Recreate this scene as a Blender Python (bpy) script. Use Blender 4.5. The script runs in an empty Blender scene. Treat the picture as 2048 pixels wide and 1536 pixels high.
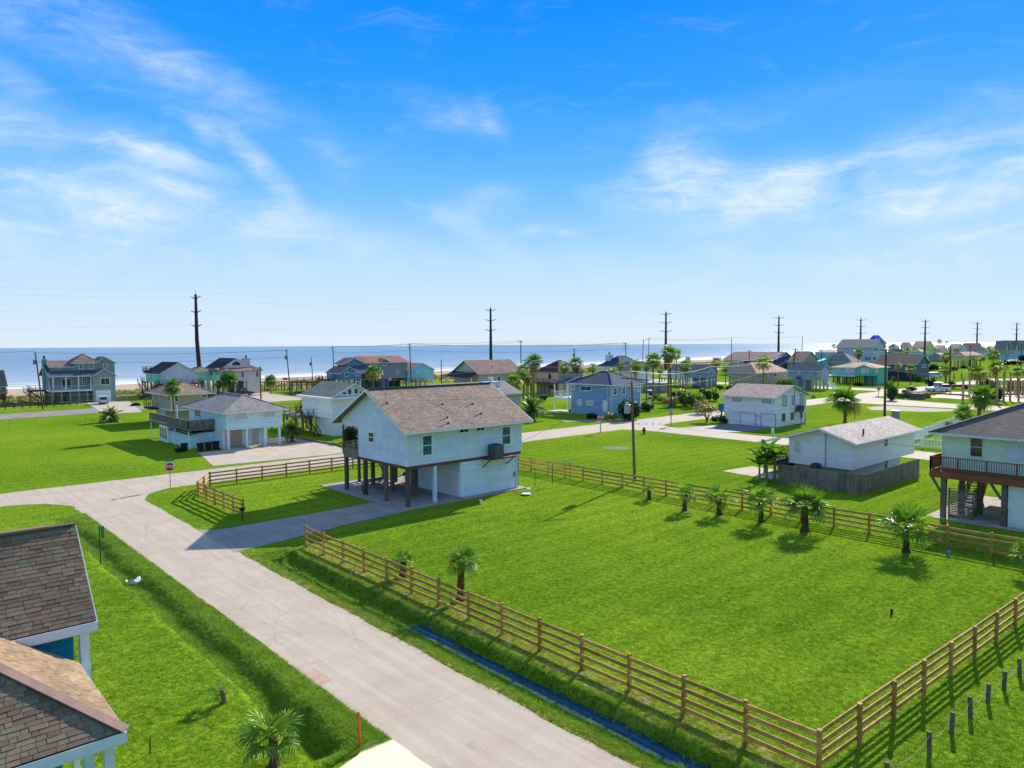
import bpy, math, random
import numpy as np
from mathutils import Vector, Matrix
rnd = random.Random(7)
S = bpy.context.scene
COL = S.collection
R = math.radians
# ------------------------------------------------------------------ camera, world, sun, exposure
F, CX, CY, H = 1446.0, 1024.0, 768.0, 13.0
ROLL, PITCH, AZ = R(0.33), R(3.1), R(48.1)
cam_d = bpy.data.cameras.new('camera'); cam = bpy.data.objects.new('camera', cam_d); COL.objects.link(cam)
cam_d.sensor_fit = 'HORIZONTAL'; cam_d.sensor_width = 36; cam_d.lens = 36 * F / 2048
cam_d.clip_start = .1; cam_d.clip_end = 60000
cam.location = (0, 0, H)
_rot = Matrix.Rotation(AZ - math.pi / 2, 4, 'Z') @ Matrix.Rotation(math.pi / 2 - PITCH, 4, 'X') @ Matrix.Rotation(-ROLL, 4, 'Z')
cam.rotation_euler = _rot.to_euler()
S.camera = cam
SUN_AZ, SUN_EL = 18.0, 28.4
S.view_settings.view_transform = 'Standard'; S.view_settings.look = 'None'
S.view_settings.exposure = 0.70; S.view_settings.gamma = 1
sd = bpy.data.lights.new('sun', 'SUN'); so = bpy.data.objects.new('sun', sd); COL.objects.link(so)
sd.energy = 5.0; sd.angle = R(.55); sd.color = (1, .92, .78)
_d = Vector((math.cos(R(SUN_EL)) * math.cos(R(SUN_AZ)), math.cos(R(SUN_EL)) * math.sin(R(SUN_AZ)), math.sin(R(SUN_EL))))
so.rotation_euler = _d.to_track_quat('Z', 'Y').to_euler()
S.cycles.max_bounces = 6; S.cycles.diffuse_bounces = 3; S.cycles.glossy_bounces = 3; S.cycles.transparent_max_bounces = 6
S.cycles.volume_bounces = 0; S.cycles.use_adaptive_sampling = True; S.cycles.adaptive_threshold = .015

class NT:
    """small node tree writer"""
    def __init__(s, t): s.t = t; s.n = t.nodes; s.l = t.links
    def put(s, sock, v):
        if v is None: return
        if isinstance(v, bpy.types.NodeSocket): s.l.new(v, sock)
        else:
            if hasattr(sock, 'default_value'):
                dv = sock.default_value
                if hasattr(dv, '__len__') and not isinstance(dv, str):
                    if not hasattr(v, '__len__'): v = (v,) * len(dv)
                    v = tuple(v)
                    if len(dv) == 4 and len(v) == 3: v = v + (1,)
                sock.default_value = v
    def add(s, kind, out=0, inp=(), **kw):
        nd = s.n.new(kind)
        for k, v in kw.items(): setattr(nd, k, v)
        for k, v in (inp.items() if isinstance(inp, dict) else enumerate(inp)): s.put(nd.inputs[k], v)
        return nd.outputs[out]
    def m(s, op, a, b=None, c=None, clamp=False): return s.add('ShaderNodeMath', 0, [a, b, c], operation=op, use_clamp=clamp)
    def v(s, op, a, b=None, out=0): return s.add('ShaderNodeVectorMath', out, [a, b], operation=op)
    def mix(s, f, a, b, mode='MIX'):
        nd = s.n.new('ShaderNodeMix'); nd.data_type = 'RGBA'; nd.blend_type = mode
        s.put(nd.inputs[0], f); s.put(nd.inputs[6], a); s.put(nd.inputs[7], b); return nd.outputs[2]
    def noise(s, vec, scale, detail=2, rough=.5, dist=0, out=0):
        return s.add('ShaderNodeTexNoise', out, {'Vector': vec, 'Scale': scale, 'Detail': detail, 'Roughness': rough, 'Distortion': dist})
    def ramp(s, f, stops, interp='LINEAR'):
        nd = s.n.new('ShaderNodeValToRGB'); nd.color_ramp.interpolation = interp
        e = nd.color_ramp.elements
        while len(e) < len(stops): e.new(.5)
        for i, (p, c) in enumerate(stops):
            e[i].position = p; e[i].color = tuple(c) + (1,) if len(c) == 3 else c
        s.put(nd.inputs[0], f); return nd.outputs[0]
    def rng(s, v, a, b, c=0, d=1, kind='SMOOTHSTEP'):
        return s.add('ShaderNodeMapRange', 0, {0: v, 1: a, 2: b, 3: c, 4: d}, interpolation_type=kind)

W = bpy.data.worlds.new('World'); S.world = W; W.use_nodes = True
W.node_tree.nodes.clear(); w = NT(W.node_tree)
sky = w.n.new('ShaderNodeTexSky'); sky.sky_type = 'NISHITA'; sky.sun_disc = False
sky.sun_elevation = R(SUN_EL); sky.sun_rotation = R(90 - SUN_AZ); sky.altitude = 0; sky.air_density = 1.1; sky.dust_density = .6; sky.ozone_density = 2.5
dirv = w.add('ShaderNodeTexCoord', 'Generated')
sep = w.n.new('ShaderNodeSeparateXYZ'); w.l.new(dirv, sep.inputs[0])
el = w.m('ARCSINE', w.m('MINIMUM', sep.outputs[2], .9999))
ca, sa = math.cos(AZ), math.sin(AZ)
fwd = w.m('ADD', w.m('MULTIPLY', sep.outputs[0], ca), w.m('MULTIPLY', sep.outputs[1], sa))
rgt = w.m('SUBTRACT', w.m('MULTIPLY', sep.outputs[0], sa), w.m('MULTIPLY', sep.outputs[1], ca))
azr = w.m('ARCTAN2', rgt, fwd)
ae = w.add('ShaderNodeCombineXYZ', 0, [azr, el, 0])
grad = w.ramp(w.m('MULTIPLY', el, 1 / R(90)), [(0, (.74, .84, .95)), (.022, (.66, .82, 1.0)), (.074, (.45, .71, 1.0)), (.126, (.19, .54, 1.0)), (.167, (.085, .43, 1.0)), (.208, (.03, .35, 1.0)), (.276, (.0, .265, 1.0)), (.36, (.01, .24, .88)), (.55, (.06, .27, .76)), (1, (.10, .28, .68))])
hz = w.rng(azr, -.55, .65, 1.0, 1.0)
def scl(t, v, k):
    nd = t.n.new('ShaderNodeVectorMath'); nd.operation = 'SCALE'; t.put(nd.inputs[0], v); nd.inputs[3].default_value = k; return nd.outputs[0]
nish = scl(w, sky.outputs[0], .10)
nish_t = w.mix(1, nish, (.55, .85, 1.25, 1), 'MULTIPLY')
base = w.mix(.98, nish_t, scl(w, grad, .625))
# cirrus: soft blobs of cloud in azimuth / elevation, torn by stretched noise
def ang(px, py):
    a = math.atan((px - CX) / F); e = math.atan((690 - py) / F * math.cos(a)); return a, e
blobs = [(1300,345,60,26,25,.55),(1370,350,70,48,-20,.9),(1440,395,150,34,-2,.85),(1560,392,150,24,12,.8),(1640,362,70,22,-6,.85),(1440,455,55,40,30,.6),(1330,440,110,34,-20,.45),(1240,375,60,16,8,.35),(1800,395,180,20,10,.6),(1960,388,170,17,12,.95),(2080,370,120,20,12,.9),
 (330,312,90,18,-12,.85),(190,275,150,34,-6,.5),(60,300,120,40,-10,.45),(90,395,130,20,-14,.9),(260,415,190,22,-8,.75),(470,425,140,24,-6,.6),(420,262,28,14,-50,.6),(530,335,75,18,-42,.8),(600,450,190,30,-12,.42),(360,372,60,12,-14,.5),
 (960,410,70,24,10,.45),(960,470,90,20,-28,.45),(920,238,90,26,-14,.4),(985,240,40,16,-60,.3),(660,300,60,24,-50,.22),(130,60,360,44,-16,.42),(330,110,160,30,-24,.32),(30,150,60,20,-24,.4),(1900,280,240,44,14,.28),(1750,330,200,30,0,.22),(1450,250,260,30,6,.12),(640,640,900,24,0,.12),
 (820,407,20,6,-20,.7),(1133,469,24,6,0,.55),(1070,462,30,9,12,.45),(900,600,1200,60,2,.10),(1850,500,160,5,12,.3),(170,470,150,5,-6,.3),(620,520,700,26,-2,.14),(1500,560,500,20,2,.10),(2500,300,500,90,8,.6),(-500,300,500,90,-8,.5),(1000,-500,900,200,10,.3)]
mask = None
for bx, by, rx, ry, rot, st in blobs:
    a, e = ang(bx, by)
    mp = w.n.new('ShaderNodeMapping'); mp.vector_type = 'TEXTURE'; w.l.new(ae, mp.inputs[0])
    mp.inputs[1].default_value = (a, e, 0); mp.inputs[2].default_value = (0, 0, R(rot)); mp.inputs[3].default_value = (rx / F, ry / F, 1)
    g = w.rng(w.v('LENGTH', mp.outputs[0], out=1), 0, 2.0, st, 0)
    mask = g if mask is None else w.m('ADD', mask, g)
warp = w.noise(ae, 5, 3, .6, 0, 1)
aew = w.v('ADD', ae, w.v('MULTIPLY', w.v('SUBTRACT', warp, (.5, .5, .5)), (.10, .06, 0)))
def streak(rot, sx, sy, sc, det, rough):
    mp = w.n.new('ShaderNodeMapping'); w.l.new(aew, mp.inputs[0]); mp.inputs[2].default_value = (0, 0, R(rot)); mp.inputs[3].default_value = (sx, sy, 1)
    return w.noise(mp.outputs[0], sc, det, rough, .6)
n1 = streak(-10, 4, 15, 1.9, 10, .66); n2 = streak(22, 5, 17, 1.9, 8, .64); n3 = w.noise(aew, 7, 6, .6, .5)
def ridge(n): return w.m('SUBTRACT', 1, w.m('MULTIPLY', w.m('ABSOLUTE', w.m('SUBTRACT', n, .5)), 5.5), clamp=True)
n4 = streak(-14, 5, 24, 2.0, 10, .66); n5 = streak(38, 6, 18, 2.0, 10, .66)
soft = w.m('ADD', w.m('MULTIPLY', n1, .42), w.m('ADD', w.m('MULTIPLY', n2, .26), w.m('MULTIPLY', n3, .40)))
soft = w.rng(soft, .36, .76)
fil = w.m('ADD', w.m('MULTIPLY', ridge(n4), .55), w.m('MULTIPLY', ridge(n5), .45))
mask = w.m('MULTIPLY', w.m('MINIMUM', mask, 1.1), .74)
cov = w.m('MULTIPLY', mask, w.m('ADD', w.m('MULTIPLY', soft, .66), w.m('MULTIPLY', w.m('MULTIPLY', fil, soft), .55)))
cov = w.m('ADD', cov, w.m('MULTIPLY', w.m('MULTIPLY', w.rng(n1, .5, .8), .10), w.rng(el, .05, .3)))
cov = w.m('ADD', cov, w.m('MULTIPLY', w.rng(el, .46, .95), w.rng(w.noise(dirv, 3.2, 6, .6, .4),   .30, .72, .02, .32)))   # cloud veil added above the frame to lift the light in shade
back = w.m('ABSOLUTE', azr); cov = w.m('ADD', cov, w.m('MULTIPLY', w.m('MULTIPLY', w.rng(back, .72, 1.7), w.rng(el, .0, .25)), w.rng(w.noise(dirv, 3.2, 6, .6, .4), .30, .72, .02, .32)))  # same added veil, unseen behind the camera, to brighten shaded sides
cov = w.m('MINIMUM', w.m('MULTIPLY', cov, w.rng(el, .0, .08)), .74)
skyc = w.mix(cov, base, (.60, .63, .68, 1))
bg = w.add('ShaderNodeBackground', 0, {0: skyc, 1: 1.0})
wo = w.n.new('ShaderNodeOutputWorld'); w.l.new(bg, wo.inputs[0])

# ------------------------------------------------------------------ where things stand (ray from the known camera station to the ground)
def ray(px, py):
    x = (px - CX) / F; y = -(py - CY) / F
    c, s = math.cos(ROLL), math.sin(ROLL)
    lx = x * c + y * s; ly = -x * s + y * c
    cp, sp = math.cos(PITCH), math.sin(PITCH)
    f = cp + ly * sp; z = -sp + ly * cp
    return f * ca + lx * sa, f * sa - lx * ca, z
def G(px, py, z=0):
    X, Y, Z = ray(px, py); t = (z - H) / Z; return X * t, Y * t
def onX(c, px, py):
    X, Y, Z = ray(px, py); t = c / X; return Y * t, H + Z * t
def onY(c, px, py):
    X, Y, Z = ray(px, py); t = c / Y; return X * t, H + Z * t
def proj(X, Y, Z):
    f = X * ca + Y * sa; r = X * sa - Y * ca; z = Z - H
    cp, sp = math.cos(PITCH), math.sin(PITCH)
    ff = f * cp - z * sp; ly = f * sp + z * cp
    x = r / ff; y = ly / ff; c, s = math.cos(ROLL), math.sin(ROLL)
    return CX + (x * c - y * s) * F, CY - (x * s + y * c) * F
def ht(X, Y, py):
    lo, hi = -5, 60
    for _ in range(40):
        m = (lo + hi) / 2
        if proj(X, Y, m)[1] > py: lo = m
        else: hi = m
    return lo
def bis(fn, target, lo, hi):
    inc = fn(hi) > fn(lo)
    for _ in range(44):
        m = (lo + hi) / 2
        if (fn(m) < target) == inc: lo = m
        else: hi = m
    return lo
def footprint(cx, gy, xl, xr):
    """corner of a house on the ground and how far its two visible sides run"""
    X, Y = G(cx, gy)
    return X, Y, bis(lambda m: proj(m, Y, 0)[0], xr, X, X + 90), bis(lambda m: proj(X, m, 0)[0], xl, Y, Y + 90)

# ------------------------------------------------------------------ materials
MATS = {}
def lin(r, g, b): return tuple(((c / 255) ** 2.2) for c in (r, g, b))
def mat(name, col, rough=.8, var=.12, vs=3.0, bump=0, bs=20, rand=0, spec=.3, kind=None, pitch=.15, metal=0, dirt=0, col2=None):
    if name in MATS: return MATS[name]
    M = bpy.data.materials.new(name); M.use_nodes = True; t = NT(M.node_tree); MATS[name] = M
    P = t.n['Principled BSDF']
    geo = t.add('ShaderNodeNewGeometry', 'Position')
    uv = t.add('ShaderNodeUVMap')
    n = t.noise(geo, vs, 4, .6)
    c1 = tuple(c * (1 - var) for c in col); c2 = tuple(c * (1 + var) for c in (col2 or col))
    c = t.mix(t.rng(n, .3, .7), c1, c2)
    h = None
    su = t.n.new('ShaderNodeSeparateXYZ'); t.l.new(uv, su.inputs[0])
    if kind == 'siding':
        fr = t.m('FRACT', t.m('DIVIDE', su.outputs[1], pitch))
        ln = t.rng(fr, .0, .16, .74, 1)
        c = t.mix(1, c, ln, 'MULTIPLY')
        rowr = t.add('ShaderNodeTexWhiteNoise', 0, {'Vector': t.add('ShaderNodeCombineXYZ', 0, [t.m('FLOOR', t.m('DIVIDE', su.outputs[1], pitch)), t.m('FLOOR', t.m('MULTIPLY', su.outputs[0], .3)), 3])})
        c = t.mix(1, c, t.rng(rowr, 0, 1, .93, 1.05, 'LINEAR'), 'MULTIPLY')
        h = t.m('SUBTRACT', 1, fr)
    if kind == 'board':
        fr = t.m('FRACT', t.m('DIVIDE', su.outputs[0], pitch))
        c = t.mix(1, c, t.rng(t.m('ABSOLUTE', t.m('SUBTRACT', fr, .5)), .42, .5, 1, .5), 'MULTIPLY')
    if kind == 'shingle':
        br = t.n.new('ShaderNodeTexBrick'); t.l.new(uv, br.inputs[0])
        br.offset = .37; br.offset_frequency = 2; br.squash = .7; br.squash_frequency = 3
        k = (.68, .68, .69); k2 = (1.22, 1.20, 1.17)
        br.inputs[1].default_value = k + (1,); br.inputs[2].default_value = k2 + (1,); br.inputs[3].default_value = (.38, .38, .4, 1)
        br.inputs[4].default_value = 1; br.inputs[5].default_value = .012; br.inputs[6].default_value = .4; br.inputs[7].default_value = 0
        br.inputs[8].default_value = pitch * 2.1; br.inputs[9].default_value = pitch
        c = t.mix(1, c, br.outputs[0], 'MULTIPLY')
        gr = t.noise(uv, 22, 4, .75)
        c = t.mix(1, c, t.rng(gr, .25, .75, .72, 1.28, 'LINEAR'), 'MULTIPLY')
        fr = t.m('FRACT', t.m('DIVIDE', su.outputs[1], pitch))
        h = t.m('ADD', t.m('SUBTRACT', 1, fr), t.m('MULTIPLY', br.outputs[1], -.6))
    if kind == 'wood':
        st = t.n.new('ShaderNodeMapping'); t.l.new(t.add('ShaderNodeTexCoord', 'Object'), st.inputs[0]); st.inputs[3].default_value = (1.2, 14, 14)
        g = t.noise(st.outputs[0], 4, 4, .65)
        c = t.mix(1, c, t.rng(g, .25, .75, .62, 1.3, 'LINEAR'), 'MULTIPLY')
    if kind == 'shingle': dirt = max(dirt, .25)
    if dirt:
        dn = t.noise(geo, .55, 5, .65, 1.0)
        c = t.mix(t.m('MULTIPLY', t.rng(dn, .5, .75), dirt), c, t.mix(1, c, (.55, .5, .42, 1), 'MULTIPLY'))
    if rand:
        ri = t.add('ShaderNodeObjectInfo', 'Random')
        c = t.mix(1, c, t.rng(ri, 0, 1, 1 - rand, 1 + rand, 'LINEAR'), 'MULTIPLY')
    t.put(P.inputs['Base Color'], c); P.inputs['Roughness'].default_value = rough; P.inputs['Metallic'].default_value = metal
    P.inputs['Specular IOR Level'].default_value = spec
    if bump or h is not None:
        bn = t.noise(geo, bs, 3, .6)
        hh = t.m('MULTIPLY', bn, bump) if bump else 0
        if h is not None: hh = t.m('ADD', hh, t.m('MULTIPLY', h, .012))
        b = t.add('ShaderNodeBump', 0, {'Strength': .7, 'Distance': 1.0, 'Height': hh})
        t.l.new(b, P.inputs['Normal'])
    return M
def wallm(name, rgb, pitch=.16, var=.05, dirt=.25): return mat('wall_' + name, lin(*rgb), .75, var, 1.5, 0, 20, 0, .3, 'siding', pitch, dirt=dirt)
def roofm(name, rgb, pitch=.145): return mat('roof_' + name, lin(*rgb), .92, .12, .8, .002, 60, 0, .15, 'shingle', pitch)
def paint(name, rgb, rough=.5, **k): return mat('paint_' + name, lin(*rgb), rough, .05, 2, **k)
WHITE = paint('white', (228, 228, 224), .5, dirt=.25)
GREYTRIM = paint('pale_grey', (200, 208, 212), .5, dirt=.2)
DARK = paint('dark', (40, 42, 45), .6)
WOODG = mat('weathered_wood', lin(120, 112, 100), .85, .2, 2, .004, 30, .22, .2, 'wood')
WOODB = mat('red_brown_deck_wood', lin(118, 76, 56), .75, .15, 2, .003, 30, .2, .2, 'wood')
WOODD = mat('dark_brown_wood', lin(84, 66, 56), .85, .2, 2, .004, 30, .2, .2, 'wood')
FENCEW = mat('fence_timber', lin(182, 130, 58), .8, .2, 2.5, .004, 30, .26, .2, 'wood', dirt=.45, col2=lin(172, 138, 84))
PILE = mat('creosote_pile', lin(104, 94, 84), .85, .18, 2, .004, 30, .15, .2, 'wood')
CONC = mat('concrete', lin(205, 196, 182), .85, .10, .8, .003, 40, 0, .25, dirt=.5)
GRAVEL = mat('worn_concrete', lin(160, 150, 140), .9, .14, 1.2, .006, 60, 0, .2, dirt=.6)
STEEL = mat('galvanised_steel', lin(150, 152, 152), .45, .1, 4, metal=.6)
RUST = mat('dark_steel_mast', lin(58, 48, 50), .7, .15, 1)
BLACKP = paint('black_plastic', (28, 30, 31), .5)
GLASS = mat('window_glass', (.02, .03, .035), .08, .3, .8, spec=.9)
BLIND = mat('window_blind', lin(186, 188, 186), .5, .15, 5, spec=.6)
RUBBER = mat('rubber', (.02, .02, .02), .8)

def leafm(name, rgb, rgb2, trans=.35, rough=.5):
    M = bpy.data.materials.new(name); M.use_nodes = True; t = NT(M.node_tree); MATS[name] = M
    P = t.n['Principled BSDF']
    ri = t.add('ShaderNodeObjectInfo', 'Random')
    nn = t.noise(t.add('ShaderNodeNewGeometry', 'Position'), 2.2, 3, .6)
    c = t.mix(t.rng(t.m('ADD', t.m('MULTIPLY', ri, .6), t.m('MULTIPLY', nn, .5)), .2, .85), lin(*rgb), lin(*rgb2))
    t.put(P.inputs['Base Color'], c); P.inputs['Roughness'].default_value = rough; P.inputs['Specular IOR Level'].default_value = .35
    tr = t.add('ShaderNodeBsdfTranslucent', 0, {0: t.mix(1, c, (1.25, 1.35, .55, 1), 'MULTIPLY')})
    mx = t.add('ShaderNodeMixShader', 0, [trans, P.outputs[0], tr])
    t.l.new(mx, t.n['Material Output'].inputs[0]); return M
LEAF = leafm('palm_leaf', (62, 104, 36), (118, 152, 58), .4, .42)
LEAFY = leafm('yellowing_palm_leaf', (120, 122, 50), (160, 140, 70))
DEADL = leafm('dead_frond', (104, 78, 54), (150, 120, 86), .15, .8)
PHX = leafm('date_palm_leaf', (70, 98, 44), (112, 130, 62))
BUSHG = leafm('shrub_leaf', (38, 72, 30), (82, 116, 44))
BUSHD = leafm('dark_shrub_leaf', (34, 52, 32), (62, 84, 44))
BUSHY = leafm('pale_shrub_leaf', (110, 112, 70), (140, 130, 90))
BANL = leafm('banana_leaf', (60, 110, 36), (118, 150, 50), .45)
TRUNK = mat('palm_trunk', lin(124, 100, 78), .9, .25, 6, .03, 14, .12, .1)
TRUNKD = mat('palm_boots', lin(92, 70, 54), .9, .3, 8, .03, 18, .12, .1)
# ------------------------------------------------------------------ mesh building
class MB:
    def __init__(s): s.v = []; s.f = []
    def poly(s, pts):
        i = len(s.v); s.v += [tuple(p) for p in pts]; s.f.append(tuple(range(i, i + len(pts)))); return s
    def box(s, x0, y0, z0, x1, y1, z1):
        if x0 > x1: x0, x1 = x1, x0
        if y0 > y1: y0, y1 = y1, y0
        if z0 > z1: z0, z1 = z1, z0
        i = len(s.v)
        s.v += [(x0, y0, z0), (x1, y0, z0), (x1, y1, z0), (x0, y1, z0), (x0, y0, z1), (x1, y0, z1), (x1, y1, z1), (x0, y1, z1)]
        s.f += [tuple(i + k for k in q) for q in ((0, 3, 2, 1), (4, 5, 6, 7), (0, 1, 5, 4), (1, 2, 6, 5), (2, 3, 7, 6), (3, 0, 4, 7))]; return s
    def beam(s, a, b, w, h, up=(0, 0, 1)):
        a = Vector(a); b = Vector(b); d = (b - a).normalized(); u = Vector(up)
        if abs(d.dot(u)) > .95: u = Vector((1, 0, 0))
        r = d.cross(u).normalized(); u = r.cross(d).normalized(); i = len(s.v)
        for p in (a, b):
            for sx, sy in ((-1, -1), (1, -1), (1, 1), (-1, 1)): s.v.append(tuple(p + r * (sx * w / 2) + u * (sy * h / 2)))
        s.f += [tuple(i + k for k in q) for q in ((0, 1, 2, 3), (7, 6, 5, 4), (0, 4, 5, 1), (1, 5, 6, 2), (2, 6, 7, 3), (3, 7, 4, 0))]; return s
    def tube(s, pts, rad, n=6, cap=True):
        pts = [Vector(p) for p in pts]
        if not hasattr(rad, '__len__'): rad = [rad] * len(pts)
        i = len(s.v)
        for k, p in enumerate(pts):
            d = (pts[min(k + 1, len(pts) - 1)] - pts[max(k - 1, 0)]).normalized()
            u = Vector((0, 0, 1)) if abs(d.z) < .9 else Vector((1, 0, 0))
            r = d.cross(u).normalized(); q = r.cross(d).normalized()
            for j in range(n):
                a = 2 * math.pi * j / n; s.v.append(tuple(p + (r * math.cos(a) + q * math.sin(a)) * rad[k]))
        for k in range(len(pts) - 1):
            for j in range(n):
                a = i + k * n + j; b = i + k * n + (j + 1) % n; s.f.append((a, b, b + n, a + n))
        if cap:
            s.f.append(tuple(i + j for j in range(n))[::-1]); s.f.append(tuple(i + (len(pts) - 1) * n + j for j in range(n)))
        return s
    def prism(s, pts, off):
        """closed outline pushed along off"""
        off = Vector(off); n = len(pts); i = len(s.v); s.v += [tuple(p) for p in pts]; s.v += [tuple(Vector(p) + off) for p in pts]
        s.f.append(tuple(range(i, i + n))[::-1]); s.f.append(tuple(range(i + n, i + 2 * n)))
        for k in range(n): s.f.append((i + k, i + (k + 1) % n, i + n + (k + 1) % n, i + n + k))
        return s
    def grid(s, fn, nu, nv):
        i = len(s.v)
        for a in range(nu + 1):
            for b in range(nv + 1): s.v.append(tuple(fn(a / nu, b / nv)))
        for a in range(nu):
            for b in range(nv):
                q = i + a * (nv + 1) + b; s.f.append((q, q + nv + 1, q + nv + 2, q + 1))
        return s
    def mesh(s, name, m, off=(0, 0, 0), uv=True, smooth=False, fix=True):
        me = bpy.data.meshes.new(name)
        ox, oy, oz = off
        me.from_pydata([(x - ox, y - oy, z - oz) for x, y, z in s.v], [], s.f)
        for mm in (m if isinstance(m, (list, tuple)) else [m]): me.materials.append(mm)
        if fix and len(s.f) < 60000:
            import bmesh
            bm = bmesh.new(); bm.from_mesh(me); bmesh.ops.recalc_face_normals(bm, faces=bm.faces); bm.to_mesh(me); bm.free()
        if uv and len(s.f) < 20000:
            lay = me.uv_layers.new(name='UVMap')
            dat = lay.data
            for p in me.polygons:
                nn = p.normal
                if abs(nn.z) > .999: u = Vector((1, 0, 0)); q = Vector((0, 1, 0))
                else:
                    u = Vector((-nn.y, nn.x, 0)).normalized(); q = nn.cross(u)
                for li in p.loop_indices:
                    c = me.vertices[me.loops[li].vertex_index].co
                    c = (c.x + ox, c.y + oy, c.z + oz)
                    dat[li].uv = (c[0] * u.x + c[1] * u.y, c[0] * q.x + c[1] * q.y + c[2] * q.z)
        if smooth: me.polygons.foreach_set('use_smooth', [True] * len(me.polygons))
        return me

def link(o, parent=None):
    COL.objects.link(o)
    if parent is not None: o.parent = parent
    return o
def tag(o, label=None, cat=None, group=None, kind=None):
    if label: o['label'] = label
    if cat: o['category'] = cat
    if group: o['group'] = group
    if kind: o['kind'] = kind
    return o
def thing(name, label, cat, loc, group=None, rz=0):
    o = bpy.data.objects.new(name, None); o.location = loc; o.rotation_euler = (0, 0, rz); o.empty_display_size = .2
    link(o); tag(o, label, cat, group); o['base'] = [float(c) for c in loc]; return o
def base_of(p):
    while p is not None:
        if 'base' in p: return tuple(p['base'])
        p = p.parent
    return (0, 0, 0)
def part(name, mb, m, parent, label=None, smooth=False, kind=None, fix=True):
    """mb is given in world coordinates; the root stands unturned"""
    o = bpy.data.objects.new(name, mb.mesh(name, m, base_of(parent), smooth=smooth, fix=fix)); link(o, parent)
    return tag(o, label, None, None, kind)
def solo(name, mb, m, label, cat, group=None, kind=None, smooth=False, loc=(0, 0, 0), fix=True):
    o = bpy.data.objects.new(name, mb.mesh(name, m, loc, smooth=smooth, fix=fix)); o.location = loc; link(o); return tag(o, label, cat, group, kind)
def inst(name, me, parent, loc=(0, 0, 0), rot=(0, 0, 0), scale=(1, 1, 1)):
    o = bpy.data.objects.new(name, me); o.location = loc; o.rotation_euler = rot; o.scale = scale; return link(o, parent)
def copy_thing(src, loc, label=None, group=None, rz=None, scale=None):
    c = src.copy(); COL.objects.link(c); c.location = loc; c['base'] = [float(q) for q in loc]
    if label: c['label'] = label
    if group: c['group'] = group
    if rz is not None: c.rotation_euler = (0, 0, rz)
    if scale: c.scale = (scale,) * 3
    for ch in src.children:
        d = ch.copy(); COL.objects.link(d); d.parent = c
        for g in ch.children:
            e = g.copy(); COL.objects.link(e); e.parent = d
    return c

# ------------------------------------------------------------------ ground, roads, water
def sst(a, b, x):
    t = max(0., min(1., (x - a) / (b - a))); return t * t * (3 - 2 * t)
def trough(x, c, wb, wt, d):
    """ditch profile across: flat bottom half width wb, bank to wt"""
    a = abs(x - c); return -d * (1 - sst(wb, wt, a))
def gz(x, y):
    z = 0.
    if 7 < x < 22:
        e = sst(-30, -25, y) * (1 - sst(41.5, 44.2, y))
        wob = .12 * math.sin(y * .5) + .07 * math.sin(y * 1.7)
        if y < 45:
            q = x - wob * .4
            z -= (.44 * sst(17.3, 18.75, q) * (1 - sst(19.4, 19.72, q)) + .10 * (1 - sst(19.65, 20.6, q)) * sst(19.35, 19.5, q)) * e
        e2 = sst(20.2, 21.2, y) * (1 - sst(58, 66, y))
        z += trough(x, 10.75 + wob, .08, .85, .26 + .30 * sst(29, 24, y) if False else .26 + .30 * (1 - sst(22, 29, y))) * e2
        z += .06 * math.exp(-((x - 11.7) / .35) ** 2) * e2
    sh = y - .13 * x
    if sh > 225: z += -1.3 * (sh - 225) / 85 if sh < 310 else -1.3 - (sh - 310) * .05
    return max(z, -12)
def noisy_ground():
    def steps(*segs):
        out = []
        for a, b, st in segs:
            n = max(1, int(round((b - a) / st))); out += [a + (b - a) * i / n for i in range(n)]
        return out + [segs[-1][1]]
    xs = steps((-30000, -3000, 9000), (-3000, -400, 650), (-400, -20, 38), (-20, 7, 3), (7, 13, .15), (13, 17, 1), (17, 21, .15), (21, 60, 3), (60, 400, 20), (400, 3000, 200), (3000, 42000, 6500))
    ys = steps((-30000, -2000, 9000), (-2000, -60, 200), (-60, -6, 3), (-6, 68, .5), (68, 200, 6), (200, 420, 5), (420, 900, 40), (900, 3000, 300), (3000, 6000, 1500))
    mb = MB(); nx, ny = len(xs), len(ys)
    for x in xs:
        for y in ys: mb.v.append((x, y, gz(x, y)))
    for i in range(nx - 1):
        for j in range(ny - 1):
            a = i * ny + j; mb.f.append((a, a + ny, a + ny + 1, a + 1))
    return mb

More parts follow.
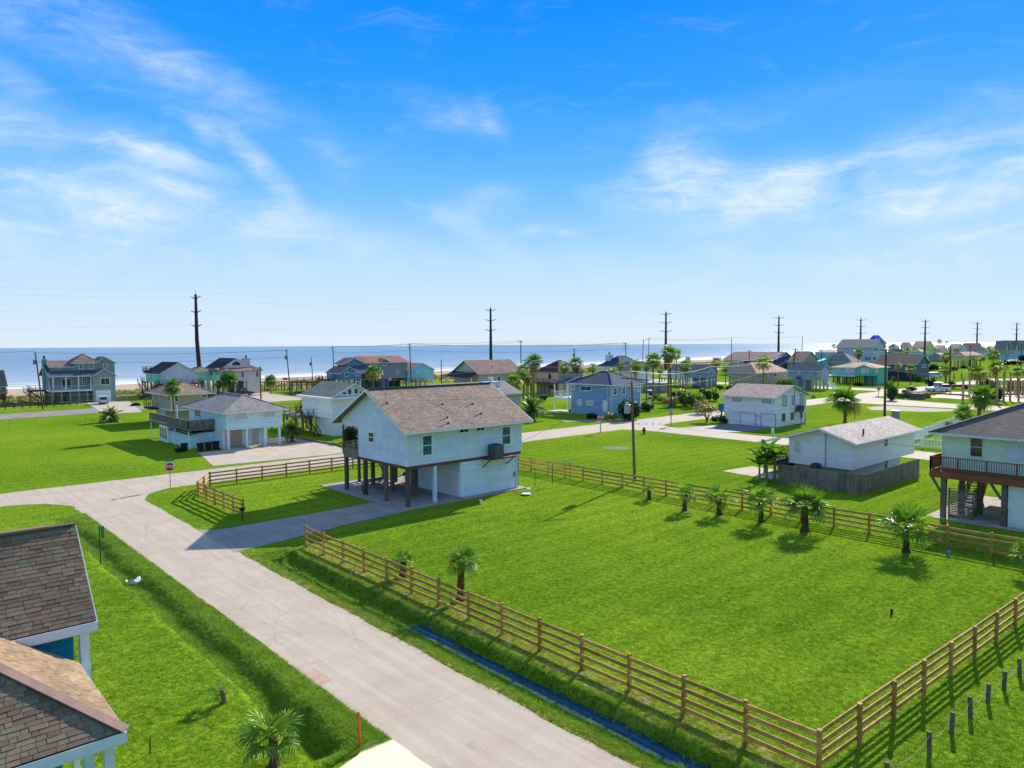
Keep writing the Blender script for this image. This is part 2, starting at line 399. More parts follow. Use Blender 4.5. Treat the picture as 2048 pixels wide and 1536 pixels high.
def grass_colour(t, pos, blade=False):
    """one colour field for the turf and for the blades standing on it"""
    sx = t.n.new('ShaderNodeSeparateXYZ'); t.l.new(pos, sx.inputs[0]); X, Y = sx.outputs[0], sx.outputs[1]
    big = t.noise(pos, .045, 4, .55); mid = t.noise(pos, .35, 5, .65); fine = t.noise(pos, 3.2, 3, .7)
    f = t.m('ADD', t.m('MULTIPLY', big, .62), t.m('ADD', t.m('MULTIPLY', mid, .2), t.m('MULTIPLY', fine, .2)))
    c = t.ramp(f, [(.30, (.104, .188, .012)), (.46, (.152, .266, .017)), (.56, (.196, .312, .020)), (.72, (.270, .360, .030))])
    # mown swathes
    mow = t.m('SINE', t.m('ADD', t.m('MULTIPLY', Y, 3.3), t.m('MULTIPLY', t.noise(pos, .25, 2), 5)))
    c = t.mix(1, c, t.rng(mow, -1, 1, .93, 1.05), 'MULTIPLY')
    # dry strip along the street fence and the road edge
    dry = t.m('MULTIPLY', t.rng(t.m('ABSOLUTE', t.m('SUBTRACT', X, 20.6)), .2, 1.1, 1, 0), t.rng(Y, 42, 44, 1, 0))
    dry2 = t.m('MULTIPLY', t.rng(t.m('ABSOLUTE', t.m('SUBTRACT', X, 17.25)), .1, .8, .9, 0), t.rng(Y, 44, 46, 1, 0))
    dn = t.rng(t.noise(pos, 1.6, 4, .7), .42, .66)
    c = t.mix(t.m('MULTIPLY', t.m('MAXIMUM', dry, dry2), t.m('ADD', t.m('MULTIPLY', dn, .75), .2)), c, (.30, .26, .06, 1))
    bare = t.m('MULTIPLY', dry, t.rng(t.noise(pos, 1.1, 3, .6), .58, .68)); c = t.mix(t.m('MULTIPLY', bare, .8), c, (.46, .38, .24, 1))
    return c, X, Y
def ground_material():
    M = bpy.data.materials.new('turf_and_sand'); M.use_nodes = True; t = NT(M.node_tree); P = t.n['Principled BSDF']
    pos = t.add('ShaderNodeNewGeometry', 'Position')
    c, X, Y = grass_colour(t, pos)
    th_ = t.m('ADD', t.m('MULTIPLY', t.noise(pos, 11, 3, .7), .65), t.m('MULTIPLY', t.noise(pos, 3.2, 3, .6), .35)); c = t.mix(1, c, t.rng(th_, .36, .60, .50, 1.10), 'MULTIPLY')   # thatch, with shade between the clumps put in as darker spots
    # clover heads and glints of wet grass painted as pale specks
    vo = t.n.new('ShaderNodeTexVoronoi'); t.l.new(pos, vo.inputs['Vector']); vo.inputs['Scale'].default_value = 4.5
    sp = t.m('MULTIPLY', t.rng(vo.outputs['Distance'], .03, .10, 1, 0), t.rng(t.noise(pos, .12, 4, .6), .50, .62))
    c = t.mix(t.m('MULTIPLY', sp, .55), c, (.55, .60, .42, 1))
    # puddled hollow and worn scars far off
    scar = t.rng(t.noise(t.v('MULTIPLY', pos, (.05, .22, 1)), 1, 5, .6), .70, .78); far = t.rng(Y, 80, 95)
    c = t.mix(t.m('MULTIPLY', t.m('MULTIPLY', scar, far), .5), c, (.10, .11, .03, 1))
    sh = t.m('ADD', t.m('SUBTRACT', Y, t.m('MULTIPLY', X, .13)), t.m('MULTIPLY', t.m('SUBTRACT', t.noise(pos, .06, 5, .65), .5), 34))
    dune = t.ramp(t.noise(pos, .10, 6, .7), [(.3, (.06, .10, .02)), (.48, (.20, .22, .05)), (.6, (.34, .26, .11)), (.72, (.16, .19, .05))])
    c = t.mix(t.rng(sh, 178, 200), c, dune)
    sand = t.mix(t.noise(pos, .2, 6, .7), (.40, .29, .20, 1), (.55, .43, .31, 1))
    c = t.mix(t.rng(sh, 228, 238), c, sand)
    wetl = t.m('SUBTRACT', Y, t.m('MULTIPLY', X, .13)); c = t.mix(t.rng(wetl, 282, 296), c, (.22, .19, .17, 1))
    t.put(P.inputs['Base Color'], c); P.inputs['Roughness'].default_value = .95; P.inputs['Specular IOR Level'].default_value = .0
    b1 = t.noise(pos, 9, 4, .75); b2 = t.noise(pos, 1.3, 4, .7)
    hh = t.m('ADD', t.m('MULTIPLY', b1, .085), t.m('MULTIPLY', b2, .16))
    bp = t.add('ShaderNodeBump', 0, {'Strength': .9, 'Distance': 1, 'Height': hh}); t.l.new(bp, P.inputs['Normal'])
    return M
GROUND = ground_material()
gmb = noisy_ground()
go = bpy.data.objects.new('ground', gmb.mesh('ground', GROUND, uv=False, smooth=True, fix=False)); link(go); tag(go, 'grassy coastal flat of lawns, dunes and sand', kind='structure')

def asphalt(name, a, b, crack=1.0):
    M = bpy.data.materials.new(name); M.use_nodes = True; t = NT(M.node_tree); P = t.n['Principled BSDF']
    pos = t.add('ShaderNodeNewGeometry', 'Position')
    c = t.mix(t.rng(t.noise(pos, .5, 6, .65), .3, .7), a, b)
    c = t.mix(1, c, t.rng(t.noise(pos, 38, 3, .8), .25, .75, .8, 1.18, 'LINEAR'), 'MULTIPLY')
    c = t.mix(1, c, t.rng(t.noise(t.v('MULTIPLY', pos, (2.2, .12, 1)), 1, 4, .6), .35, .65, .93, 1.05), 'MULTIPLY')
    vo = t.n.new('ShaderNodeTexVoronoi'); vo.feature = 'DISTANCE_TO_EDGE'
    t.l.new(t.v('ADD', pos, t.v('MULTIPLY', t.noise(pos, 1.2, 4, .7, 0, 1), (1.3, 1.3, 0))), vo.inputs['Vector']); vo.inputs['Scale'].default_value = .36
    ck = t.m('MULTIPLY', t.rng(vo.outputs['Distance'], .0, .010, 1, 0), t.rng(t.noise(pos, .16, 2), .40, .56))
    jt = t.m('ABSOLUTE', t.m('SUBTRACT', t.m('FRACT', t.m('ADD', t.m('DIVIDE', t.add('ShaderNodeSeparateXYZ', 1, [pos]), 6.1), t.m('MULTIPLY', t.noise(pos, .5, 3), .12))), .5))
    c = t.mix(t.m('MULTIPLY', t.rng(jt, .0, .005, .35, 0), t.rng(t.noise(pos, .4, 3), .4, .6)), c, (.16, .14, .13, 1))
    c = t.mix(t.m('MULTIPLY', ck, .42 * crack), c, (.13, .12, .11, 1))
    pt = t.m('MULTIPLY', t.rng(t.noise(pos, 1.1, 5, .7), .62, .72), t.rng(t.noise(pos, .12, 2), .52, .62)); c = t.mix(t.m('MULTIPLY', pt, .25), c, (.22, .19, .17, 1))
    t.put(P.inputs['Base Color'], c); P.inputs['Roughness'].default_value = .9; P.inputs['Specular IOR Level'].default_value = .2
    bp = t.add('ShaderNodeBump', 0, {'Strength': .5, 'Distance': 1, 'Height': t.m('MULTIPLY', t.noise(pos, 45, 2, .7), .012)}); t.l.new(bp, P.inputs['Normal'])
    return M
ROADM = asphalt('worn_pale_asphalt', (.42, .342, .262, 1), (.475, .395, .31, 1))
DRIVEM = asphalt('driveway_concrete', (.27, .24, .205, 1), (.34, .305, .265, 1), .6)
HIGHM = asphalt('highway_asphalt', (.22, .19, .175, 1), (.29, .255, .235, 1), .3)
PADM = asphalt('shell_pad', (.42, .34, .26, 1), (.50, .42, .33, 1), .4)
def ragged(pts, amp=.10, step=.6, seed=1):
    r_ = random.Random(seed); out = []; n = len(pts)
    for i in range(n):
        a = Vector(pts[i] + (0,)); b = Vector(pts[(i + 1) % n] + (0,)); L = (b - a).length; k = max(1, int(L / step)); nr = Vector((-(b - a).y, (b - a).x, 0)).normalized()
        ph = r_.random() * 9
        for j in range(k):
            t_ = j / k; p = a + (b - a) * t_
            o_ = 0 if j == 0 else amp * (math.sin(j * step * 1.1 + ph) * .5 + math.sin(j * step * 3.7 + ph * 2) * .3 + r_.uniform(-.5, .5))
            out.append(tuple(p + nr * o_)[:2])
    return out
def sheet(name, pts, z, m, label, amp=.08, step=.6, seed=1, th=.0):
    mb = MB(); q = ragged(pts, amp, step, seed) if amp else pts
    if th: mb.prism([(x, y, z - th) for x, y in q], (0, 0, th))
    else: mb.poly([(x, y, z) for x, y in q])
    o = bpy.data.objects.new(name, mb.mesh(name, m)); link(o); return tag(o, label, kind='structure')
# side street running away from the camera, the cross street, two more side streets, the coast road
sheet('road', [(12.35, -30), (17.15, -30), (17.15, 44.3), (17.35, 66.2), (18.3, 68.6), (20.5, 70.3), (30, 70.6), (87.4, 70.6), (160, 70.6), (300, 70.6), (300, 78), (-90, 78), (-90, 71.6), (8.2, 71.6), (10.8, 70.4), (12.3, 67.8), (12.5, 40)], .012, ROADM, 'pale worn street and the cross street it meets', .09, .7, 3)
sheet('side_street', [(87.3, -60), (93.6, -60), (93.6, 67.6), (95.4, 70.7), (85.6, 70.7), (87.3, 67.6)], .018, ROADM, 'pale side street behind the white houses', .1, 1.2, 4)
sheet('far_street', [(159.5, -80), (171, -80), (171.5, 52), (178, 70.7), (159.5, 70.7)], .018, ROADM, 'pale street running past the building site', .1, 2, 5)
sheet('beach_access_road', [(203, 77.9), (213, 77.9), (216, 150), (219, 178), (207, 178), (205, 150)], .024, ROADM, 'road from the cross street toward the beach houses', .1, 2, 6)
sheet('highway', [(-400, 104), (18, 158.5), (160, 177), (900, 273), (900, 286), (160, 190), (18, 171.5), (-400, 117)], .03, HIGHM, 'two lane coast road behind the lawns', .1, 4, 7)
sheet('driveway', [(17.0, 45.2), (21.2, 45.9), (26.1, 46.8), (31.2, 47.3), (31.2, 51.9), (26, 51.7), (18.5, 51.6), (17.2, 52.6)], .022, DRIVEM, 'concrete driveway leading under the raised house', .03, .6, 8)
sheet('near_driveway', [(12.55, 15), (12.5, 19.9), (11.9, 20.4), (11.2, 19.9), (9.6, 19.4), (8, 18.9), (7, 15)], .03, mat('cream_concrete', lin(226, 212, 180), .85, .08, .7, .002, 40, dirt=.3), 'cream concrete driveway apron', .03, .4, 9, .0)
sheet('road_patch', [(12.3, 25.2), (12.35, 26.6), (13.1, 26.6), (13.1, 25.2)], .02, mat('brown_patch', lin(176, 148, 128), .9, .1, 2, .004, 40), 'square brown repair patch at the road edge', .03, .3, 10)
sheet('house_apron', [(27.9, 79.9), (43.6, 78.2), (45.8, 87.2), (44.2, 98.5), (34, 98.5), (33, 90.9), (30.2, 91.4)], .026, PADM, 'broad tan concrete apron of the aqua house', .05, .8, 11)
sheet('shell_drive', [(34.5, 157), (41, 156), (47.5, 192), (38.5, 192)], .036, PADM, 'tan drive of the green beach house', .1, 1.5, 12)
sheet('garage_drive', [(66, 162), (80, 164), (84, 197), (72, 197)], .036, PADM, 'pale drive of the mint beach house', .1, 1.5, 13)
sheet('walkway', [(87.7, 84.4), (92.2, 79.6), (99, 78.1), (96.5, 79.5), (89.2, 86.8)], .02, DRIVEM, 'concrete walk across the verge', .03, .7, 14)
sheet('garage_apron', [(96.5, 56), (104.4, 55.6), (104.4, 62.8), (98, 64.5), (93.4, 66), (93.4, 57.5)], .03, mat('damp_asphalt', lin(112, 112, 116), .7, .15, 1, .004, 40), 'dark parking apron before the white garage house', .06, .8, 15)
sheet('parking_pad', [(64.2, 34.6), (69.5, 33.8), (69.5, 39.6), (64.8, 40.2)], .026, PADM, 'tan pad beside the white cottage', .05, .6, 16)
sheet('old_slab', [(144.8, 57.4), (147.5, 48.6), (153.5, 44.8), (156.6, 47), (156.6, 58.8), (150, 60.5)], .03, DRIVEM, 'bare concrete slab lying on the grass', .05, .8, 17)
sheet('puddle', [(92.6, 72.0), (94.3, 70.9), (95.6, 69.6), (96.6, 70.4), (97.2, 72.2), (95.4, 74.2), (93.4, 74.2)], .02, mat('puddle_water', lin(190, 200, 202), .06, .06, 1, spec=.8), 'pale puddle at the street corner', .12, .4, 18)
sheet('wet_patch', [(68.0, 58.6), (70.2, 56.9), (71.6, 57.4), (71, 59.2), (69.2, 60.4)], .006, mat('wet_grass', (.07, .085, .03), .8, .5, 3), 'small boggy patch in the vacant lawn', .25, .3, 19)
sheet('building_site_sand', [(186, 38), (188, 62), (212, 64), (230, 46), (226, 30), (196, 24)], .02, mat('site_sand', lin(214, 186, 164), .9, .2, .6, .02, 8), 'bare sand of the building site', .6, 1.2, 20)

# sea: deep water to the horizon, and the pale surf line
def sea_material():
    M = bpy.data.materials.new('sea_water'); M.use_nodes = True; t = NT(M.node_tree); P = t.n['Principled BSDF']
    pos = t.add('ShaderNodeNewGeometry', 'Position')
    sx = t.n.new('ShaderNodeSeparateXYZ'); t.l.new(pos, sx.inputs[0])
    off = t.m('SUBTRACT', sx.outputs[1], t.m('MULTIPLY', sx.outputs[0], .13))
    wob = t.m('ADD', off, t.m('MULTIPLY', t.m('SUBTRACT', t.noise(pos, .02, 4, .6), .5), 26))
    c = t.ramp(t.rng(wob, 300, 900, 0, 1, 'LINEAR'), [(0, (.42, .44, .44)), (.08, (.29, .345, .395)), (.4, (.16, .25, .345)), (1, (.10, .19, .30))])
    al = t.v('MULTIPLY', pos, (.016, .11, 1)); c = t.mix(1, c, t.rng(t.noise(al, 1, 5, .6), .3, .7, .82, 1.15, 'LINEAR'), 'MULTIPLY')
    brk = t.noise(t.v('MULTIPLY', pos, (.010, .10, 1)), 1, 5, .65)
    foam = t.m('MULTIPLY', t.rng(wob, 300, 322, 1, .55), t.rng(wob, 322, 360, 1, 0))
    foam = t.m('MULTIPLY', foam, t.rng(brk, .42, .56))
    foam = t.m('MAXIMUM', foam, t.m('MULTIPLY', t.rng(wob, 296, 305, 1, 0), .9))
    f2 = t.m('MULTIPLY', t.rng(wob, 360, 420, 1, 0), t.rng(brk, .66, .72)); foam = t.m('MAXIMUM', foam, t.m('MULTIPLY', f2, .7))
    c = t.mix(foam, c, (.78, .80, .80, 1))
    t.put(P.inputs['Base Color'], c); t.put(P.inputs['Roughness'], t.m('ADD', .22, t.m('MULTIPLY', foam, .6))); P.inputs['IOR'].default_value = 1.33; P.inputs['Specular IOR Level'].default_value = .13
    h = t.m('ADD', t.m('MULTIPLY', t.noise(t.v('MULTIPLY', pos, (.10, .22, 1)), 1, 4, .65), 1.1), t.m('MULTIPLY', t.noise(t.v('MULTIPLY', pos, (.5, .9, 1)), 1, 4, .7), .42))
    bp = t.add('ShaderNodeBump', 0, {'Strength': .8, 'Distance': 1, 'Height': h}); t.l.new(bp, P.inputs['Normal'])
    return M
mb = MB(); mb.grid(lambda u, v: (-42000 + 92000 * u, 285 + .13 * (-42000 + 92000 * u) + 52000 * v ** 2, -1.0), 40, 30)
tag(link(bpy.data.objects.new('sea', mb.mesh('sea', sea_material(), uv=False, fix=False))), 'blue grey sea with surf along the beach', kind='structure')
# water standing in the roadside ditch
def ditch_material():
    M = bpy.data.materials.new('ditch_water'); M.use_nodes = True; t = NT(M.node_tree); P = t.n['Principled BSDF']
    pos = t.add('ShaderNodeNewGeometry', 'Position')
    c = t.mix(t.rng(t.noise(pos, .8, 4, .6), .45, .6), (.012, .055, .10, 1), (.02, .06, .07, 1))  # blue base tint stands in for part of the sky reflection
    t.put(P.inputs['Base Color'], c); P.inputs['Roughness'].default_value = .03; P.inputs['IOR'].default_value = 1.33; P.inputs['Specular IOR Level'].default_value = 1
    bp = t.add('ShaderNodeBump', 0, {'Strength': .10, 'Distance': 1, 'Height': t.m('MULTIPLY', t.noise(pos, 6, 2), .006)}); t.l.new(bp, P.inputs['Normal'])
    return M
mb = MB(); mb.grid(lambda u, v: (18.1 + 1.7 * u, -25 + 53.5 * v, -.418), 1, 20)
tag(link(bpy.data.objects.new('water', mb.mesh('water', ditch_material(), uv=False))), 'still blue water in the roadside ditch', kind='structure')
# ------------------------------------------------------------------ house kit
def slab4(mb, a, b, c, d, th):
    """sheet through four points thickened downward"""
    i = len(mb.v); P = [Vector(p) for p in (a, b, c, d)]
    mb.v += [tuple(p) for p in P] + [tuple(p - Vector((0, 0, th))) for p in P]
    for q in ((0, 1, 2, 3), (7, 6, 5, 4), (0, 4, 5, 1), (1, 5, 6, 2), (2, 6, 7, 3), (3, 7, 4, 0)): mb.f.append(tuple(i + k for k in q))
class House:
    def __init__(s, name, label, x0, y0, x1, y1, group=None, cat='house'):
        s.x0, s.y0, s.x1, s.y1 = x0, y0, x1, y1; s.root = thing(name, label, cat, (x0, y0, 0), group)
    def box(s, name, m, *b, label=None): return part(name, MB().box(*b), m, s.root, label)
    def walls(s, m, z0, z1, b=None, name='wall'):
        x0, y0, x1, y1 = b or (s.x0, s.y0, s.x1, s.y1); return part(name, MB().box(x0, y0, z0, x1, y1, z1), m, s.root)
    def gable(s, axis, ze, zr, m, wm, trim, oh=.5, rk=.4, b=None, th=.12, ridge=None, ends=True):
        """ze: wall top, zr: ridge of roof surface; walls' gable ends added"""
        x0, y0, x1, y1 = b or (s.x0, s.y0, s.x1, s.y1)
        A0, A1, B0, B1 = (x0, x1, y0, y1) if axis == 'x' else (y0, y1, x0, x1)      # A along the ridge, B across
        c = (B0 + B1) / 2 if ridge is None else ridge
        P = (lambda a, b_, z: (a, b_, z)) if axis == 'x' else (lambda a, b_, z: (b_, a, z))
        s0 = (zr - ze) / (c - B0); s1 = (zr - ze) / (B1 - c)
        e0, e1 = ze - s0 * oh + th * .5, ze - s1 * oh + th * .5; zt = zr + th * .5
        r = MB(); a0, a1 = A0 - rk, A1 + rk
        slab4(r, P(a0, B0 - oh, e0), P(a1, B0 - oh, e0), P(a1, c, zt), P(a0, c, zt), th)
        slab4(r, P(a0, B1 + oh, e1), P(a1, B1 + oh, e1), P(a1, c, zt), P(a0, c, zt), th)
        roof = part('roof', r, m, s.root)
        f = MB(); fh = .15
        f.beam(P(a0 - .02, B0 - oh - .02, e0 - fh / 2 - .03), P(a1 + .02, B0 - oh - .02, e0 - fh / 2 - .03), .04, fh); f.beam(P(a0 - .02, B1 + oh + .02, e1 - fh / 2 - .03), P(a1 + .02, B1 + oh + .02, e1 - fh / 2 - .03), .04, fh)
        for a in (a0 - .025, a1 + .025):
            for bb, e in ((B0 - oh, e0), (B1 + oh, e1)):
                f.prism([P(a, bb, e - .02), P(a, c, zt - .02), P(a, c, zt - .02 - fh), P(a, bb, e - .02 - fh)], (.035, 0, 0) if axis == 'x' else (0, .035, 0))
        part('fascia', f, trim, roof)
        if ends:
            for a in (A0, A1 - .1): part('gable_wall', MB().prism([P(a, B0, ze), P(a, B1, ze), P(a, c, zr - th * .6)], (.1, 0, 0) if axis == 'x' else (0, .1, 0)), wm, s.root)
        return roof
    def hip(s, ze, zr, m, trim, oh=.5, b=None, th=.12, inset=None):
        x0, y0, x1, y1 = b or (s.x0, s.y0, s.x1, s.y1); x0 -= oh; y0 -= oh; x1 += oh; y1 += oh
        w, d = x1 - x0, y1 - y0; k = min(w, d) / 2 if inset is None else inset
        if w >= d: p, q = (x0 + k, (y0 + y1) / 2, zr), (x1 - k, (y0 + y1) / 2, zr)
        else: p, q = ((x0 + x1) / 2, y0 + k, zr), ((x0 + x1) / 2, y1 - k, zr)
        a, b_, c, d_ = (x0, y0, ze), (x1, y0, ze), (x1, y1, ze), (x0, y1, ze)
        r = MB()
        if w >= d: r.poly([a, b_, q, p]).poly([c, d_, p, q]).poly([b_, c, q]).poly([d_, a, p])
        else: r.poly([a, b_, p]).poly([b_, c, q, p]).poly([c, d_, q]).poly([d_, a, p, q])
        roof = part('roof', r, m, s.root, fix=False)
        so_ = MB().box(x0 + .01, y0 + .01, ze - .2, x1 - .01, y1 - .01, ze - .012); part('fascia', so_, trim, roof)
        hp = MB()
        for t_, cs in ((p, (a, d_)), (q, (b_, c))) if w >= d else ((p, (a, b_)), (q, (c, d_))):
            for e in cs: hp.beam(Vector(t_) + Vector((0, 0, .01)), Vector(e) + Vector((0, 0, .02)), .22, .05)
        hp.beam(Vector(p) + Vector((0, 0, .02)), Vector(q) + Vector((0, 0, .02)), .22, .05)
        part('ridge_cap', hp, m, roof); return roof
    def win(s, face, c, a0, a1, z0, z1, style='double', frame=WHITE, glass=GLASS, fw=.10, name='window'):
        if a0 > a1: a0, a1 = a1, a0
        if z0 > z1: z0, z1 = z1, z0
        B = (lambda mb, a, b_, za, zb, d0, d1: mb.box(c - d1, a, za, c - d0, b_, zb)) if face == 'x' else (lambda mb, a, b_, za, zb, d0, d1: mb.box(a, c - d1, za, b_, c - d0, zb))
        f = MB()
        B(f, a0, a1, z1 - fw, z1, .004, .06); B(f, a0, a1, z0, z0 + fw, .004, .07); B(f, a0, a0 + fw, z0 + fw, z1 - fw, .004, .055); B(f, a1 - fw, a1, z0 + fw, z1 - fw, .004, .055)
        mw = fw * .45
        if style in ('double', 'both'): zm = (z0 + z1) / 2; B(f, a0 + fw, a1 - fw, zm - mw / 2, zm + mw / 2, .012, .045)
        if style in ('slide', 'both'): am = (a0 + a1) / 2; B(f, am - mw / 2, am + mw / 2, z0 + fw, z1 - fw, .012, .046)
        if style == 'triple':
            for k in (1, 2): am = a0 + (a1 - a0) * k / 3; B(f, am - mw, am + mw, z0 + fw, z1 - fw, .012, .05)
        o = part(name, f, frame, s.root)
        g = MB(); B(g, a0 + fw * .5, a1 - fw * .5, z0 + fw * .5, z1 - fw * .5, .002, .014); part('pane', g, glass, o); return o
    def wpx(s, face, c, p0, p1, **k):
        f_ = onX if face == 'x' else onY; a0, z0 = f_(c, *p0); a1, z1 = f_(c, *p1); return s.win(face, c, a0, a1, z0, z1, **k)
    def door(s, face, c, a0, a1, z0, z1, m=None, frame=WHITE, name='door', panels=0):
        if a0 > a1: a0, a1 = a1, a0
        B = (lambda mb, a, b_, za, zb, d0, d1: mb.box(c - d1, a, za, c - d0, b_, zb)) if face == 'x' else (lambda mb, a, b_, za, zb, d0, d1: mb.box(a, c - d1, za, b_, c - d0, zb))
        o_ = MB(); B(o_, a0, a1, z0, z1, .003, .03); o = part(name, o_, m or WHITE, s.root)
        f = MB(); B(f, a0 - .1, a0, z0, z1 + .1, .004, .05); B(f, a1, a1 + .1, z0, z1 + .1, .004, .05); B(f, a0, a1, z1, z1 + .1, .004, .05); part('frame', f, frame, o)
        if panels:
            n = max(2, int((a1 - a0) / .65))
            for r_ in range(panels):
                for k in range(n):
                    q = MB(); ua = a0 + (a1 - a0) * (k + .12) / n; ub = a0 + (a1 - a0) * (k + .88) / n; za = z0 + (z1 - z0) * (r_ + .18) / panels; zb = z0 + (z1 - z0) * (r_ + .82) / panels
                    B(q, ua, ub, za, zb, .031, .055); part('panel', q, m or WHITE, o)
        else:
            q = MB(); B(q, a0 + .08, a0 + .14, z0 + .95, z0 + 1.05, .03, .09); part('handle', q, STEEL, o)
        return o
    def dpx(s, face, c, p0, p1, **k):
        f_ = onX if face == 'x' else onY; a0, z0 = f_(c, *p0); a1, z1 = f_(c, *p1); return s.door(face, c, a0, a1, min(z0, z1), max(z0, z1), **k)
    def piles(s, pts, z1, m=PILE, r=.14, name='pile', z0=0):
        for x, y in pts: part(name, MB().box(x - r, y - r, z0, x + r, y + r, z1), m, s.root)
    def corner(s, m, z0, z1, b=None, w=.1):
        x0, y0, x1, y1 = b or (s.x0, s.y0, s.x1, s.y1)
        for x, y in ((x0, y0), (x1, y0), (x0, y1)):
            q = MB(); q.box(x - .025 if x == x0 else x - w, y - .025 if y == y0 else y - w, z0, x + w if x == x0 else x + .025, y + w if y == y0 else y + .025, z1); part('corner_board', q, m, s.root)
    def deck(s, x0, y0, x1, y1, z, m=WOODD, sides='xyXY', rail=1.05, solid=0, post=2.0, piles=True, bal=0, rm=None, zb=None):
        rm = rm or m; d = MB().box(x0, y0, z - .05, x1, y1, z); fl = part('deck', d, m, s.root)
        j = MB(); j.box(x0, y0, z - .30, x1, y0 + .06, z - .052); j.box(x0, y1 - .06, z - .30, x1, y1, z - .052); j.box(x0, y0 + .062, z - .30, x0 + .06, y1 - .062, z - .052); j.box(x1 - .06, y0 + .062, z - .30, x1, y1 - .062, z - .052); part('rim_joist', j, m, fl)
        runs = []
        if 'y' in sides: runs.append(((x0, y0), (x1, y0)))
        if 'Y' in sides: runs.append(((x0, y1), (x1, y1)))
        if 'x' in sides: runs.append(((x0, y0), (x0, y1)))
        if 'X' in sides: runs.append(((x1, y0), (x1, y1)))
        for a, b_ in runs: rail_run(s.root, a, b_, z, rail, rm, post, solid, bal)
        if piles:
            nx, ny = max(1, round((x1 - x0) / 3)), max(1, round((y1 - y0) / 3))
            s.piles([(x0 + .3 + (x1 - x0 - .6) * i / nx, y0 + .3 + (y1 - y0 - .6) * k / ny) for i in range(nx + 1) for k in range(ny + 1)], z - .3, PILE, .1)
def rail_run(parent, a, b, z, h, m, post=2.0, solid=0, bal=0):
    a = Vector(a + (z,)); b = Vector(b + (z,)); L = (b - a).length; n = max(1, round(L / post)); r = part('railing', MB().beam(a + Vector((0, 0, h)), b + Vector((0, 0, h)), .12, .05), m, parent); part('rail', MB().beam(a + Vector((0, 0, .12)), b + Vector((0, 0, .12)), .05, .08), m, r)
    if not solid and not bal: part('rail', MB().beam(a + Vector((0, 0, h * .5)), b + Vector((0, 0, h * .5)), .04, .09), m, r)
    for k in range(n + 1):
        p = a.lerp(b, k / n); part('post', MB().box(p.x - .05, p.y - .05, z, p.x + .05, p.y + .05, z + h - .025), m, r)
    if bal:
        q = int(L / bal)
        for k in range(1, q):
            p = a.lerp(b, k / q); part('baluster', MB().box(p.x - .02, p.y - .02, z + .1, p.x + .02, p.y + .02, z + h - .03), m, r)
    if solid:
        q = max(1, int(L / .3)); d = (b - a).normalized()
        for k in range(q):
            p0 = a.lerp(b, (k + .06) / q); p1 = a.lerp(b, (k + .94) / q)
            part('board', MB().beam(p0 + Vector((0, 0, h / 2 + .03)), p1 + Vector((0, 0, h / 2 + .03)), .025, h - .14), m, r)
    return r
def stairs(parent, a, b, z0, z1, w, m, side, rails=True):
    """flight from point a (height z0) to b (height z1); side is the unit vector across"""
    a = Vector(a); b = Vector(b); sd_ = Vector(side); n = max(3, int(abs(z1 - z0) / .19)); st = part('staircase', MB().beam((a.x, a.y, z0 - .1), (b.x, b.y, z1 - .1), .06, .26).beam((a.x + sd_.x * w, a.y + sd_.y * w, z0 - .1), (b.x + sd_.x * w, b.y + sd_.y * w, z1 - .1), .06, .26), m, parent)
    for k in range(1, n):
        p = a.lerp(b, k / n); z = z0 + (z1 - z0) * k / n; dx = (b - a).normalized() * .13
        q = MB(); c = [(p.x - dx.x, p.y - dx.y), (p.x + dx.x, p.y + dx.y), (p.x + dx.x + sd_.x * w, p.y + dx.y + sd_.y * w), (p.x - dx.x + sd_.x * w, p.y - dx.y + sd_.y * w)]
        q.prism([(x, y, z - .04) for x, y in c], (0, 0, .04)); part('tread', q, m, st)
    if rails:
        q = MB()
        for o_ in (0, w):
            q.beam((a.x + sd_.x * o_, a.y + sd_.y * o_, z0 + .9), (b.x + sd_.x * o_, b.y + sd_.y * o_, z1 + .9), .05, .1)
            q.beam((a.x + sd_.x * o_, a.y + sd_.y * o_, z0 + .5), (b.x + sd_.x * o_, b.y + sd_.y * o_, z1 + .5), .04, .08)
            for k in range(4):
                p = a.lerp(b, k / 3); z = z0 + (z1 - z0) * k / 3; q.box(p.x + sd_.x * o_ - .045, p.y + sd_.y * o_ - .045, z - .1, p.x + sd_.x * o_ + .045, p.y + sd_.y * o_ + .045, z + .95)
        part('handrail', q, m, st)
    return st

# ------------------------------------------------------------------ the raised blue house in the middle
WB = wallm('light_blue', (208, 222, 230), .13, .05, .3)
h = House('stilt_house', 'pale blue gabled house on wooden piles with brown shingle roof in the fenced lawn', 31.9, 48.15, 44.3, 58.4)
RF = roofm('mauve_brown', (146, 128, 116))
h.walls(WB, 3.34, 6.56, (31.9, 48.15, 44.3, 55.7))
h.walls(WB, 3.34, 6.56, (34.4, 55.703, 44.3, 58.4))
h.walls(WB, 5.92, 6.56, (31.9, 55.703, 34.397, 58.4))
roof = h.gable('x', 6.56, 9.27, RF, WB, WHITE, oh=.85, rk=.7, th=.14, ridge=53.25)
part('ridge_vent', MB().beam((31.6, 53.25, 9.37), (45.0, 53.25, 9.37), .32, .07), DARK, roof)
h.box('rim_joist', WOODB, 31.95, 48.2, 3.08, 44.25, 58.35, 3.338)
h.corner(WHITE, 3.34, 6.5, w=.06)
part('deck', MB().box(31.9, 55.75, 3.30, 34.4, 58.4, 3.36), WOODG, h.root)
rail_run(h.root, (31.9, 55.75), (31.9, 58.4), 3.36, 1.0, WOODG, 1.3, 0, .14); rail_run(h.root, (31.95, 58.4), (34.4, 58.4), 3.36, 1.0, WOODG, 1.2, 0, .14)
for yy in (55.85, 57.08): part('board', MB().box(31.86, yy, 3.05, 31.89, yy + 1.17, 3.9), WOODG, h.root)
part('post', MB().box(31.86, 58.28, 3.36, 32.0, 58.42, 5.92), WOODB, h.root)
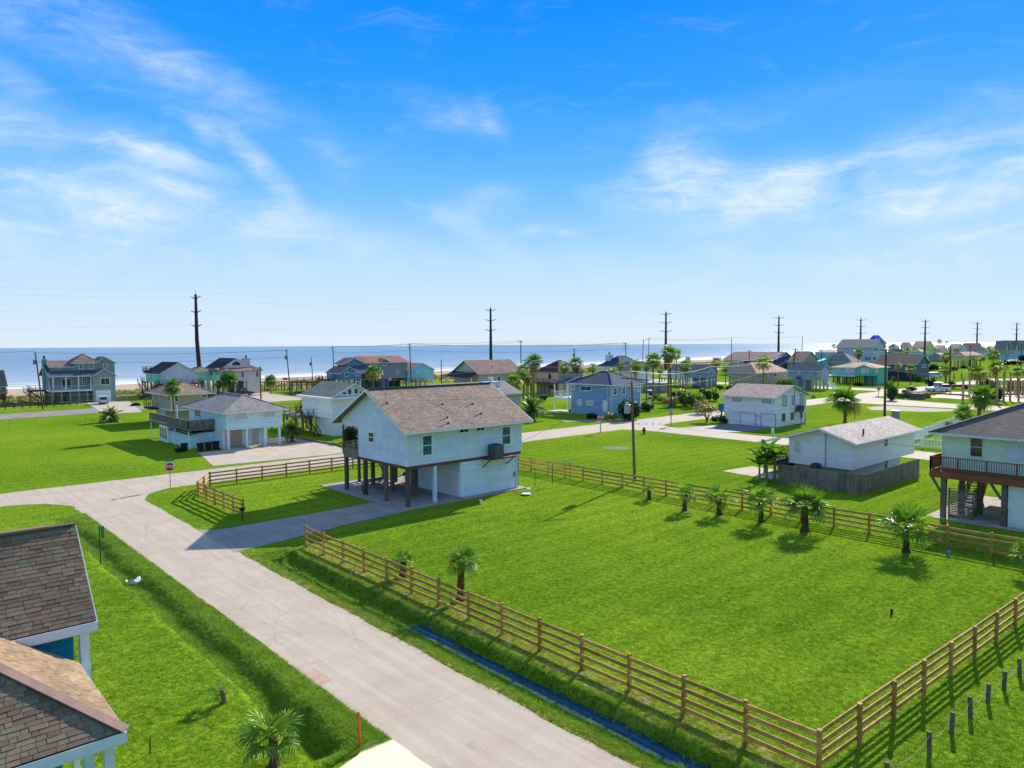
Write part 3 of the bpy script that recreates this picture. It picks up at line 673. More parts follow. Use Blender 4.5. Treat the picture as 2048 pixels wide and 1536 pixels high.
for p0, p1, st in (((842, 869.5), (866, 911.5), 'double'), ((1001.5, 852), (1022.5, 889.5), 'double')): h.wpx('y', 48.15, p0, p1, style=st, fw=.15, glass=mat('curtained_glass', lin(52, 88, 104), .12, .45, 1.6, spec=.8))
for p0, p1 in (((917.5, 856.5), (937.5, 865)), ((951, 853.5), (969.5, 861.5))): h.wpx('y', 48.15, p0, p1, style='slide', fw=.08)
h.wpx('x', 31.9, (736, 861), (750, 888), style='double', glass=GLASS, fw=.14)
h.piles([(32.05, 48.3), (32.05, 51.5), (32.05, 54.8), (32.05, 58.1), (34.75, 51.5), (34.75, 54.8), (34.75, 58.1), (37.2, 54.8), (37.2, 58.1), (40.5, 58.1), (44.1, 58.1)], 3.08, PILE, .15)
part('pile', MB().box(34.6, 48.2, 0, 34.86, 48.46, 3.08), WB, h.root, 'pale blue boxed corner post')
h.piles([(34.75, 60.6), (37.4, 60.6), (40.2, 60.6)], 3.1, PILE, .11)
h.deck(34.6, 58.45, 41.0, 60.8, 3.34, WOODG, 'xY', piles=False)
stairs(h.root, (38.6, 62.3), (43.2, 62.3), 3.3, 0, -1.1, FENCEW, (0, 1, 0))
h.deck(36.9, 60.85, 38.6, 62.4, 3.34, WOODG, 'xY', piles=False)
for x in (32.05, 34.75, 37.2):
    part('brace', MB().beam((x, 51.5, 2.0), (x, 52.5, 3.05), .06, .14), PILE, h.root)
e = part('storage_room', MB().box(37.35, 48.25, 0.05, 43.75, 56.5, 3.078), WB, h.root)
h.dpx('x', 37.35, (887, 943), (918, 992), m=paint('pale_lilac_door', (214, 206, 210)), name='garage_door', panels=4)
h.box('corner_board', WB, 43.66, 48.17, .05, 43.8, 48.25, 3.07)
for p0, p1 in (((986, 975), (992, 985)), ((1020, 968), (1027, 979))):
    a0, z0 = onY(48.25, *p0); a1, z1 = onY(48.25, *p1); part('flood_vent', MB().box(a0, 48.2, max(z1, .1), a1, 48.248, z0), WHITE, h.root)
part('meter_box', MB().box(43.35, 48.12, 1.1, 43.6, 48.245, 1.5), STEEL, h.root); part('conduit', MB().tube([(43.85, 48.1, 0), (43.85, 48.1, 3.0)], .04), STEEL, h.root)
# vent pipes on the roof slope
sl = (9.27 - 6.56) / (53.25 - 48.15)
for px, py in ((775, 806), (885.6, 808), (945, 808), (962, 827), (895, 835), (897, 846)):
    X, Y, Z = ray(px, py); t_ = (6.56 + .07 - sl * 48.15 - H) / (Z - sl * Y); x, y, z = X * t_, Y * t_, H + Z * t_
    v = part('roof_vent', MB().tube([(x, y, z - .05), (x, y, z + .42)], .045, 8), WHITE, h.root); part('boot', MB().tube([(x, y, z - .03), (x, y, z + .10)], [.13, .06], 8), DARK, v)
part('platform', MB().box(39.5, 46.95, 3.12, 42.6, 48.13, 3.24), WOODB, h.root)
for x in (39.7, 42.4): part('brace', MB().beam((x, 48.1, 2.4), (x, 47.1, 3.1), .08, .08), WOODB, h.root)
sheetm = GRAVEL
tag(link(bpy.data.objects.new('slab', MB().box(31.2, 47.5, -.05, 44.4, 61.6, .07).mesh('slab', GRAVEL))), 'worn concrete slab under the raised house', kind='structure')
def ac_unit(x, y, z, label, w=.85, hh=.95, m=STEEL, group='outdoor air conditioning units'):
    t = thing('air_conditioner', label, 'air conditioner', (x, y, z), group)
    mb = MB(); pts = [(x - w / 2, y - w / 2), (x + w / 2, y - w / 2), (x + w / 2, y + w / 2), (x - w / 2, y + w / 2)]
    mb.box(x - w / 2, y - w / 2, z, x + w / 2, y + w / 2, z + hh); part('casing', mb, mat('condenser_grey', lin(96, 98, 104), .6, .1, 9), t)
    g = MB()
    for k in range(7): zz = z + .1 + k * (hh - .2) / 6; g.box(x - w / 2 - .02, y - w / 2 - .02, zz, x + w / 2 + .02, y - w / 2 - .002, zz + .035); g.box(x - w / 2 - .02, y - w / 2 - .002, zz, x - w / 2 - .002, y + w / 2, zz + .035)
    part('grille', g, mat('condenser_fin', lin(66, 68, 74), .5), t); part('fan_guard', MB().tube([(x, y, z + hh), (x, y, z + hh + .05)], w * .4, 12), DARK, t)
ac_unit(40.7, 47.5, 3.245, 'grey air conditioner on the wooden platform of the raised blue house', .95, 1.12)

# ------------------------------------------------------------------ other houses round the crossing
def px_house(name, label, cx, gy, xl, xr, fy, ey, group=None):
    X, Y, X1, Y1 = footprint(cx, gy, xl, xr); h = House(name, label, X, Y, X1, Y1, group); h.zf = ht(X, Y, fy); h.ze = ht(X, Y, ey); return h
zz = lambda ox, oy, s: (lambda x, y: (ox + x / s, oy + y / s))

# aqua hip-roofed house across the cross street
q = zz(320, 770, 10.24); WA = wallm('aqua', (196, 228, 230), .2); RG = roofm('grey_speckled', (140, 138, 134))
h = px_house('aqua_house', 'aqua hip roofed house with brown side deck and white carport posts', 454.8, 900, 380.5, 564.6, 861, 823)
h.walls(WA, h.zf, h.ze); h.hip(h.ze - .06, h.ze + 1.75, RG, WHITE, oh=.75); h.corner(WHITE, h.zf, h.ze - .2)
h.wpx('y', h.y0, q(1525, 560), q(1805, 705), style='none', glass=BLIND); h.wpx('y', h.y0, zz(300, 640, 4.8)(1075, 862), zz(300, 640, 4.8)(1205, 935), style='none', glass=BLIND)
h.wpx('x', h.x0, q(715, 480), q(840, 670), style='slide')
h.dpx('x', h.x0, q(990, 640), q(1060, 840), m=paint('door_blue', (150, 200, 214)))
gx, gy_ = h.x0, h.y0 + 1.9
h.walls(WA, 0, h.zf, (gx + .05, gy_ + .6, h.x1 - 1.2, h.y1), 'ground_floor_wall')
h.door('y', gy_ + .6, gx + .9, gx + 2.9, .05, 2.2, m=mat('tan_garage_door', lin(190, 170, 150), .7, .05, 2, kind='siding', pitch=.25), name='garage_door'); h.door('y', gy_ + .6, gx + 4.2, gx + 5.1, .05, 2.1, m=paint('grey_door', (180, 182, 180)))
h.piles([(h.x0 + .25, h.y0 + .25), (h.x0 + 2.6, h.y0 + .25), (h.x0 + 5.0, h.y0 + .25), (h.x1 - .25, h.y0 + .25), (h.x0 + .15, h.y0 + 1.6), (h.x1 - .25, h.y0 + 4.5), (h.x1 - .25, h.y0 + 9), (h.x1 - 1.6, h.y0 + 1.7)], h.zf, WHITE, .13, 'post')
dk = (h.x0 - 3.3, h.y0 + 4.2, h.x0, h.y1 + 6.8)
h.deck(dk[0], dk[1], dk[2], dk[3], h.zf + .1, WOODG, 'xy', solid=1, piles=False)
ax0, ay0, ay1 = h.x0 - 2.9, h.y0 + 4.6, h.y1 - 1.2
h.walls(WA, 0, h.zf - .55, (ax0, ay0, h.x0 + .04, ay1), 'annex_wall'); h.walls(WHITE, 0, h.zf - .25, (ax0 - .4, ay1, h.x0, ay1 + 3.6), 'sunroom_wall')
for k in range(3): h.win('x', ax0 - .4, ay1 + .25 + k * 1.12, ay1 + 1.3 + k * 1.12, .35, h.zf - .45, style='double', glass=mat('amber_glass', lin(110, 92, 60), .2, .3, 3, spec=.8))
r = MB(); slab4(r, (ax0 - .3, ay0 - .3, h.zf - .62), (ax0 - .3, ay1, h.zf - .62), (h.x0, ay1, h.zf - .2), (h.x0, ay0 - .3, h.zf - .2), .08); part('annex_roof', r, WOODB, h.root)
h.door('y', ay0, ax0 + .9, ax0 + 1.8, .05, 1.75, m=GREYTRIM)
for k in range(4): h.piles([(dk[0] + .1, dk[1] + .2 + k * (dk[3] - dk[1] - .4) / 3)], h.zf - .2, WHITE, .06, 'post')
h.piles([(h.x0 - .1, h.y1 + 5)], h.ze - .3, WHITE, .08, 'post', h.zf)
part('roof_ladder', MB().tube([(h.x0 + 4.6, h.y0 + 5.5, h.ze + 1.2), (h.x0 + 3.3, h.y0 + 5.8, h.ze + 1.2)], .14, 8), WHITE, h.root)

# white boxy house with deck behind the apron
q = zz(560, 740, 10.24); WW = wallm('off_white', (222, 222, 218), .3); RGG = roofm('grey_green', (136, 136, 124))
h = px_house('white_house', 'boxy white house with a long raised deck and triangular gable windows', 664.5, 874, 632.8, 735, 837.7, 798.6)
h.y1 += .5; h.x1 += 1.5
h.walls(WW, h.zf, h.ze, (h.x0, h.y0, h.x1, h.y1 + 4)); h.corner(WHITE, h.zf, h.ze - .1)
part('band', MB().box(h.x0 - .6, h.y0 - .6, h.ze, h.x1 + .6, h.y1 + 4.6, h.ze + .24), WHITE, h.root)
h.gable('y', h.ze + .3, h.ze + 2.1, RGG, WW, WHITE, oh=.4, rk=.5, b=(h.x0 + .1, h.y0 + .4, h.x1 - .1, h.y1 + 4))
xm = (h.x0 + h.x1) / 2
for a in (-1.7, -.85, .2, 1.05): h.win('y', h.y0 + .4, xm + a, xm + a + .7, h.ze + .5, h.ze + (1.35 if abs(a + .35) < 1 else .95), style='none', fw=.07)
h.walls(WW, 0, h.zf, (h.x0 - .1 + .6, h.y0 + .5, h.x1, h.y1 + 1), 'ground_floor_wall')
for k in range(2): h.door('x', h.x0 + .5, h.y0 + .8 + k * 1.7, h.y0 + 2.3 + k * 1.7, .05, h.zf - .3, m=WW)
h.wpx('y', h.y0 + .5, q(1310, 1090), q(1420, 1245), style='double', glass=BLIND)
h.deck(h.x0 - 2.0, h.y1 + .2, h.x0 - .02, h.y1 + 11.5, h.zf, WOODG, 'xyY', post=1.9)
h.deck(h.x0 - .02, h.y1 + 4.1, h.x0 + 5.0, h.y1 + 11.5, h.zf - .01, WOODG, 'XY', post=2.2)
stairs(h.root, (h.x0 + .6, h.y1 + 6.1, 0), (h.x0 + 4.6, h.y1 + 6.1, 0), h.zf, h.ze + 1.8, 1.1, WOODD, (0, 1, 0))
stairs(h.root, (h.x0 - 1.8, h.y1 + .3, 0), (h.x0 - 1.8, h.y1 - 3.6, 0), h.zf, 0, .9, WOODD, (1, 0, 0))

# tan hip-roofed house
q = zz(270, 690, 10.24); WT = wallm('tan', (190, 164, 144), .18); RT = roofm('tan_brown', (152, 126, 112))
h = px_house('tan_house', 'low tan hip roofed house behind the deck of the aqua house', 343.7, 850, 306, 416, 820, 788.6)
h.walls(WT, h.zf, h.ze); h.hip(h.ze, h.ze + 1.9, RT, WHITE, oh=1.0); h.corner(WHITE, h.zf, h.ze - .2)
part('band', MB().box(h.x0 - .08, h.y0 - .08, h.zf - .2, h.x1 + .08, h.y1 + .08, h.zf), WHITE, h.root)
h.walls(wallm('tan_lower', (156, 150, 120), .4), 0, h.zf - .2, (h.x0 + .5, h.y0 + .5, h.x1 - .3, h.y1 - .3), 'ground_floor_wall')
for p0, p1, f_ in (((415, 1005), (460, 1165), 'x'), ((500, 1010), (545, 1130), 'x'), ((670, 1035), (722, 1160), 'x'), ((800, 1035), (890, 1160), 'y'), ((1355, 1010), (1480, 1080), 'y')):
    h.wpx(f_, h.x0 if f_ == 'x' else h.y0, q(*p0), q(*p1), style='double')
for k in range(3): h.door('x', h.x0 + .5, h.y0 + 5.2 + k * 1.5, h.y0 + 6.4 + k * 1.5, .05, 2.0, m=paint('cream_panel', (206, 200, 160)))
h.deck(h.x0 - 1.4, h.y0 + 6.6, h.x0 - .02, h.y1, h.zf, WOODD, 'xY', piles=False, post=1.2)
part('roof_vent', MB().tube([(h.x0 + 1.2, h.y0 + 6.5, h.ze + .5), (h.x0 + 1.2, h.y0 + 6.5, h.ze + .95)], .12, 8), DARK, h.root)

# white garage house by the crossing
q = zz(1440, 670, 10.24); q2 = zz(1380, 600, 5.69); WP = wallm('white_plain', (230, 226, 222), .3, .03); RP = roofm('pink_brown', (156, 140, 132)); BLUT = paint('blue_trim', (70, 120, 150))
h = px_house('white_garage_house', 'white gabled house over two garage doors with blue trim', 1549, 855, 1448, 1612, 829, 794)
h.walls(WP, 0, h.ze); h.gable('y', h.ze, h.ze + 1.55, RP, WP, GREYTRIM, oh=.6, rk=.5)
part('band', MB().box(h.x0 - .15, h.y0 - .03, h.zf - .1, h.x0 - .002, h.y1, h.zf), WHITE, h.root)
for p0, p1 in (((270, 1225), (435, 1365)), ((870, 1255), (1045, 1400))): h.wpx('x', h.x0, q(*p0), q(*p1), style='slide', frame=BLUT, glass=BLIND)
for p0, p1 in (((1280, 1255), (1360, 1450)), ((1470, 1240), (1520, 1420)), ((1635, 1220), (1705, 1405))): h.wpx('y', h.y0, q(*p0), q(*p1), style='double', frame=BLUT, glass=BLIND)
for p0, p1 in (((1045, 1292), (1080, 1375)), ((1145, 1282), (1178, 1360)), ((1248, 1265), (1280, 1340))): h.wpx('y', h.y0, q2(*p0), q2(*p1), style='double', frame=BLUT, fw=.08)
for p0, p1 in (((578, 1272), (745, 1420)), ((812, 1288), (967, 1445))):
    a0, z0 = onX(h.x0, *q2(*p0)); a1, z1 = onX(h.x0, *q2(*p1)); h.door('x', h.x0, a0, a1, .05, min(2.0, z0), m=WHITE, frame=BLUT, name='garage_door', panels=3)
h.deck(h.x0 + 1.2, h.y1 + .02, h.x0 + 5, h.y1 + 1.7, h.zf, BLUT, 'xY', solid=1, rm=BLUT)
ac_unit(h.x0 + 6.8, h.y0 - .75, h.zf + .12, 'dark air conditioner on the shelf of the white garage house', .9, .9)
part('platform', MB().box(h.x0 + 6.1, h.y0 - 1.3, h.zf, h.x0 + 7.6, h.y0 - .01, h.zf + .11), BLUT, h.root)
for x in (6.2, 7.5): part('post', MB().box(h.x0 + x - .05, h.y0 - 1.25, 0, h.x0 + x + .05, h.y0 - 1.15, h.zf), BLUT, h.root)
part('mast', MB().tube([(h.x0 + 6.2, h.y0 - .08, h.zf + 1), (h.x0 + 6.2, h.y0 - .08, h.ze + .9)], .035), STEEL, h.root)

# white cottage inside the board fence
q = zz(1500, 780, 3.737); WC = wallm('cottage_white', (232, 230, 224), .13, .03); RC = roofm('pale_pink', (184, 172, 164), .13)
cx0 = 67.4; cy0 = bis(lambda y: proj(cx0, y, 1.4)[0], 1704.7, 20, 50); cy1 = bis(lambda y: proj(cx0, y, 2)[0], 1577.6, 20, 60); cx1 = bis(lambda x: proj(x, cy0, 2)[0], 1829, 68, 110)
h = House('white_cottage', 'white cottage with pale pink roof behind the grey board fence', cx0, cy0, cx1, cy1); h.zf = ht(cx0, cy0, 940.6); h.ze = ht(cx0, cy0, 883)
za = ht(cx0, (cy0 + cy1) / 2, 856)
h.walls(WC, h.zf, h.ze); yr = bis(lambda y: proj(cx0 - .5, y, za)[0], 1639, 20, 60)
h.gable('x', h.ze, za, RC, WC, WHITE, oh=.5, rk=.6, ridge=yr)
sl_ = (za - h.ze) / (cy1 - yr)
r = MB(); slab4(r, (cx0 - .6, cy1 + .52, h.ze - sl_ * .5 + .05), (cx1, cy1 + .52, h.ze - sl_ * .5 + .05), (cx1, cy1 + 2.9, h.ze - sl_ * 2.6), (cx0 - .6, cy1 + 2.9, h.ze - sl_ * 2.6), .12); pr = part('porch_roof', r, RC, h.root)
part('fascia', MB().prism([(cx0 - .64, cy1 + .52, h.ze - sl_ * .5 + .04), (cx0 - .64, cy1 + 2.92, h.ze - sl_ * 2.6 - .01), (cx0 - .64, cy1 + 2.92, h.ze - sl_ * 2.6 - .24), (cx0 - .64, cy1 + .52, h.ze - sl_ * .5 - .19)], (.035, 0, 0)), WHITE, pr)
h.walls(wallm('cottage_lower', (190, 200, 204), .13), 0, h.zf, (cx0 + .9, cy0 + .7, cx1 - 2, cy1 - .2), 'ground_floor_wall')
h.wpx('x', cx0, q(328, 370), q(384, 478), style='double', glass=BLIND); h.wpx('y', cy0, q(1000, 365), q(1028, 422), style='double')
h.win('y', cy0 + .7, cx0 + 9.2, cx0 + 10, .2, h.zf - .15, style='none', fw=.06)
h.deck(cx0 - .5, cy1 + .02, cx0 + 6, cy1 + 2.7, h.zf - .1, WOODD, 'xY', bal=.25)
for x in (cx0 - .4, cx0 + 5.5): part('post', MB().box(x - .06, cy1 + 2.55, h.zf, x + .06, cy1 + 2.67, h.ze - sl_ * 2.5), WOODB, h.root)
part('conduit', MB().tube([(cx0 - .06, yr - .4, h.zf + .1), (cx0 - .06, yr - .4, h.ze + .55)], .04), STEEL, h.root)
part('roof_vent', MB().tube([(cx0 + 4, yr - 2.2, h.ze + .3), (cx0 + 4, yr - 2.2, h.ze + .8)], .09, 8), DARK, h.root)
ac_unit(cx0 - .7, cy0 + 3.1, .92, 'small grey air conditioner on the gable wall of the white cottage', .7, .7); part('platform', MB().box(cx0 - 1.2, cy0 + 2.6, .8, cx0 - .01, cy0 + 3.7, .915), WOODD, h.root)
for y in (cy0 + 2.7, cy0 + 3.6): part('post', MB().box(cx0 - 1.15, y - .05, 0, cx0 - 1.05, y + .05, .8), WOODD, h.root)

# mint house at the right edge
q = zz(1848, 800, 5.91); WM = wallm('mint', (206, 228, 196), .15, .03); RD = roofm('dark_brown_shingle', (104, 96, 94), .15)
X0 = 60.9; y1 = bis(lambda y: proj(X0, y, 5)[0], 1884.4, 5, 40); zf = ht(59.0, onX(59.0, 1864, 947)[0], 947) + .1
ze = onX(X0, 1884.4, 863.5)[1]
h = House('mint_house', 'pale mint house with dark shingles and long red brown deck at the right edge', X0, y1 - 12.5, X0 + 11, y1)
h.walls(WM, zf, ze); h.hip(ze, ze + 2.75, RD, GREYTRIM, oh=.75); h.corner(GREYTRIM, zf, ze - .2)
h.wpx('x', X0, q(538, 425), q(705, 690), style='double', frame=GREYTRIM)
h.dpx('x', X0, q(985, 525), q(1140, 720), m=GREYTRIM, frame=GREYTRIM); h.root.children
dy1 = onX(59.0, 1861.5, 910)[0]; dz = zf + .16
h.deck(59.0, y1 - 12.5, X0 - .01, dy1, dz, WOODB, 'xY', bal=.15, post=1.75, piles=False)
part('rim_board', MB().box(58.94, y1 - 12.5, dz - .5, 58.99, dy1, dz - .02), WOODB, h.root); part('rim_board', MB().box(58.98, dy1 + .01, dz - .5, X0, dy1 + .06, dz - .02), WOODB, h.root)
h.deck(X0, y1 + .02, X0 + 9, dy1, dz - .02, WOODB, 'Y', bal=.15, post=1.75, piles=False)
for x, y in ((59.35, 18.2), (59.35, 14.35), (63.5, 18.2), (63.5, 14.35), (63.5, 10.4), (68, 18.2), (59.35, 10.0)): part('pile', MB().box(x - .17, y - .17, .05, x + .17, y + .17, dz - .3), PILE, h.root)
for a, b_ in (((59.35, 18.4, 1.9), (59.35, 19.1, dz - .4)), ((59.35, 14.55, 1.9), (59.35, 15.3, dz - .4))): part('brace', MB().beam(a, b_, .12, .16), PILE, h.root)
part('beam', MB().box(59.2, y1 - 12, dz - .55, 59.45, dy1 - .1, dz - .3), PILE, h.root)
h.walls(wallm('pale_mint_lower', (200, 222, 204), 3), .05, zf - .3, (59.3, y1 - 12.4, 68, 14.12), 'ground_floor_wall')
st_ = MB().box(59.7, 16.35, .05, 61.9, 18.0, 2.1); 
sh_ = part('shower_stall', MB().box(59.72, 16.37, .06, 59.78, 17.98, .2), WOODG, h.root)
for k in range(15): z = .2 + k * .125; part('slat', MB().box(59.68, 16.35, z, 59.72, 18.0, z + .09), WOODG, sh_); part('slat', MB().box(59.74, 16.31, z, 61.9, 16.35, z + .09), WOODG, sh_)
for x, y in ((59.75, 16.4), (60.8, 16.4), (61.9, 16.4), (59.75, 17.95), (61.9, 17.95)): part('post', MB().box(x - .04, y - .04, .06, x + .04, y + .04, 2.15), WOODG, sh_)
part('top_board', MB().box(59.66, 16.3, 2.151, 61.94, 16.42, 2.19).box(59.66, 16.421, 2.151, 59.78, 18.02, 2.19).box(61.82, 16.421, 2.151, 61.94, 18.02, 2.19), WOODG, sh_)
stairs(h.root, (64.2, 17.2), (67.6, 17.2), 0, dz, 1.1, WOODB, (0, 1, 0))
tag(link(bpy.data.objects.new('slab', MB().box(58.6, 4, -.05, 70, 19.2, .05).mesh('slab', GRAVEL))), 'concrete slab under the mint house', kind='structure')
# ------------------------------------------------------------------ near house at the lower left: shingles laid one by one
WTEAL = wallm('teal', (20, 124, 158), .18, .04, .1)
NF = thing('shingled_house', 'near teal house with brown shingle roofs and pale fascia in the lower left corner', 'house', (4.5, 19.5, 0))
def shingle_mat(name, a, b, c):
    M = bpy.data.materials.new(name); M.use_nodes = True; t = NT(M.node_tree); P = t.n['Principled BSDF']; pos = t.add('ShaderNodeNewGeometry', 'Position')
    ri = t.add('ShaderNodeObjectInfo', 'Random'); at = t.add('ShaderNodeAttribute', 2, attribute_name='tone')
    f = t.m('FRACT', t.m('ADD', t.m('MULTIPLY', ri, 7.3), at))
    col = t.ramp(f, [(0, a), (.45, b), (.75, c), (1, a)])
    col = t.mix(1, col, t.rng(t.noise(pos, 70, 2, .8), .25, .75, .66, 1.35, 'LINEAR'), 'MULTIPLY')
    moss = t.m('MULTIPLY', t.rng(t.noise(pos, 1.1, 5, .7), .52, .66), .45); col = t.mix(moss, col, (.13, .15, .09, 1))
    col = t.mix(1, col, t.rng(t.noise(pos, .7, 4, .6), .3, .7, .85, 1.12), 'MULTIPLY')
    t.put(P.inputs['Base Color'], col); P.inputs['Roughness'].default_value = .95; P.inputs['Specular IOR Level'].default_value = .1
    bp = t.add('ShaderNodeBump', 0, {'Strength': .6, 'Distance': 1, 'Height': t.m('MULTIPLY', t.noise(pos, 110, 2, .8), .006)}); t.l.new(bp, P.inputs['Normal'])
    return M
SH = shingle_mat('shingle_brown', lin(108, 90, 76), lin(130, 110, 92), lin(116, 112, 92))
SHLIT = shingle_mat('shingle_sunlit', lin(136, 114, 94), lin(156, 132, 106), lin(130, 114, 94))  # lighter copy of the brown shingles, sunlight put into the colour
ROOFBASE = mat('roof_underlay', lin(52, 42, 38), .95, .2)
def shingled(name, O, U, V, su, sv, m, clip, limit, expo=.143, seed=1, label=None):
    """O corner at the eave, U along the eave, V up the slope; shingles overlap like the real ones"""
    O, U, V = Vector(O), Vector(U).normalized(), Vector(V).normalized(); N = U.cross(V)
    if N.z < 0: N = -N
    b = MB(); 
    pl = clip([(0, 0), (su, 0), (su, sv), (0, sv)])
    b.prism([O + U * p[0] + V * p[1] - N * .03 for p in pl], -N * .08); roof = part(name, b, ROOFBASE, NF, label)
    r_ = random.Random(seed); cache = {}; cnt = 0; rest = MB(); rows = int(sv / expo) + 1; items = []
    for i in range(rows):
        u = -r_.uniform(0, .3); v0 = i * expo
        while u < su:
            w_ = r_.choice((.16, .22, .27, .33, .4, .46)); ua, ub = max(u, 0), min(u + w_, su)
            if ub - ua > .03: items.append((ua, ub, v0, r_.random()))
            u += w_ + .006
    base = Vector(base_of(NF))
    for ua, ub, v0, rr in items:
        v1 = min(v0 + expo * 1.25, sv)
        q = clip([(ua + .003, v0), (ub - .003, v0), (ub - .003, v1), (ua + .003, v1)])
        if len(q) < 3: continue
        lift = .012 + .010 * rr
        top = [O + U * a + V * c + N * (lift + .014 * (1 - (c - v0) / (v1 - v0 + 1e-6))) - N * .02 for a, c in q]
        cu = sum(a for a, c in q) / len(q); cv = sum(c for a, c in q) / len(q); cen = O + U * cu + V * cv
        if cnt < limit and proj(*cen)[0] > -8:
            mb = MB(); mb.prism(top, -N * .02)
            me = bpy.data.meshes.new('shingle'); me.from_pydata([tuple(Vector(p) - cen) for p in mb.v], [], mb.f); me.materials.append(m)
            o = bpy.data.objects.new('shingle', me); o.location = cen - base; link(o, roof); cnt += 1
        else: rest.prism(top, -N * .02); 
    if rest.v:
        me = rest.mesh('shingles', m, base, uv=False, fix=False); at = me.attributes.new('tone', 'FLOAT', 'FACE'); 
        k = 0; vals = []
        npr = []
        for f in rest.f: vals.append(0)
        # tone per closed shingle: faces of one prism follow one another
        i = 0
        while i < len(rest.f):
            n = len(rest.f[i]); tone = r_.random()
            for j in range(n + 2): vals[i + j] = tone
            i += n + 2
        at.data.foreach_set('value', vals); o = bpy.data.objects.new('shingles', me); link(o, roof); o['kind'] = 'stuff'
    return roof
def clip_half(poly, a, b, c):
    """keep a*u+b*v<=c"""
    out = []
    for i in range(len(poly)):
        p, q_ = poly[i], poly[(i + 1) % len(poly)]; dp = a * p[0] + b * p[1] - c; dq = a * q_[0] + b * q_[1] - c
        if dp <= 0: out.append(p)
        if dp * dq < 0: t_ = dp / (dp - dq); out.append((p[0] + (q_[0] - p[0]) * t_, p[1] + (q_[1] - p[1]) * t_))
    return out
# upper roof: slope facing the viewer (-Y), ridge along X, right end at x=5.0
UX = 5.0; rk0, rk1 = (24.67, 4.67), (27.23, 7.19)
L1 = math.hypot(rk1[0] - rk0[0], rk1[1] - rk0[1])
shingled('upper_roof', (UX - 9, rk0[0], rk0[1]), (1, 0, 0), (0, rk1[0] - rk0[0], rk1[1] - rk0[1]), 9, L1, SH, lambda p: p, 170, seed=3)
part('upper_roof_back', MB().prism([(UX, rk1[0], rk1[1]), (UX - 9, rk1[0], rk1[1]), (UX - 9, rk1[0] + 2.6, rk0[1]), (UX, rk1[0] + 2.6, rk0[1])], (0, 0, -.1)), ROOFBASE, NF)
part('ridge_vent', MB().beam((UX - 9, rk1[0] + .02, rk1[1] + .02), (UX - .75, rk1[0] + .02, rk1[1] + .02), .30, .07), SH, NF)
part('ridge_cap', MB().beam((UX - .75, rk1[0], rk1[1] + .01), (UX + .02, rk1[0], rk1[1] + .01), .24, .035), SH, NF)
part('fascia', MB().box(UX - 9, rk0[0] - .05, rk0[1] - .30, UX + .03, rk0[0] + .0, rk0[1] - .035).prism([(UX + .005, rk0[0], rk0[1] - .04), (UX + .005, rk1[0], rk1[1] - .04), (UX + .005, rk1[0], rk1[1] - .26), (UX + .005, rk0[0], rk0[1] - .26)], (.03, 0, 0)), GREYTRIM, NF)
part('wall', MB().box(UX - 9, rk0[0] + .45, 3.0, UX - .55, rk0[0] + 4.6, rk0[1] + .2), WTEAL, NF)
part('post', MB().box(UX - .45, rk0[0] + .02, 0, UX - .2, rk0[0] + .27, rk0[1] - .3), GREYTRIM, NF)
part('soffit', MB().box(UX - 9, rk0[0], rk0[1] - .34, UX, rk0[0] + .45, rk0[1] - .305), GREYTRIM, NF)
# porch roof: hip with corner at (4.5, 19.4)
kx, ky, kz = 4.46, 19.35, 3.55
# slope: the hip line must pass through pixel (0, 1338)
def hp(p_): 
    t_ = bis(lambda t: -proj(kx - t, ky + t, kz + p_ * t)[0], 0, 0, 6); return proj(kx - t_, ky + t_, kz + p_ * t_)[1]
PS = bis(hp, 1337, .1, 1.2)
k_ = math.sqrt(1 + PS * PS)
sv = 3.4
cl = lambda poly: clip_half(poly, 1, 1 / k_, 8.4)        # v/k is the run inward; keep left of the hip line
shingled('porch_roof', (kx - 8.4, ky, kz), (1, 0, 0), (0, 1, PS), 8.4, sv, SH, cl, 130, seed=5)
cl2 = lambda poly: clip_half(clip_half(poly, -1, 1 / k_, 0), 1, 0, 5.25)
shingled('side_roof', (kx, ky, kz), (0, 1, 0), (-1, 0, PS), 5.25, sv, SHLIT, cl2, 0, seed=8, label='side slope of the porch roof, its tan tone painted as sunlit')
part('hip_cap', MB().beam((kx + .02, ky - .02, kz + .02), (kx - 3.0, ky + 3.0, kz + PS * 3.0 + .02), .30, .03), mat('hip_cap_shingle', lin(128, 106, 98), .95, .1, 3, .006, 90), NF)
part('fascia', MB().box(kx - 8.4, ky - .04, kz - .30, kx + .03, ky + .0, kz - .035).box(kx - .01, ky + .001, kz - .30, kx + .03, ky + 5.2, kz - .035), GREYTRIM, NF)
part('soffit', MB().box(kx - 8.4, ky, kz - .34, kx - .01, ky + 5.2, kz - .305), GREYTRIM, NF)
part('post', MB().box(kx - .42, ky + .25, 0, kx - .2, ky + .47, kz - .34), GREYTRIM, NF); part('post', MB().box(kx - .85, ky + 1.6, 0, kx - .70, ky + 1.75, kz - .34), WHITE, NF)
part('wall', MB().box(kx - 8.4, ky + 2.2, 0, kx - 1.0, ky + 5.3, kz + .2), WTEAL, NF)
part('porch_floor', MB().box(kx - 8.4, ky + .2, .9, kx - .9, ky + 2.2, 1.0), WOODG, NF)
part('stair_rail', MB().beam((kx - 1.55, ky + .9, 3.0), (kx - .9, ky + .6, 1.0), .14, .12), WHITE, NF)
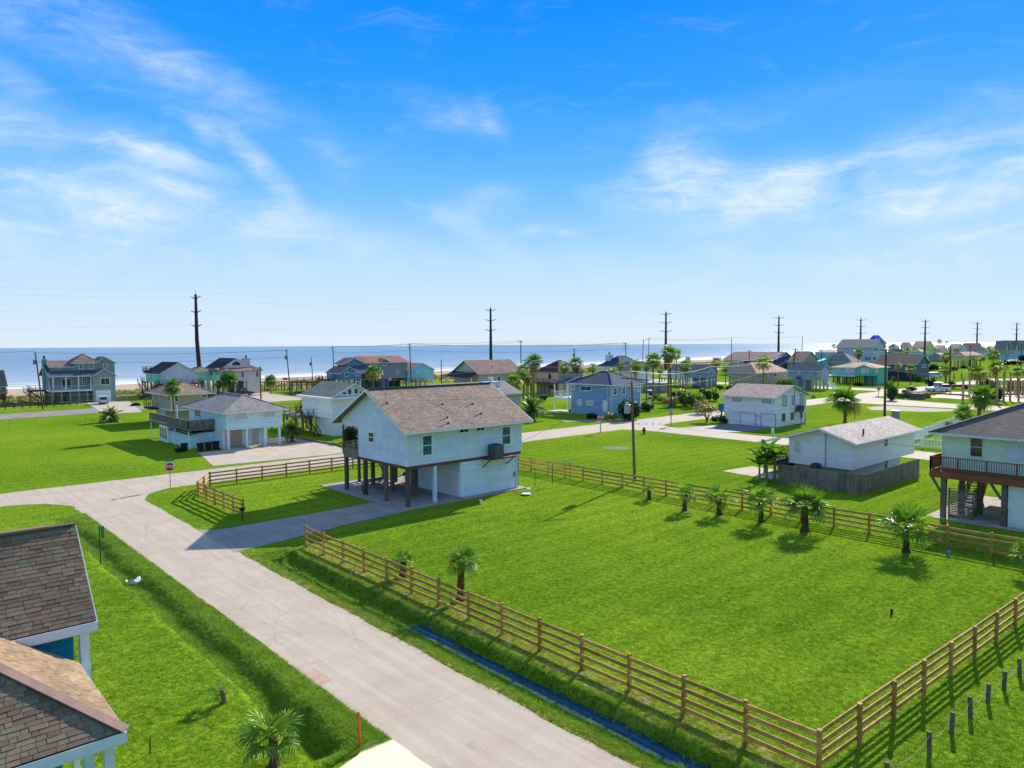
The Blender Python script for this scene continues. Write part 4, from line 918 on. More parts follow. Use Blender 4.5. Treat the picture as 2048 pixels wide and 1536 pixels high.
# ------------------------------------------------------------------ houses along the beach road and beyond
TEALR = roofm('slate_blue', (84, 96, 108)); DKR = roofm('charcoal', (62, 68, 72)); BRR = roofm('brown', (138, 116, 106)); REDR = roofm('rust', (146, 102, 92)); PNKR = roofm('rose_brown', (186, 146, 130)); NAVR = roofm('navy', (66, 78, 104)); GRYR = roofm('mid_grey', (140, 134, 130)); MAR = roofm('maroon', (96, 66, 72)); BLKR = roofm('soot', (84, 72, 74)); TANR = roofm('sand', (192, 160, 138))
q1 = zz(0, 690, 10.24); q3 = zz(270, 690, 10.24); q8 = zz(640, 690, 10.24); q7 = zz(1040, 690, 10.24); qa = zz(1240, 670, 10.24); qb = zz(1440, 670, 10.24); qc = zz(1620, 670, 10.24); qd = zz(1760, 670, 12.8); qe = zz(1888, 670, 12.8)
def add_wins(h, fn, lst, frame=WHITE, glass=GLASS, dy=0):
    for it in lst:
        f_, p0, p1 = it[:3]; st = it[3] if len(it) > 3 else 'double'; g = it[4] if len(it) > 4 else glass
        h.wpx(f_, (h.x0 if f_ == 'x' else h.y0) , fn(*p0), fn(*p1), style=st, frame=frame, glass=g, fw=.13)
def pile_grid(h, nx, ny, z, m=PILE, r=.15, b=None, name='pile'):
    x0, y0, x1, y1 = b or (h.x0, h.y0, h.x1, h.y1)
    h.piles([(x0 + .3 + (x1 - x0 - .6) * i / nx, y0 + .3 + (y1 - y0 - .6) * k / ny) for i in range(nx + 1) for k in range(ny + 1)], z, m, r, name)

# far left edge
WGRN = wallm('sage_grey', (136, 156, 148), .2)
h = px_house('beach_house', 'dark roofed beach house cut off by the left edge of the picture', -62, 806, -70, 13, 788, 771)
h.y1 = h.y0 + 9
h.walls(wallm('grey_teal', (120, 140, 150), .2), h.zf, h.ze); h.gable('x', h.ze, h.ze + 3.3, DKR, WGRN, WHITE, oh=.7, rk=.3); pile_grid(h, 4, 3, h.zf)  # muted grey teal siding
h.win('y', h.y0, h.x1 - 3.2, h.x1 - 1, h.zf + .6, h.ze - .5, style='slide'); h.deck(h.x0, h.y0 - 2, h.x1, h.y0 - .02, h.zf, WOODG, 'yX', piles=True)

# green two storey house
h = px_house('green_beach_house', 'green grey two storey beach house with white porch rail and garage', 187, 804, 181, 232, 779, 751)
X0, Y0, X1 = h.x0, h.y0, h.x1; xl = bis(lambda x: proj(x, Y0 + 1.2, 5)[0], 100, 5, 60)
h.walls(WGRN, 0.02, h.ze, (X0, Y0, X1, Y0 + 11)); h.gable('y', h.ze, h.ze + 1.5, TEALR, WGRN, WHITE, oh=.45, rk=.4, b=(X0, Y0, X1, Y0 + 5))
h.walls(WGRN, h.zf, h.ze + .85, (xl, Y0 + 2.6, X0 - .003, Y0 + 11)); h.walls(WGRN, 0, h.zf, (X0 - 4.5, Y0 + 2.6, X0 - .003, Y0 + 9), 'ground_floor_wall')
h.gable('x', h.ze + .85, h.ze + 2.6, TEALR, WGRN, WHITE, oh=2.2, rk=.4, b=(xl, Y0 + 2.6, X0 + 1, Y0 + 11)); h.deck(xl, Y0 + .4, X0 - .02, Y0 + 2.58, h.zf, WHITE, 'xy', bal=.4, post=2.5, piles=False)
for k in range(4): part('post', MB().box(xl + .4 + k * (X0 - xl - .8) / 3, Y0 + .45, h.zf, xl + .62 + k * (X0 - xl - .8) / 3, Y0 + .67, h.ze), WHITE, h.root)
uy = Y0 + 3.4; a0 = onY(uy, 147, 724)[0]; a1 = onY(uy, 229, 724)[0]; zu = onY(uy, 200, 724.6)[1]; ar = onY(uy, 190, 724)[0]
h.walls(WGRN, h.ze, zu, (a0, uy, a1, uy + 6.5)); h.hip(zu, zu + 2.0, BRR, WHITE, oh=.5, b=(a0, uy, ar + .6, uy + 6.5)); h.gable('y', zu, zu + 1.3, BRR, WGRN, WHITE, oh=.4, rk=.4, b=(ar, uy - .02, a1, uy + 6))
al = onY(uy, 99, 724)[0]; h.walls(WGRN, h.ze, zu - .75, (al, uy, a0 - .003, uy + 6)); h.gable('x', zu - .75, zu + .5, BRR, WGRN, WHITE, oh=.4, rk=.3, b=(al, uy, a0, uy + 6))
part('chimney', MB().box(al - .9, uy + 3, h.ze - 2, al - .003, uy + 4.4, zu + .9), WGRN, h.root); part('chimney_pipe', MB().tube([(al - .45, uy + 3.7, zu + .9), (al - .45, uy + 3.7, zu + 1.7)], .22, 8), DARK, h.root)
for p0, p1, c, s_ in (((1610, 385), (1715, 500), uy, 'both'), ((1820, 380), (1920, 495), uy, 'both'), ((1160, 422), (1262, 480), uy, 'slide')): h.wpx('y', c, q1(*p0), q1(*p1), style=s_, fw=.14)
h.wpx('y', uy - .02, (206, 727.5), (216, 736.5), style='both', fw=.14); h.wpx('y', Y0, (200, 755.5), (220.5, 770), style='slide', fw=.14)
h.wpx('y', Y0 + 2.6, q1(1255, 690), q1(1470, 885), style='slide', fw=.14); h.wpx('y', Y0 + 2.6, q1(1680, 675), q1(1780, 790), style='both', fw=.14)
h.dpx('y', Y0, (192.5, 781.5), (221.5, 802.5), name='garage_door', panels=3); h.wpx('x', xl, q1(990, 755), q1(1015, 840), fw=.12)
h.piles([(xl + .4 + i * 1.75, Y0 + .9 + k * 2.6) for i in range(7) for k in range(4) if i < 6], h.zf - .3, mat('pale_pile', lin(150, 138, 110), .85, .15, 2), .2)  # lighter tan timber than the creosote piles
stairs(h.root, (xl - 3.2, Y0 + 6, 0), (xl - .4, Y0 - .5, 0), h.zf, 0, 1.4, WOODD, (-1, 0, 0)); h.deck(xl - 3.4, Y0 + 6, xl - .02, Y0 + 9, h.zf, WOODD, 'xY', piles=True)

# mint house with charcoal roof
WMT = wallm('sea_mint', (112, 206, 176), .2); WLV = wallm('pale_lilac', (206, 202, 214), .2)
h = px_house('mint_beach_house', 'mint beach house with charcoal roof, pale lilac gable and brown deck', 322.7, 796, 293, 394, 767, 746)
h.walls(WMT, h.zf, h.ze); h.gable('y', h.ze, h.ze + 2.6, DKR, WLV, WHITE, oh=.6, rk=.3); part('wall', MB().box(h.x0, h.y0 - .06, h.zf, h.x1, h.y0 - .003, h.ze), WLV, h.root, 'pale lilac front wall')
h.y0 -= .06
add_wins(h, q3, [('x', (245, 615), (310, 665), 'slide'), ('x', (350, 605), (372, 655)), ('x', (412, 605), (430, 650)), ('y', (1045, 612), (1095, 690), 'slide'), ('y', (1125, 612), (1165, 690), 'slide'), ('y', (655, 622), (680, 700), 'none')])
h.y0 += .06; h.walls(WMT, 0, h.zf, (h.x0 + 4.5, h.y0 + 4, h.x0 + 7, h.y0 + 8), 'ground_floor_wall'); pile_grid(h, 3, 4, h.zf, mat('tan_pile', lin(176, 160, 140), .85, .15, 2), .17)
h.deck(h.x0 - 1.2, h.y0 - 3.0, h.x1 + .6, h.y0 - .07, h.zf, WOODD, 'xyX', post=2.4); stairs(h.root, (h.x0 - 1.2, h.y0 - 2.9, 0), (h.x0 - 5.5, h.y0 - 2.9, 0), h.zf, .3, 1.3, WOODD, (0, 1, 0))
h.deck(h.x0 - .4, h.y1, h.x0 + 5, h.y1 + 3.4, h.zf, WOODD, 'xY'); stairs(h.root, (h.x0 - .4, h.y1 + 2, 0), (h.x0 - .4, h.y1 - 4, 0), h.zf, 0, -1.2, WOODD, (1, 0, 0))
h.deck(h.x0 - .3, h.y1 - 1.5, h.x0 + 3, h.y1 + 2, h.ze + .3, WOODD, 'xyY', piles=False, post=1.2)

# mint and white house with half round window
WPM = wallm('pale_mint', (178, 220, 190), .2); WCR = wallm('cream', (216, 206, 196), .2)
h = px_house('cream_beach_house', 'cream and mint beach house with charcoal roof and half round gable window', 441, 790, 404, 521, 763, 743)
h.walls(WPM, h.zf, h.ze); part('wall', MB().box(h.x0 - .01, h.y0 - .1, 0 + h.zf, h.x1, h.y0 - .003, h.ze), WCR, h.root, 'cream front wall')
roof = h.gable('y', h.ze + .35, h.ze + 3.4, DKR, WCR, WHITE, oh=.3, rk=.2, b=(h.x0 + .5, h.y0 + 2, h.x1 + .6, h.y1), ridge=h.x0 + 5.2)
r = MB(); slab4(r, (h.x0 - .6, h.y0 - .8, h.ze), (h.x1 + .8, h.y0 - .8, h.ze), (h.x1 + .8, h.y0 + 2.0, h.ze + .9), (h.x0 - .6, h.y0 + 2.0, h.ze + .9), .1); slab4(r, (h.x0 - .62, h.y0 - .8, h.ze), (h.x0 - .62, h.y1 + .5, h.ze), (h.x0 + .6, h.y1 + .5, h.ze + .75), (h.x0 + .6, h.y0 - .8, h.ze + .75), .1); part('lower_roof', r, BRR, h.root)
for xa, xb in ((h.x0 + .2, h.x0 + 3.4), (h.x1 - 2.6, h.x1 + .3)): h.gable('y', h.ze + .05, h.ze + .75, BRR, WCR, WHITE, oh=.15, rk=.15, b=(xa, h.y0 - .75, xb, h.y0 + .9))
cx = h.x0 + 5.2; pts = [(cx - 1.2 + 0, h.y0 + 1.9, h.ze + 1.5)] + [(cx - 1.2 * math.cos(math.pi * k / 8), h.y0 + 1.9, h.ze + 1.5 + 1.1 * math.sin(math.pi * k / 8)) for k in range(9)]
wn = part('half_round_window', MB().prism([(x + (x - cx) * .12, y, z + (.12 if z > h.ze + 1.6 else -.1)) for x, y, z in pts[1:]], (0, .06, 0)), WHITE, h.root); part('pane', MB().prism([(x, y - .03, z) for x, y, z in pts[1:]], (0, .02, 0)), GLASS, wn)
qf = zz(400, 700, 7.93); h.y0 -= .1
add_wins(h, qf, [('y', (645, 345), (705, 440), 'slide'), ('y', (880, 340), (935, 432), 'slide'), ('x', (140, 345), (205, 408), 'slide'), ('x', (262, 355), (290, 408)), ('x', (50, 345), (66, 430))]); h.y0 += .1
part('chimney', MB().box(h.x1 - 2.2, h.y0 + 6, h.ze, h.x1 - .3, h.y0 + 7.2, h.ze + 3.4), WCR, h.root); part('chimney_pipe', MB().tube([(h.x1 - 1.2, h.y0 + 6.6, h.ze + 3.4), (h.x1 - 1.2, h.y0 + 6.6, h.ze + 4.2)], .25, 8), DARK, h.root)
h.walls(WCR, 0, h.zf, (h.x1 - 3.8, h.y0 - .08, h.x1, h.y0 + 9), 'ground_floor_wall'); h.door('y', h.y0 - .08, h.x1 - 3.4, h.x1 - .5, .05, 2.6, m=WCR, name='garage_door', panels=3)
h.walls(mat('khaki_screen', lin(140, 144, 120), .8), 0.3, h.zf - .1, (h.x1 - 7.2, h.y0 + 5, h.x1 - 3.85, h.y0 + 5.2), 'screen')
pile_grid(h, 4, 3, h.zf, WHITE, .2, (h.x0 - 4, h.y0, h.x0 + 7, h.y1), 'post'); h.walls(wallm('pale_mint', (0, 0, 0)), h.zf, h.ze, (h.x0 - 4.2, h.y0 + 7, h.x0 - .003, h.y1)); h.hip(h.ze, h.ze + 1.2, BRR, WHITE, oh=.4, b=(h.x0 - 4.2, h.y0 + 7, h.x0 + .5, h.y1))

# blue grey pair
WSB = wallm('slate_blue', (96, 134, 158), .2); WSG = wallm('grey', (136, 140, 146), .2)
h = px_house('blue_beach_house', 'slate blue beach house with stepped brown gables', 682, 784, 654, 722, 760, 745.7)
h.x1 += .4; h.walls(WSB, h.zf, h.ze); h.gable('y', h.ze, h.ze + 1.7, BRR, WSB, WHITE, oh=.3, rk=.3, b=(h.x0, h.y0, h.x0 + 5.4, h.y1)); pile_grid(h, 4, 2, h.zf, WHITE, .13, None, 'post')
h.gable('x', h.ze, h.ze + 2.4, TEALR, WSB, WHITE, oh=.3, rk=.3, b=(h.x0 + 3.5, h.y0 + .1, h.x1 + 6, h.y1))
xq = onY(h.y0 + 3, 706, 721)[0]; h.walls(WSB, h.ze, h.ze + 2.5, (xq - 2.2, h.y0 + 3, xq + 6, h.y1)); h.gable('y', h.ze + 2.5, h.ze + 4.1, BRR, WSB, WHITE, oh=.4, rk=.4, b=(xq - 2.8, h.y0 + 3, xq + 3.4, h.y1)); h.gable('x', h.ze + 2.5, h.ze + 4.2, BRR, WSB, WHITE, oh=.3, rk=.1, b=(xq, h.y0 + 3.4, xq + 6, h.y1))
add_wins(h, q8, [('y', (500, 560), (590, 645), 'slide'), ('y', (718, 552), (790, 632), 'slide'), ('x', (178, 572), (222, 690), 'slide')]); h.deck(h.x0 - 2, h.y0 + 3, h.x0 - .02, h.y1 + 3, h.zf, WOODD, 'xyY')
h.deck(h.x0 - 9, h.y1 + 1, h.x0 - 2.1, h.y1 + 5, h.zf - .6, WOODD, 'xyY')
h = px_house('grey_beach_house', 'tall grey beach house with rust red roof beside the slate blue one', 733, 780, 729, 815, 758, 724.7)
h.y1 = h.y0 + 11; h.walls(WSG, h.zf, h.ze); h.gable('x', h.ze, h.ze + 1.7, REDR, WSG, WHITE, oh=.5, rk=.5); xm = onY(h.y0, 768, 724)[0]; h.gable('y', h.ze, h.ze + 1.0, REDR, WSG, WHITE, oh=.5, rk=.55, b=(xm - 1.8, h.y0 - .01, xm + 1.8, h.y0 + 5))
add_wins(h, q8, [('y', (1290, 355), (1355, 425), 'both'), ('y', (1555, 532), (1618, 602), 'both'), ('y', (1010, 540), (1060, 600), 'slide')])
h.walls(WSB, 0, h.zf, (h.x0 + 4, h.y0 + .5, h.x0 + 8, h.y1 - 1), 'ground_floor_wall'); pile_grid(h, 6, 3, h.zf); h.walls(mat('wood_lattice', lin(96, 84, 72), .9, .3, 9), .3, 2.2, (h.x0 + 9, h.y0 + 4, h.x1 - .4, h.y0 + 4.1), 'lattice')
h.door('y', h.y0 - .01, h.x0 + .3, h.x0 + 2.2, .05, 2.5, m=TEALR)
h.deck(h.x0 - 3.5, h.y0 - 2.5, h.x0 + 4, h.y0 - .02, h.zf, WOODD, 'xy', post=1.5)
WCY = wallm('cyan', (138, 204, 210), .2)
h = px_house('cyan_beach_house', 'small cyan gabled beach house beside a utility pole', 817, 776, 815, 868, 762, 740)
h.y1 = h.y0 + 10; h.walls(WCY, h.zf, h.ze); xa = onY(h.y0, 844, 726)[0]; h.gable('y', h.ze, h.ze + 2.0, BRR, WCY, WHITE, oh=.4, rk=.4, ridge=xa); pile_grid(h, 3, 3, h.zf, WHITE, .12, None, 'post')
add_wins(h, zz(560, 640, 3.657), [('y', (980, 368), (996, 390), 'both'), ('y', (1034, 368), (1048, 390), 'both'), ('y', (1086, 366), (1100, 386), 'both')])
h.deck(h.x0 + .5, h.y0 - 3, h.x0 + 4.5, h.y0 - .02, h.zf, FENCEW, 'xyX', post=1.2)

# big tan gabled house and the low roof before it
WTN = wallm('sand_grey', (196, 184, 166), .2)
h = px_house('tan_gabled_house', 'large tan house with broad brown gable roof behind the raised blue house', 958, 812, 908, 1043, 775, 745)
h.walls(WTN, 0, h.ze); h.gable('x', h.ze, h.ze + 2.5, BRR, WTN, WHITE, oh=.5, rk=.6)
r = MB(); slab4(r, (h.x0 - 2.6, h.y0 - .8, h.ze - .9), (h.x0 - .1, h.y0 + .5, h.ze + .1), (h.x0 - .1, h.y1, h.ze + .1), (h.x0 - 2.6, h.y1 + 1, h.ze - .9), .12); part('porch_roof', r, DKR, h.root)
h.deck(h.x0 - 2.4, h.y0 - .5, h.x0 - .02, h.y1 + .6, h.zf, WOODD, 'xy'); h.piles([(h.x0 - 2.2, h.y0 - .2), (h.x0 - 2.2, h.y1)], h.ze - .9, WHITE, .08, 'post', h.zf)
add_wins(h, zz(820, 600, 4.876), [('y', (850, 740), (885, 795), 'slide'), ('y', (905, 930), (960, 970), 'slide')]); part('roof_vent', MB().tube([(h.x0 + 6, h.y0 + 2, h.ze + 1.1), (h.x0 + 6, h.y0 + 2, h.ze + 1.6)], .12, 8), WHITE, h.root)
X, Y = G(842, 835); h = House('grey_roofed_house', 'low house with flat grey roof just behind the ridge of the raised blue house', 75, 100.5, 92, 110.5)
h.walls(WTN, 0, 4.1); h.gable('x', 4.1, 6.05, GRYR, WTN, WHITE, oh=.5, rk=.4); part('roof_curb', MB().box(86.5, 103, 5.0, 89.5, 105.5, 6.1), mat('pale_tarp', lin(190, 206, 214), .6), h.root); part('roof_vent', MB().tube([(88, 104, 6.1), (88, 104, 6.9)], [.35, .6], 10), GREYTRIM, h.root)
h.win('y', 100.5, 86, 87.2, 2, 3.2)

# maroon roofed house with red brown deck
WPC = wallm('peach', (214, 180, 152), .2)
h = px_house('maroon_roofed_house', 'peach house with maroon hip roof and red brown balcony', 1117, 790, 1073, 1165, 766, 744)
h.walls(WPC, 0, h.ze, (h.x0, h.y0, h.x1, h.y1)); part('wall', MB().box(h.x0 - .02, h.y0 - .05, h.zf, h.x1, h.y0 - .004, h.ze), WSG, h.root, 'grey upper side wall'); h.hip(h.ze, h.ze + 2.9, MAR, PNKR, oh=.5)
h.deck(h.x0 - 1.6, h.y0, h.x0 - .02, h.y1 + 4, h.zf, WOODB, 'xy', bal=.35); add_wins(h, q7, [('x', (580, 580), (640, 690), 'both'), ('x', (615, 820), (715, 905), 'slide')], frame=WOODB)
h.walls(WPC, h.zf, h.ze, (h.x0 + .5, h.y1 + .003, h.x1, h.y1 + 3.4)); pile_grid(h, 1, 3, h.zf, PILE, .13, (h.x0 - 1.4, h.y0, h.x0 + 2, h.y1 + 4)); 
part('roof', MB().box(h.x0 - .4, h.y1 + .2, h.ze, h.x1, h.y1 + 4, h.ze + .15), MAR, h.root)

# blue duplex on the corner
WBL = wallm('mid_blue', (128, 164, 192), .18); q13 = zz(1170, 730, 12.8)
h = px_house('blue_corner_house', 'blue two storey house with navy roof and white downpipes behind the stop sign', 1223.6, 833, 1142, 1281, 801, 769.6)
h.walls(WBL, 0, h.ze); h.hip(h.ze, h.ze + 2.2, NAVR, WHITE, oh=.6); h.corner(WHITE, 0, h.ze, w=.06)
add_wins(h, q7, [('x', (1240, 830), (1465, 945), 'slide'), ('x', (1180, 1105), (1260, 1240), 'none', BLIND), ('x', (1365, 1125), (1505, 1250), 'slide', BLIND), ('x', (1065, 810), (1130, 920), 'slide')])
add_wins(h, q13, [('y', (725, 580), (815, 775)), ('y', (948, 570), (1035, 755)), ('y', (1220, 545), (1290, 650), 'slide'), ('y', (1330, 550), (1385, 690), 'slide')])
h.dpx('x', h.x0, q7(1705, 1150), q7(1780, 1375), m=WHITE)
for x, y in ((h.x0 - .08, h.y0 + .9), (h.x0 - .08, h.y0 + .35), (h.x0 + 5.2, h.y0 - .08), (h.x1 - .2, h.y0 - .08)): part('downpipe', MB().tube([(x, y, .2), (x, y, h.ze - .3), (x + .15, y + .1, h.ze)], .06, 6), WHITE, h.root)
r = MB(); slab4(r, (h.x0 - .6, h.y1 + .6, h.ze), (h.x0 + 4, h.y1 + .6, h.ze + 1.2), (h.x0 + 4, h.y1 + 4.4, h.ze + .6), (h.x0 - .6, h.y1 + 4.4, h.ze - .1), .15); part('porch_roof', r, NAVR, h.root)
h.deck(h.x0 - .5, h.y1 + .02, h.x0 + 3.6, h.y1 + 4.2, h.zf, WHITE, 'xY', bal=.3, piles=False); h.piles([(h.x0 - .4, h.y1 + .3), (h.x0 - .4, h.y1 + 4), (h.x0 + 3.3, h.y1 + 4)], h.ze, WHITE, .09, 'post')
part('stoop', MB().box(h.x0 - 2, h.y1 + 1, 0, h.x0 + 2, h.y1 + 4.5, .25), CONC, h.root)
# behind the palms
WBG = wallm('warm_white', (214, 206, 196), 3)
h = House('navy_roofed_house', 'house with navy hip roof and pale chimney behind the palms', *[0] * 4); 
def reloc(h, cx, gy, xl, xr, fy, ey):
    h.x0, h.y0, h.x1, h.y1 = footprint(cx, gy, xl, xr); h.root.location = (h.x0, h.y0, 0); h.root['base'] = [h.x0, h.y0, 0.]; h.zf = ht(h.x0, h.y0, fy); h.ze = ht(h.x0, h.y0, ey)
reloc(h, 1240, 776, 1196, 1290, 755, 734)
h.walls(WBG, 0, h.ze); h.hip(h.ze, h.ze + 3.2, NAVR, WHITE, oh=.5); part('chimney', MB().box(h.x0 + 2, h.y1 - 3, h.ze, h.x0 + 3.6, h.y1 - 1.2, h.ze + 3.6), GREYTRIM, h.root); part('chimney_pipe', MB().tube([(h.x0 + 2.8, h.y1 - 2.1, h.ze + 3.6), (h.x0 + 2.8, h.y1 - 2.1, h.ze + 4.4)], .2, 8), DARK, h.root)
h.win('y', h.y0, h.x0 + 2, h.x0 + 3.4, h.zf + .8, h.ze - .5)
X0, Y0, X1, Y1 = footprint(1275, 785, 1238, 1303); h = House('white_gabled_house', 'pale gabled house with blank walls behind the blue corner house', X0, Y0, X1, Y1)
ze_ = ht(X0, Y0, 741); h.walls(WBG, 0, ze_); h.gable('y', ze_, ze_ + 2.3, GRYR, WBG, WHITE, oh=.4, rk=.4); h.win('x', X0, Y0 + 1, Y0 + 1.6, 3.2, 4.2)
X0, Y0, X1, Y1 = footprint(1322, 786, 1282, 1337); h = House('flat_roofed_garage', 'long low garage with flat white roof between the palms', X0, Y0, X1, Y1, cat='garage'); ze_ = ht(X0, Y0, 767); h.walls(wallm('greige', (150, 140, 132), 3), 0, ze_); part('roof', MB().box(X0 - .3, Y0 - .3, ze_, X1 + .3, Y1 + .3, ze_ + .25), WHITE, h.root); h.door('x', X0, Y0 + 2, Y0 + 5, .05, 2.2, m=WSG, name='garage_door', panels=3)

# grey stilt house with white stairs
WGY = wallm('blue_grey', (150, 164, 176), .2)
h = px_house('grey_stilt_house', 'pale grey raised house with white outside stairs behind the lawn', 1415, 775, 1340, 1433, 756, 742)
h.walls(WGY, h.zf, h.ze); h.gable('y', h.ze, h.ze + 1.8, GRYR, WGY, WHITE, oh=.5, rk=.4); h.walls(WSG, 0, h.zf, (h.x0 + 1, h.y0 + .3, h.x1, h.y0 + 6), 'ground_floor_wall'); pile_grid(h, 2, 5, h.zf, GREYTRIM, .16, None, 'post')
add_wins(h, qa, [('x', (1400, 728), (1585, 788), 'triple'), ('y', (1855, 730), (1895, 820))]); h.deck(h.x0 - 2.2, h.y0 + 8, h.x0 - .02, h.y1 + 2, h.zf, GREYTRIM, 'xy', solid=1, rm=GREYTRIM)
stairs(h.root, (h.x0 - 2.2, h.y0 + 8, 0), (h.x0 - 2.2, h.y0 + 2.6, 0), h.zf, 0, 1.3, WHITE, (1, 0, 0))

# tan pink roofed, grey with lilac posts, blue and brown behind
WT2 = wallm('tan_grey', (176, 160, 136), .2)
h = px_house('pink_roofed_house', 'tan house with pinkish hip roof between two palms', 1511, 777, 1457, 1576, 767, 746)
h.walls(WT2, .6, h.ze); h.hip(h.ze, h.ze + 3.0, TANR, WHITE, oh=.5); pile_grid(h, 4, 3, .6, PILE, .15)
add_wins(h, qb, [('x', (178, 820), (240, 905), 'slide'), ('x', (362, 800), (428, 862), 'slide'), ('y', (780, 805), (840, 892), 'slide'), ('y', (985, 795), (1012, 860)), ('y', (1098, 785), (1160, 858), 'slide'), ('y', (1310, 775), (1330, 835))])
WDB = wallm('deep_blue', (52, 84, 140), .2)
h = px_house('deep_blue_house', 'deep blue gabled house with white French doors behind the pink roof', 1550, 752, 1450, 1585, 735, 718)
h.walls(WDB, 0, h.ze); h.gable('y', h.ze, h.ze + 2.7, BRR, WDB, WHITE, oh=.5, rk=.6, ridge=(h.x0 + h.x1) / 2 + 1); add_wins(h, qb, [('y', (1415, 505), (1490, 610), 'slide', BLIND), ('y', (1330, 508), (1372, 542), 'none'), ('x', (390, 510), (440, 600), 'slide'), ('x', (610, 510), (700, 575), 'triple', BLIND), ('x', (240, 520), (300, 600), 'slide')])
h.walls(WCR, 0, h.ze, (h.x0 - .2, h.y1 - 9, h.x0 - .003, h.y1), 'cream_wall'); h.piles([(h.x0 - 2, h.y0 + k * 5) for k in range(5)], h.ze - .2, WHITE, .12, 'post')
r = MB(); slab4(r, (h.x0 - 2.4, h.y0 - .2, h.ze - .75), (h.x0 - 2.4, h.y1, h.ze - .75), (h.x0 - .1, h.y1, h.ze - .1), (h.x0 - .1, h.y0 - .2, h.ze - .1), .12); part('porch_roof', r, BRR, h.root)
h = px_house('brown_gabled_house', 'taupe house with brown gable roof next to the deep blue one', 1601, 752, 1574, 1638, 736, 723)
h.walls(WT2, 0, h.ze); h.gable('y', h.ze, h.ze + 3.9, REDR if 0 else BRR, WT2, WHITE, oh=.5, rk=.5); add_wins(h, qb, [('y', (1750, 545), (1800, 590), 'slide'), ('y', (1830, 530), (1862, 575)), ('x', (1560, 560), (1640, 600), 'slide')])
WLS = wallm('lavender_grey', (158, 168, 186), .2); LILAC = paint('lilac', (190, 176, 200))
h = px_house('lilac_post_house', 'blue grey raised house on pale lilac posts beside the side street', 1641, 780, 1577, 1658, 761, 741)
h.walls(WLS, h.zf, h.ze); h.gable('y', h.ze, h.ze + 1.5, GRYR, WLS, WHITE, oh=.5, rk=.4); pile_grid(h, 2, 4, h.zf, LILAC, .2, None, 'post'); h.walls(WSG, 0, h.zf, (h.x0 + .2, h.y1 - 5, h.x1, h.y1), 'ground_floor_wall')
add_wins(h, qc, [('y', (172, 752), (235, 808), 'slide')]); add_wins(h, qb, [('x', (1600, 755), (1650, 805), 'slide', BLIND), ('x', (1830, 755), (1870, 805), 'slide')]); stairs(h.root, (h.x1 - 1, h.y0 + 1, 0), (h.x1 - 1, h.y0 - 3, 0), h.zf, 0, -1, WHITE, (1, 0, 0))
ac_unit(h.x0 - .8, h.y0 + 6, h.zf, 'air conditioner on the shelf of the lilac post house', .9, .9); part('platform', MB().box(h.x0 - 1.4, h.y0 + 5.3, h.zf - .1, h.x0 - .01, h.y0 + 6.7, h.zf - .004), GREYTRIM, h.root)
WTQ = wallm('turquoise', (110, 196, 200), .2)
h = px_house('turquoise_cottage', 'small turquoise cottage behind the lilac post house', 1641, 752, 1636, 1661, 742, 722)
h.walls(WTQ, 0, h.ze); h.gable('y', h.ze, h.ze + .8, WTQ, WTQ, WHITE, oh=.3, rk=.3); add_wins(h, qc, [('y', (350, 565), (395, 590), 'none')])
h = px_house('grey_hipped_house', 'wide house with mid grey hip roof and sand coloured right slope', 1700, 752, 1640, 1722, 738, 724)
h.walls(WT2, 0, h.ze); h.hip(h.ze, h.ze + 4, GRYR, WHITE, oh=.6); h.win('x', h.x0, h.y0 + 3, h.y0 + 5, 2, 3.5, style='slide')
WTL = wallm('seafoam', (104, 186, 166), .2)
h = px_house('seafoam_house', 'seafoam green raised house with white porch posts and front gable', 1747, 770, 1664, 1775, 752, 735.4)
h.walls(WTL, h.zf, h.ze); h.hip(h.ze, h.ze + 1.7, TANR, WHITE, oh=.6); ya, yb = onX(h.x0, 1714, 740)[0], onX(h.x0, 1747, 740)[0]; h.gable('x', h.ze - .1, h.ze + .9, TANR, WTL, WHITE, oh=.3, rk=.4, b=(h.x0 - .6, yb, h.x0 + 4, ya)); h.walls(WTL, h.zf, h.ze - .1, (h.x0 - .6, yb, h.x0 - .003, ya)); h.x0 -= .6
add_wins(h, qc, [('x', (1058, 680), (1198, 780), 'none', BLIND)]); h.x0 += .6; add_wins(h, qc, [('x', (505, 672), (550, 742), 'none'), ('x', (560, 672), (600, 738), 'none'), ('x', (610, 672), (645, 738), 'none'), ('x', (710, 680), (910, 770), 'triple', BLIND), ('y', (1335, 690), (1400, 775), 'slide', BLIND)])
h.deck(h.x0 - 1.8, ya, h.x0 - .02, h.y1 + 1.5, h.zf, GREYTRIM, 'xY'); pile_grid(h, 3, 6, h.zf, PILE, .17); h.walls(WTL, 0, h.zf, (h.x0 + 3, h.y0, h.x1, h.y0 + 4), 'ground_floor_wall')
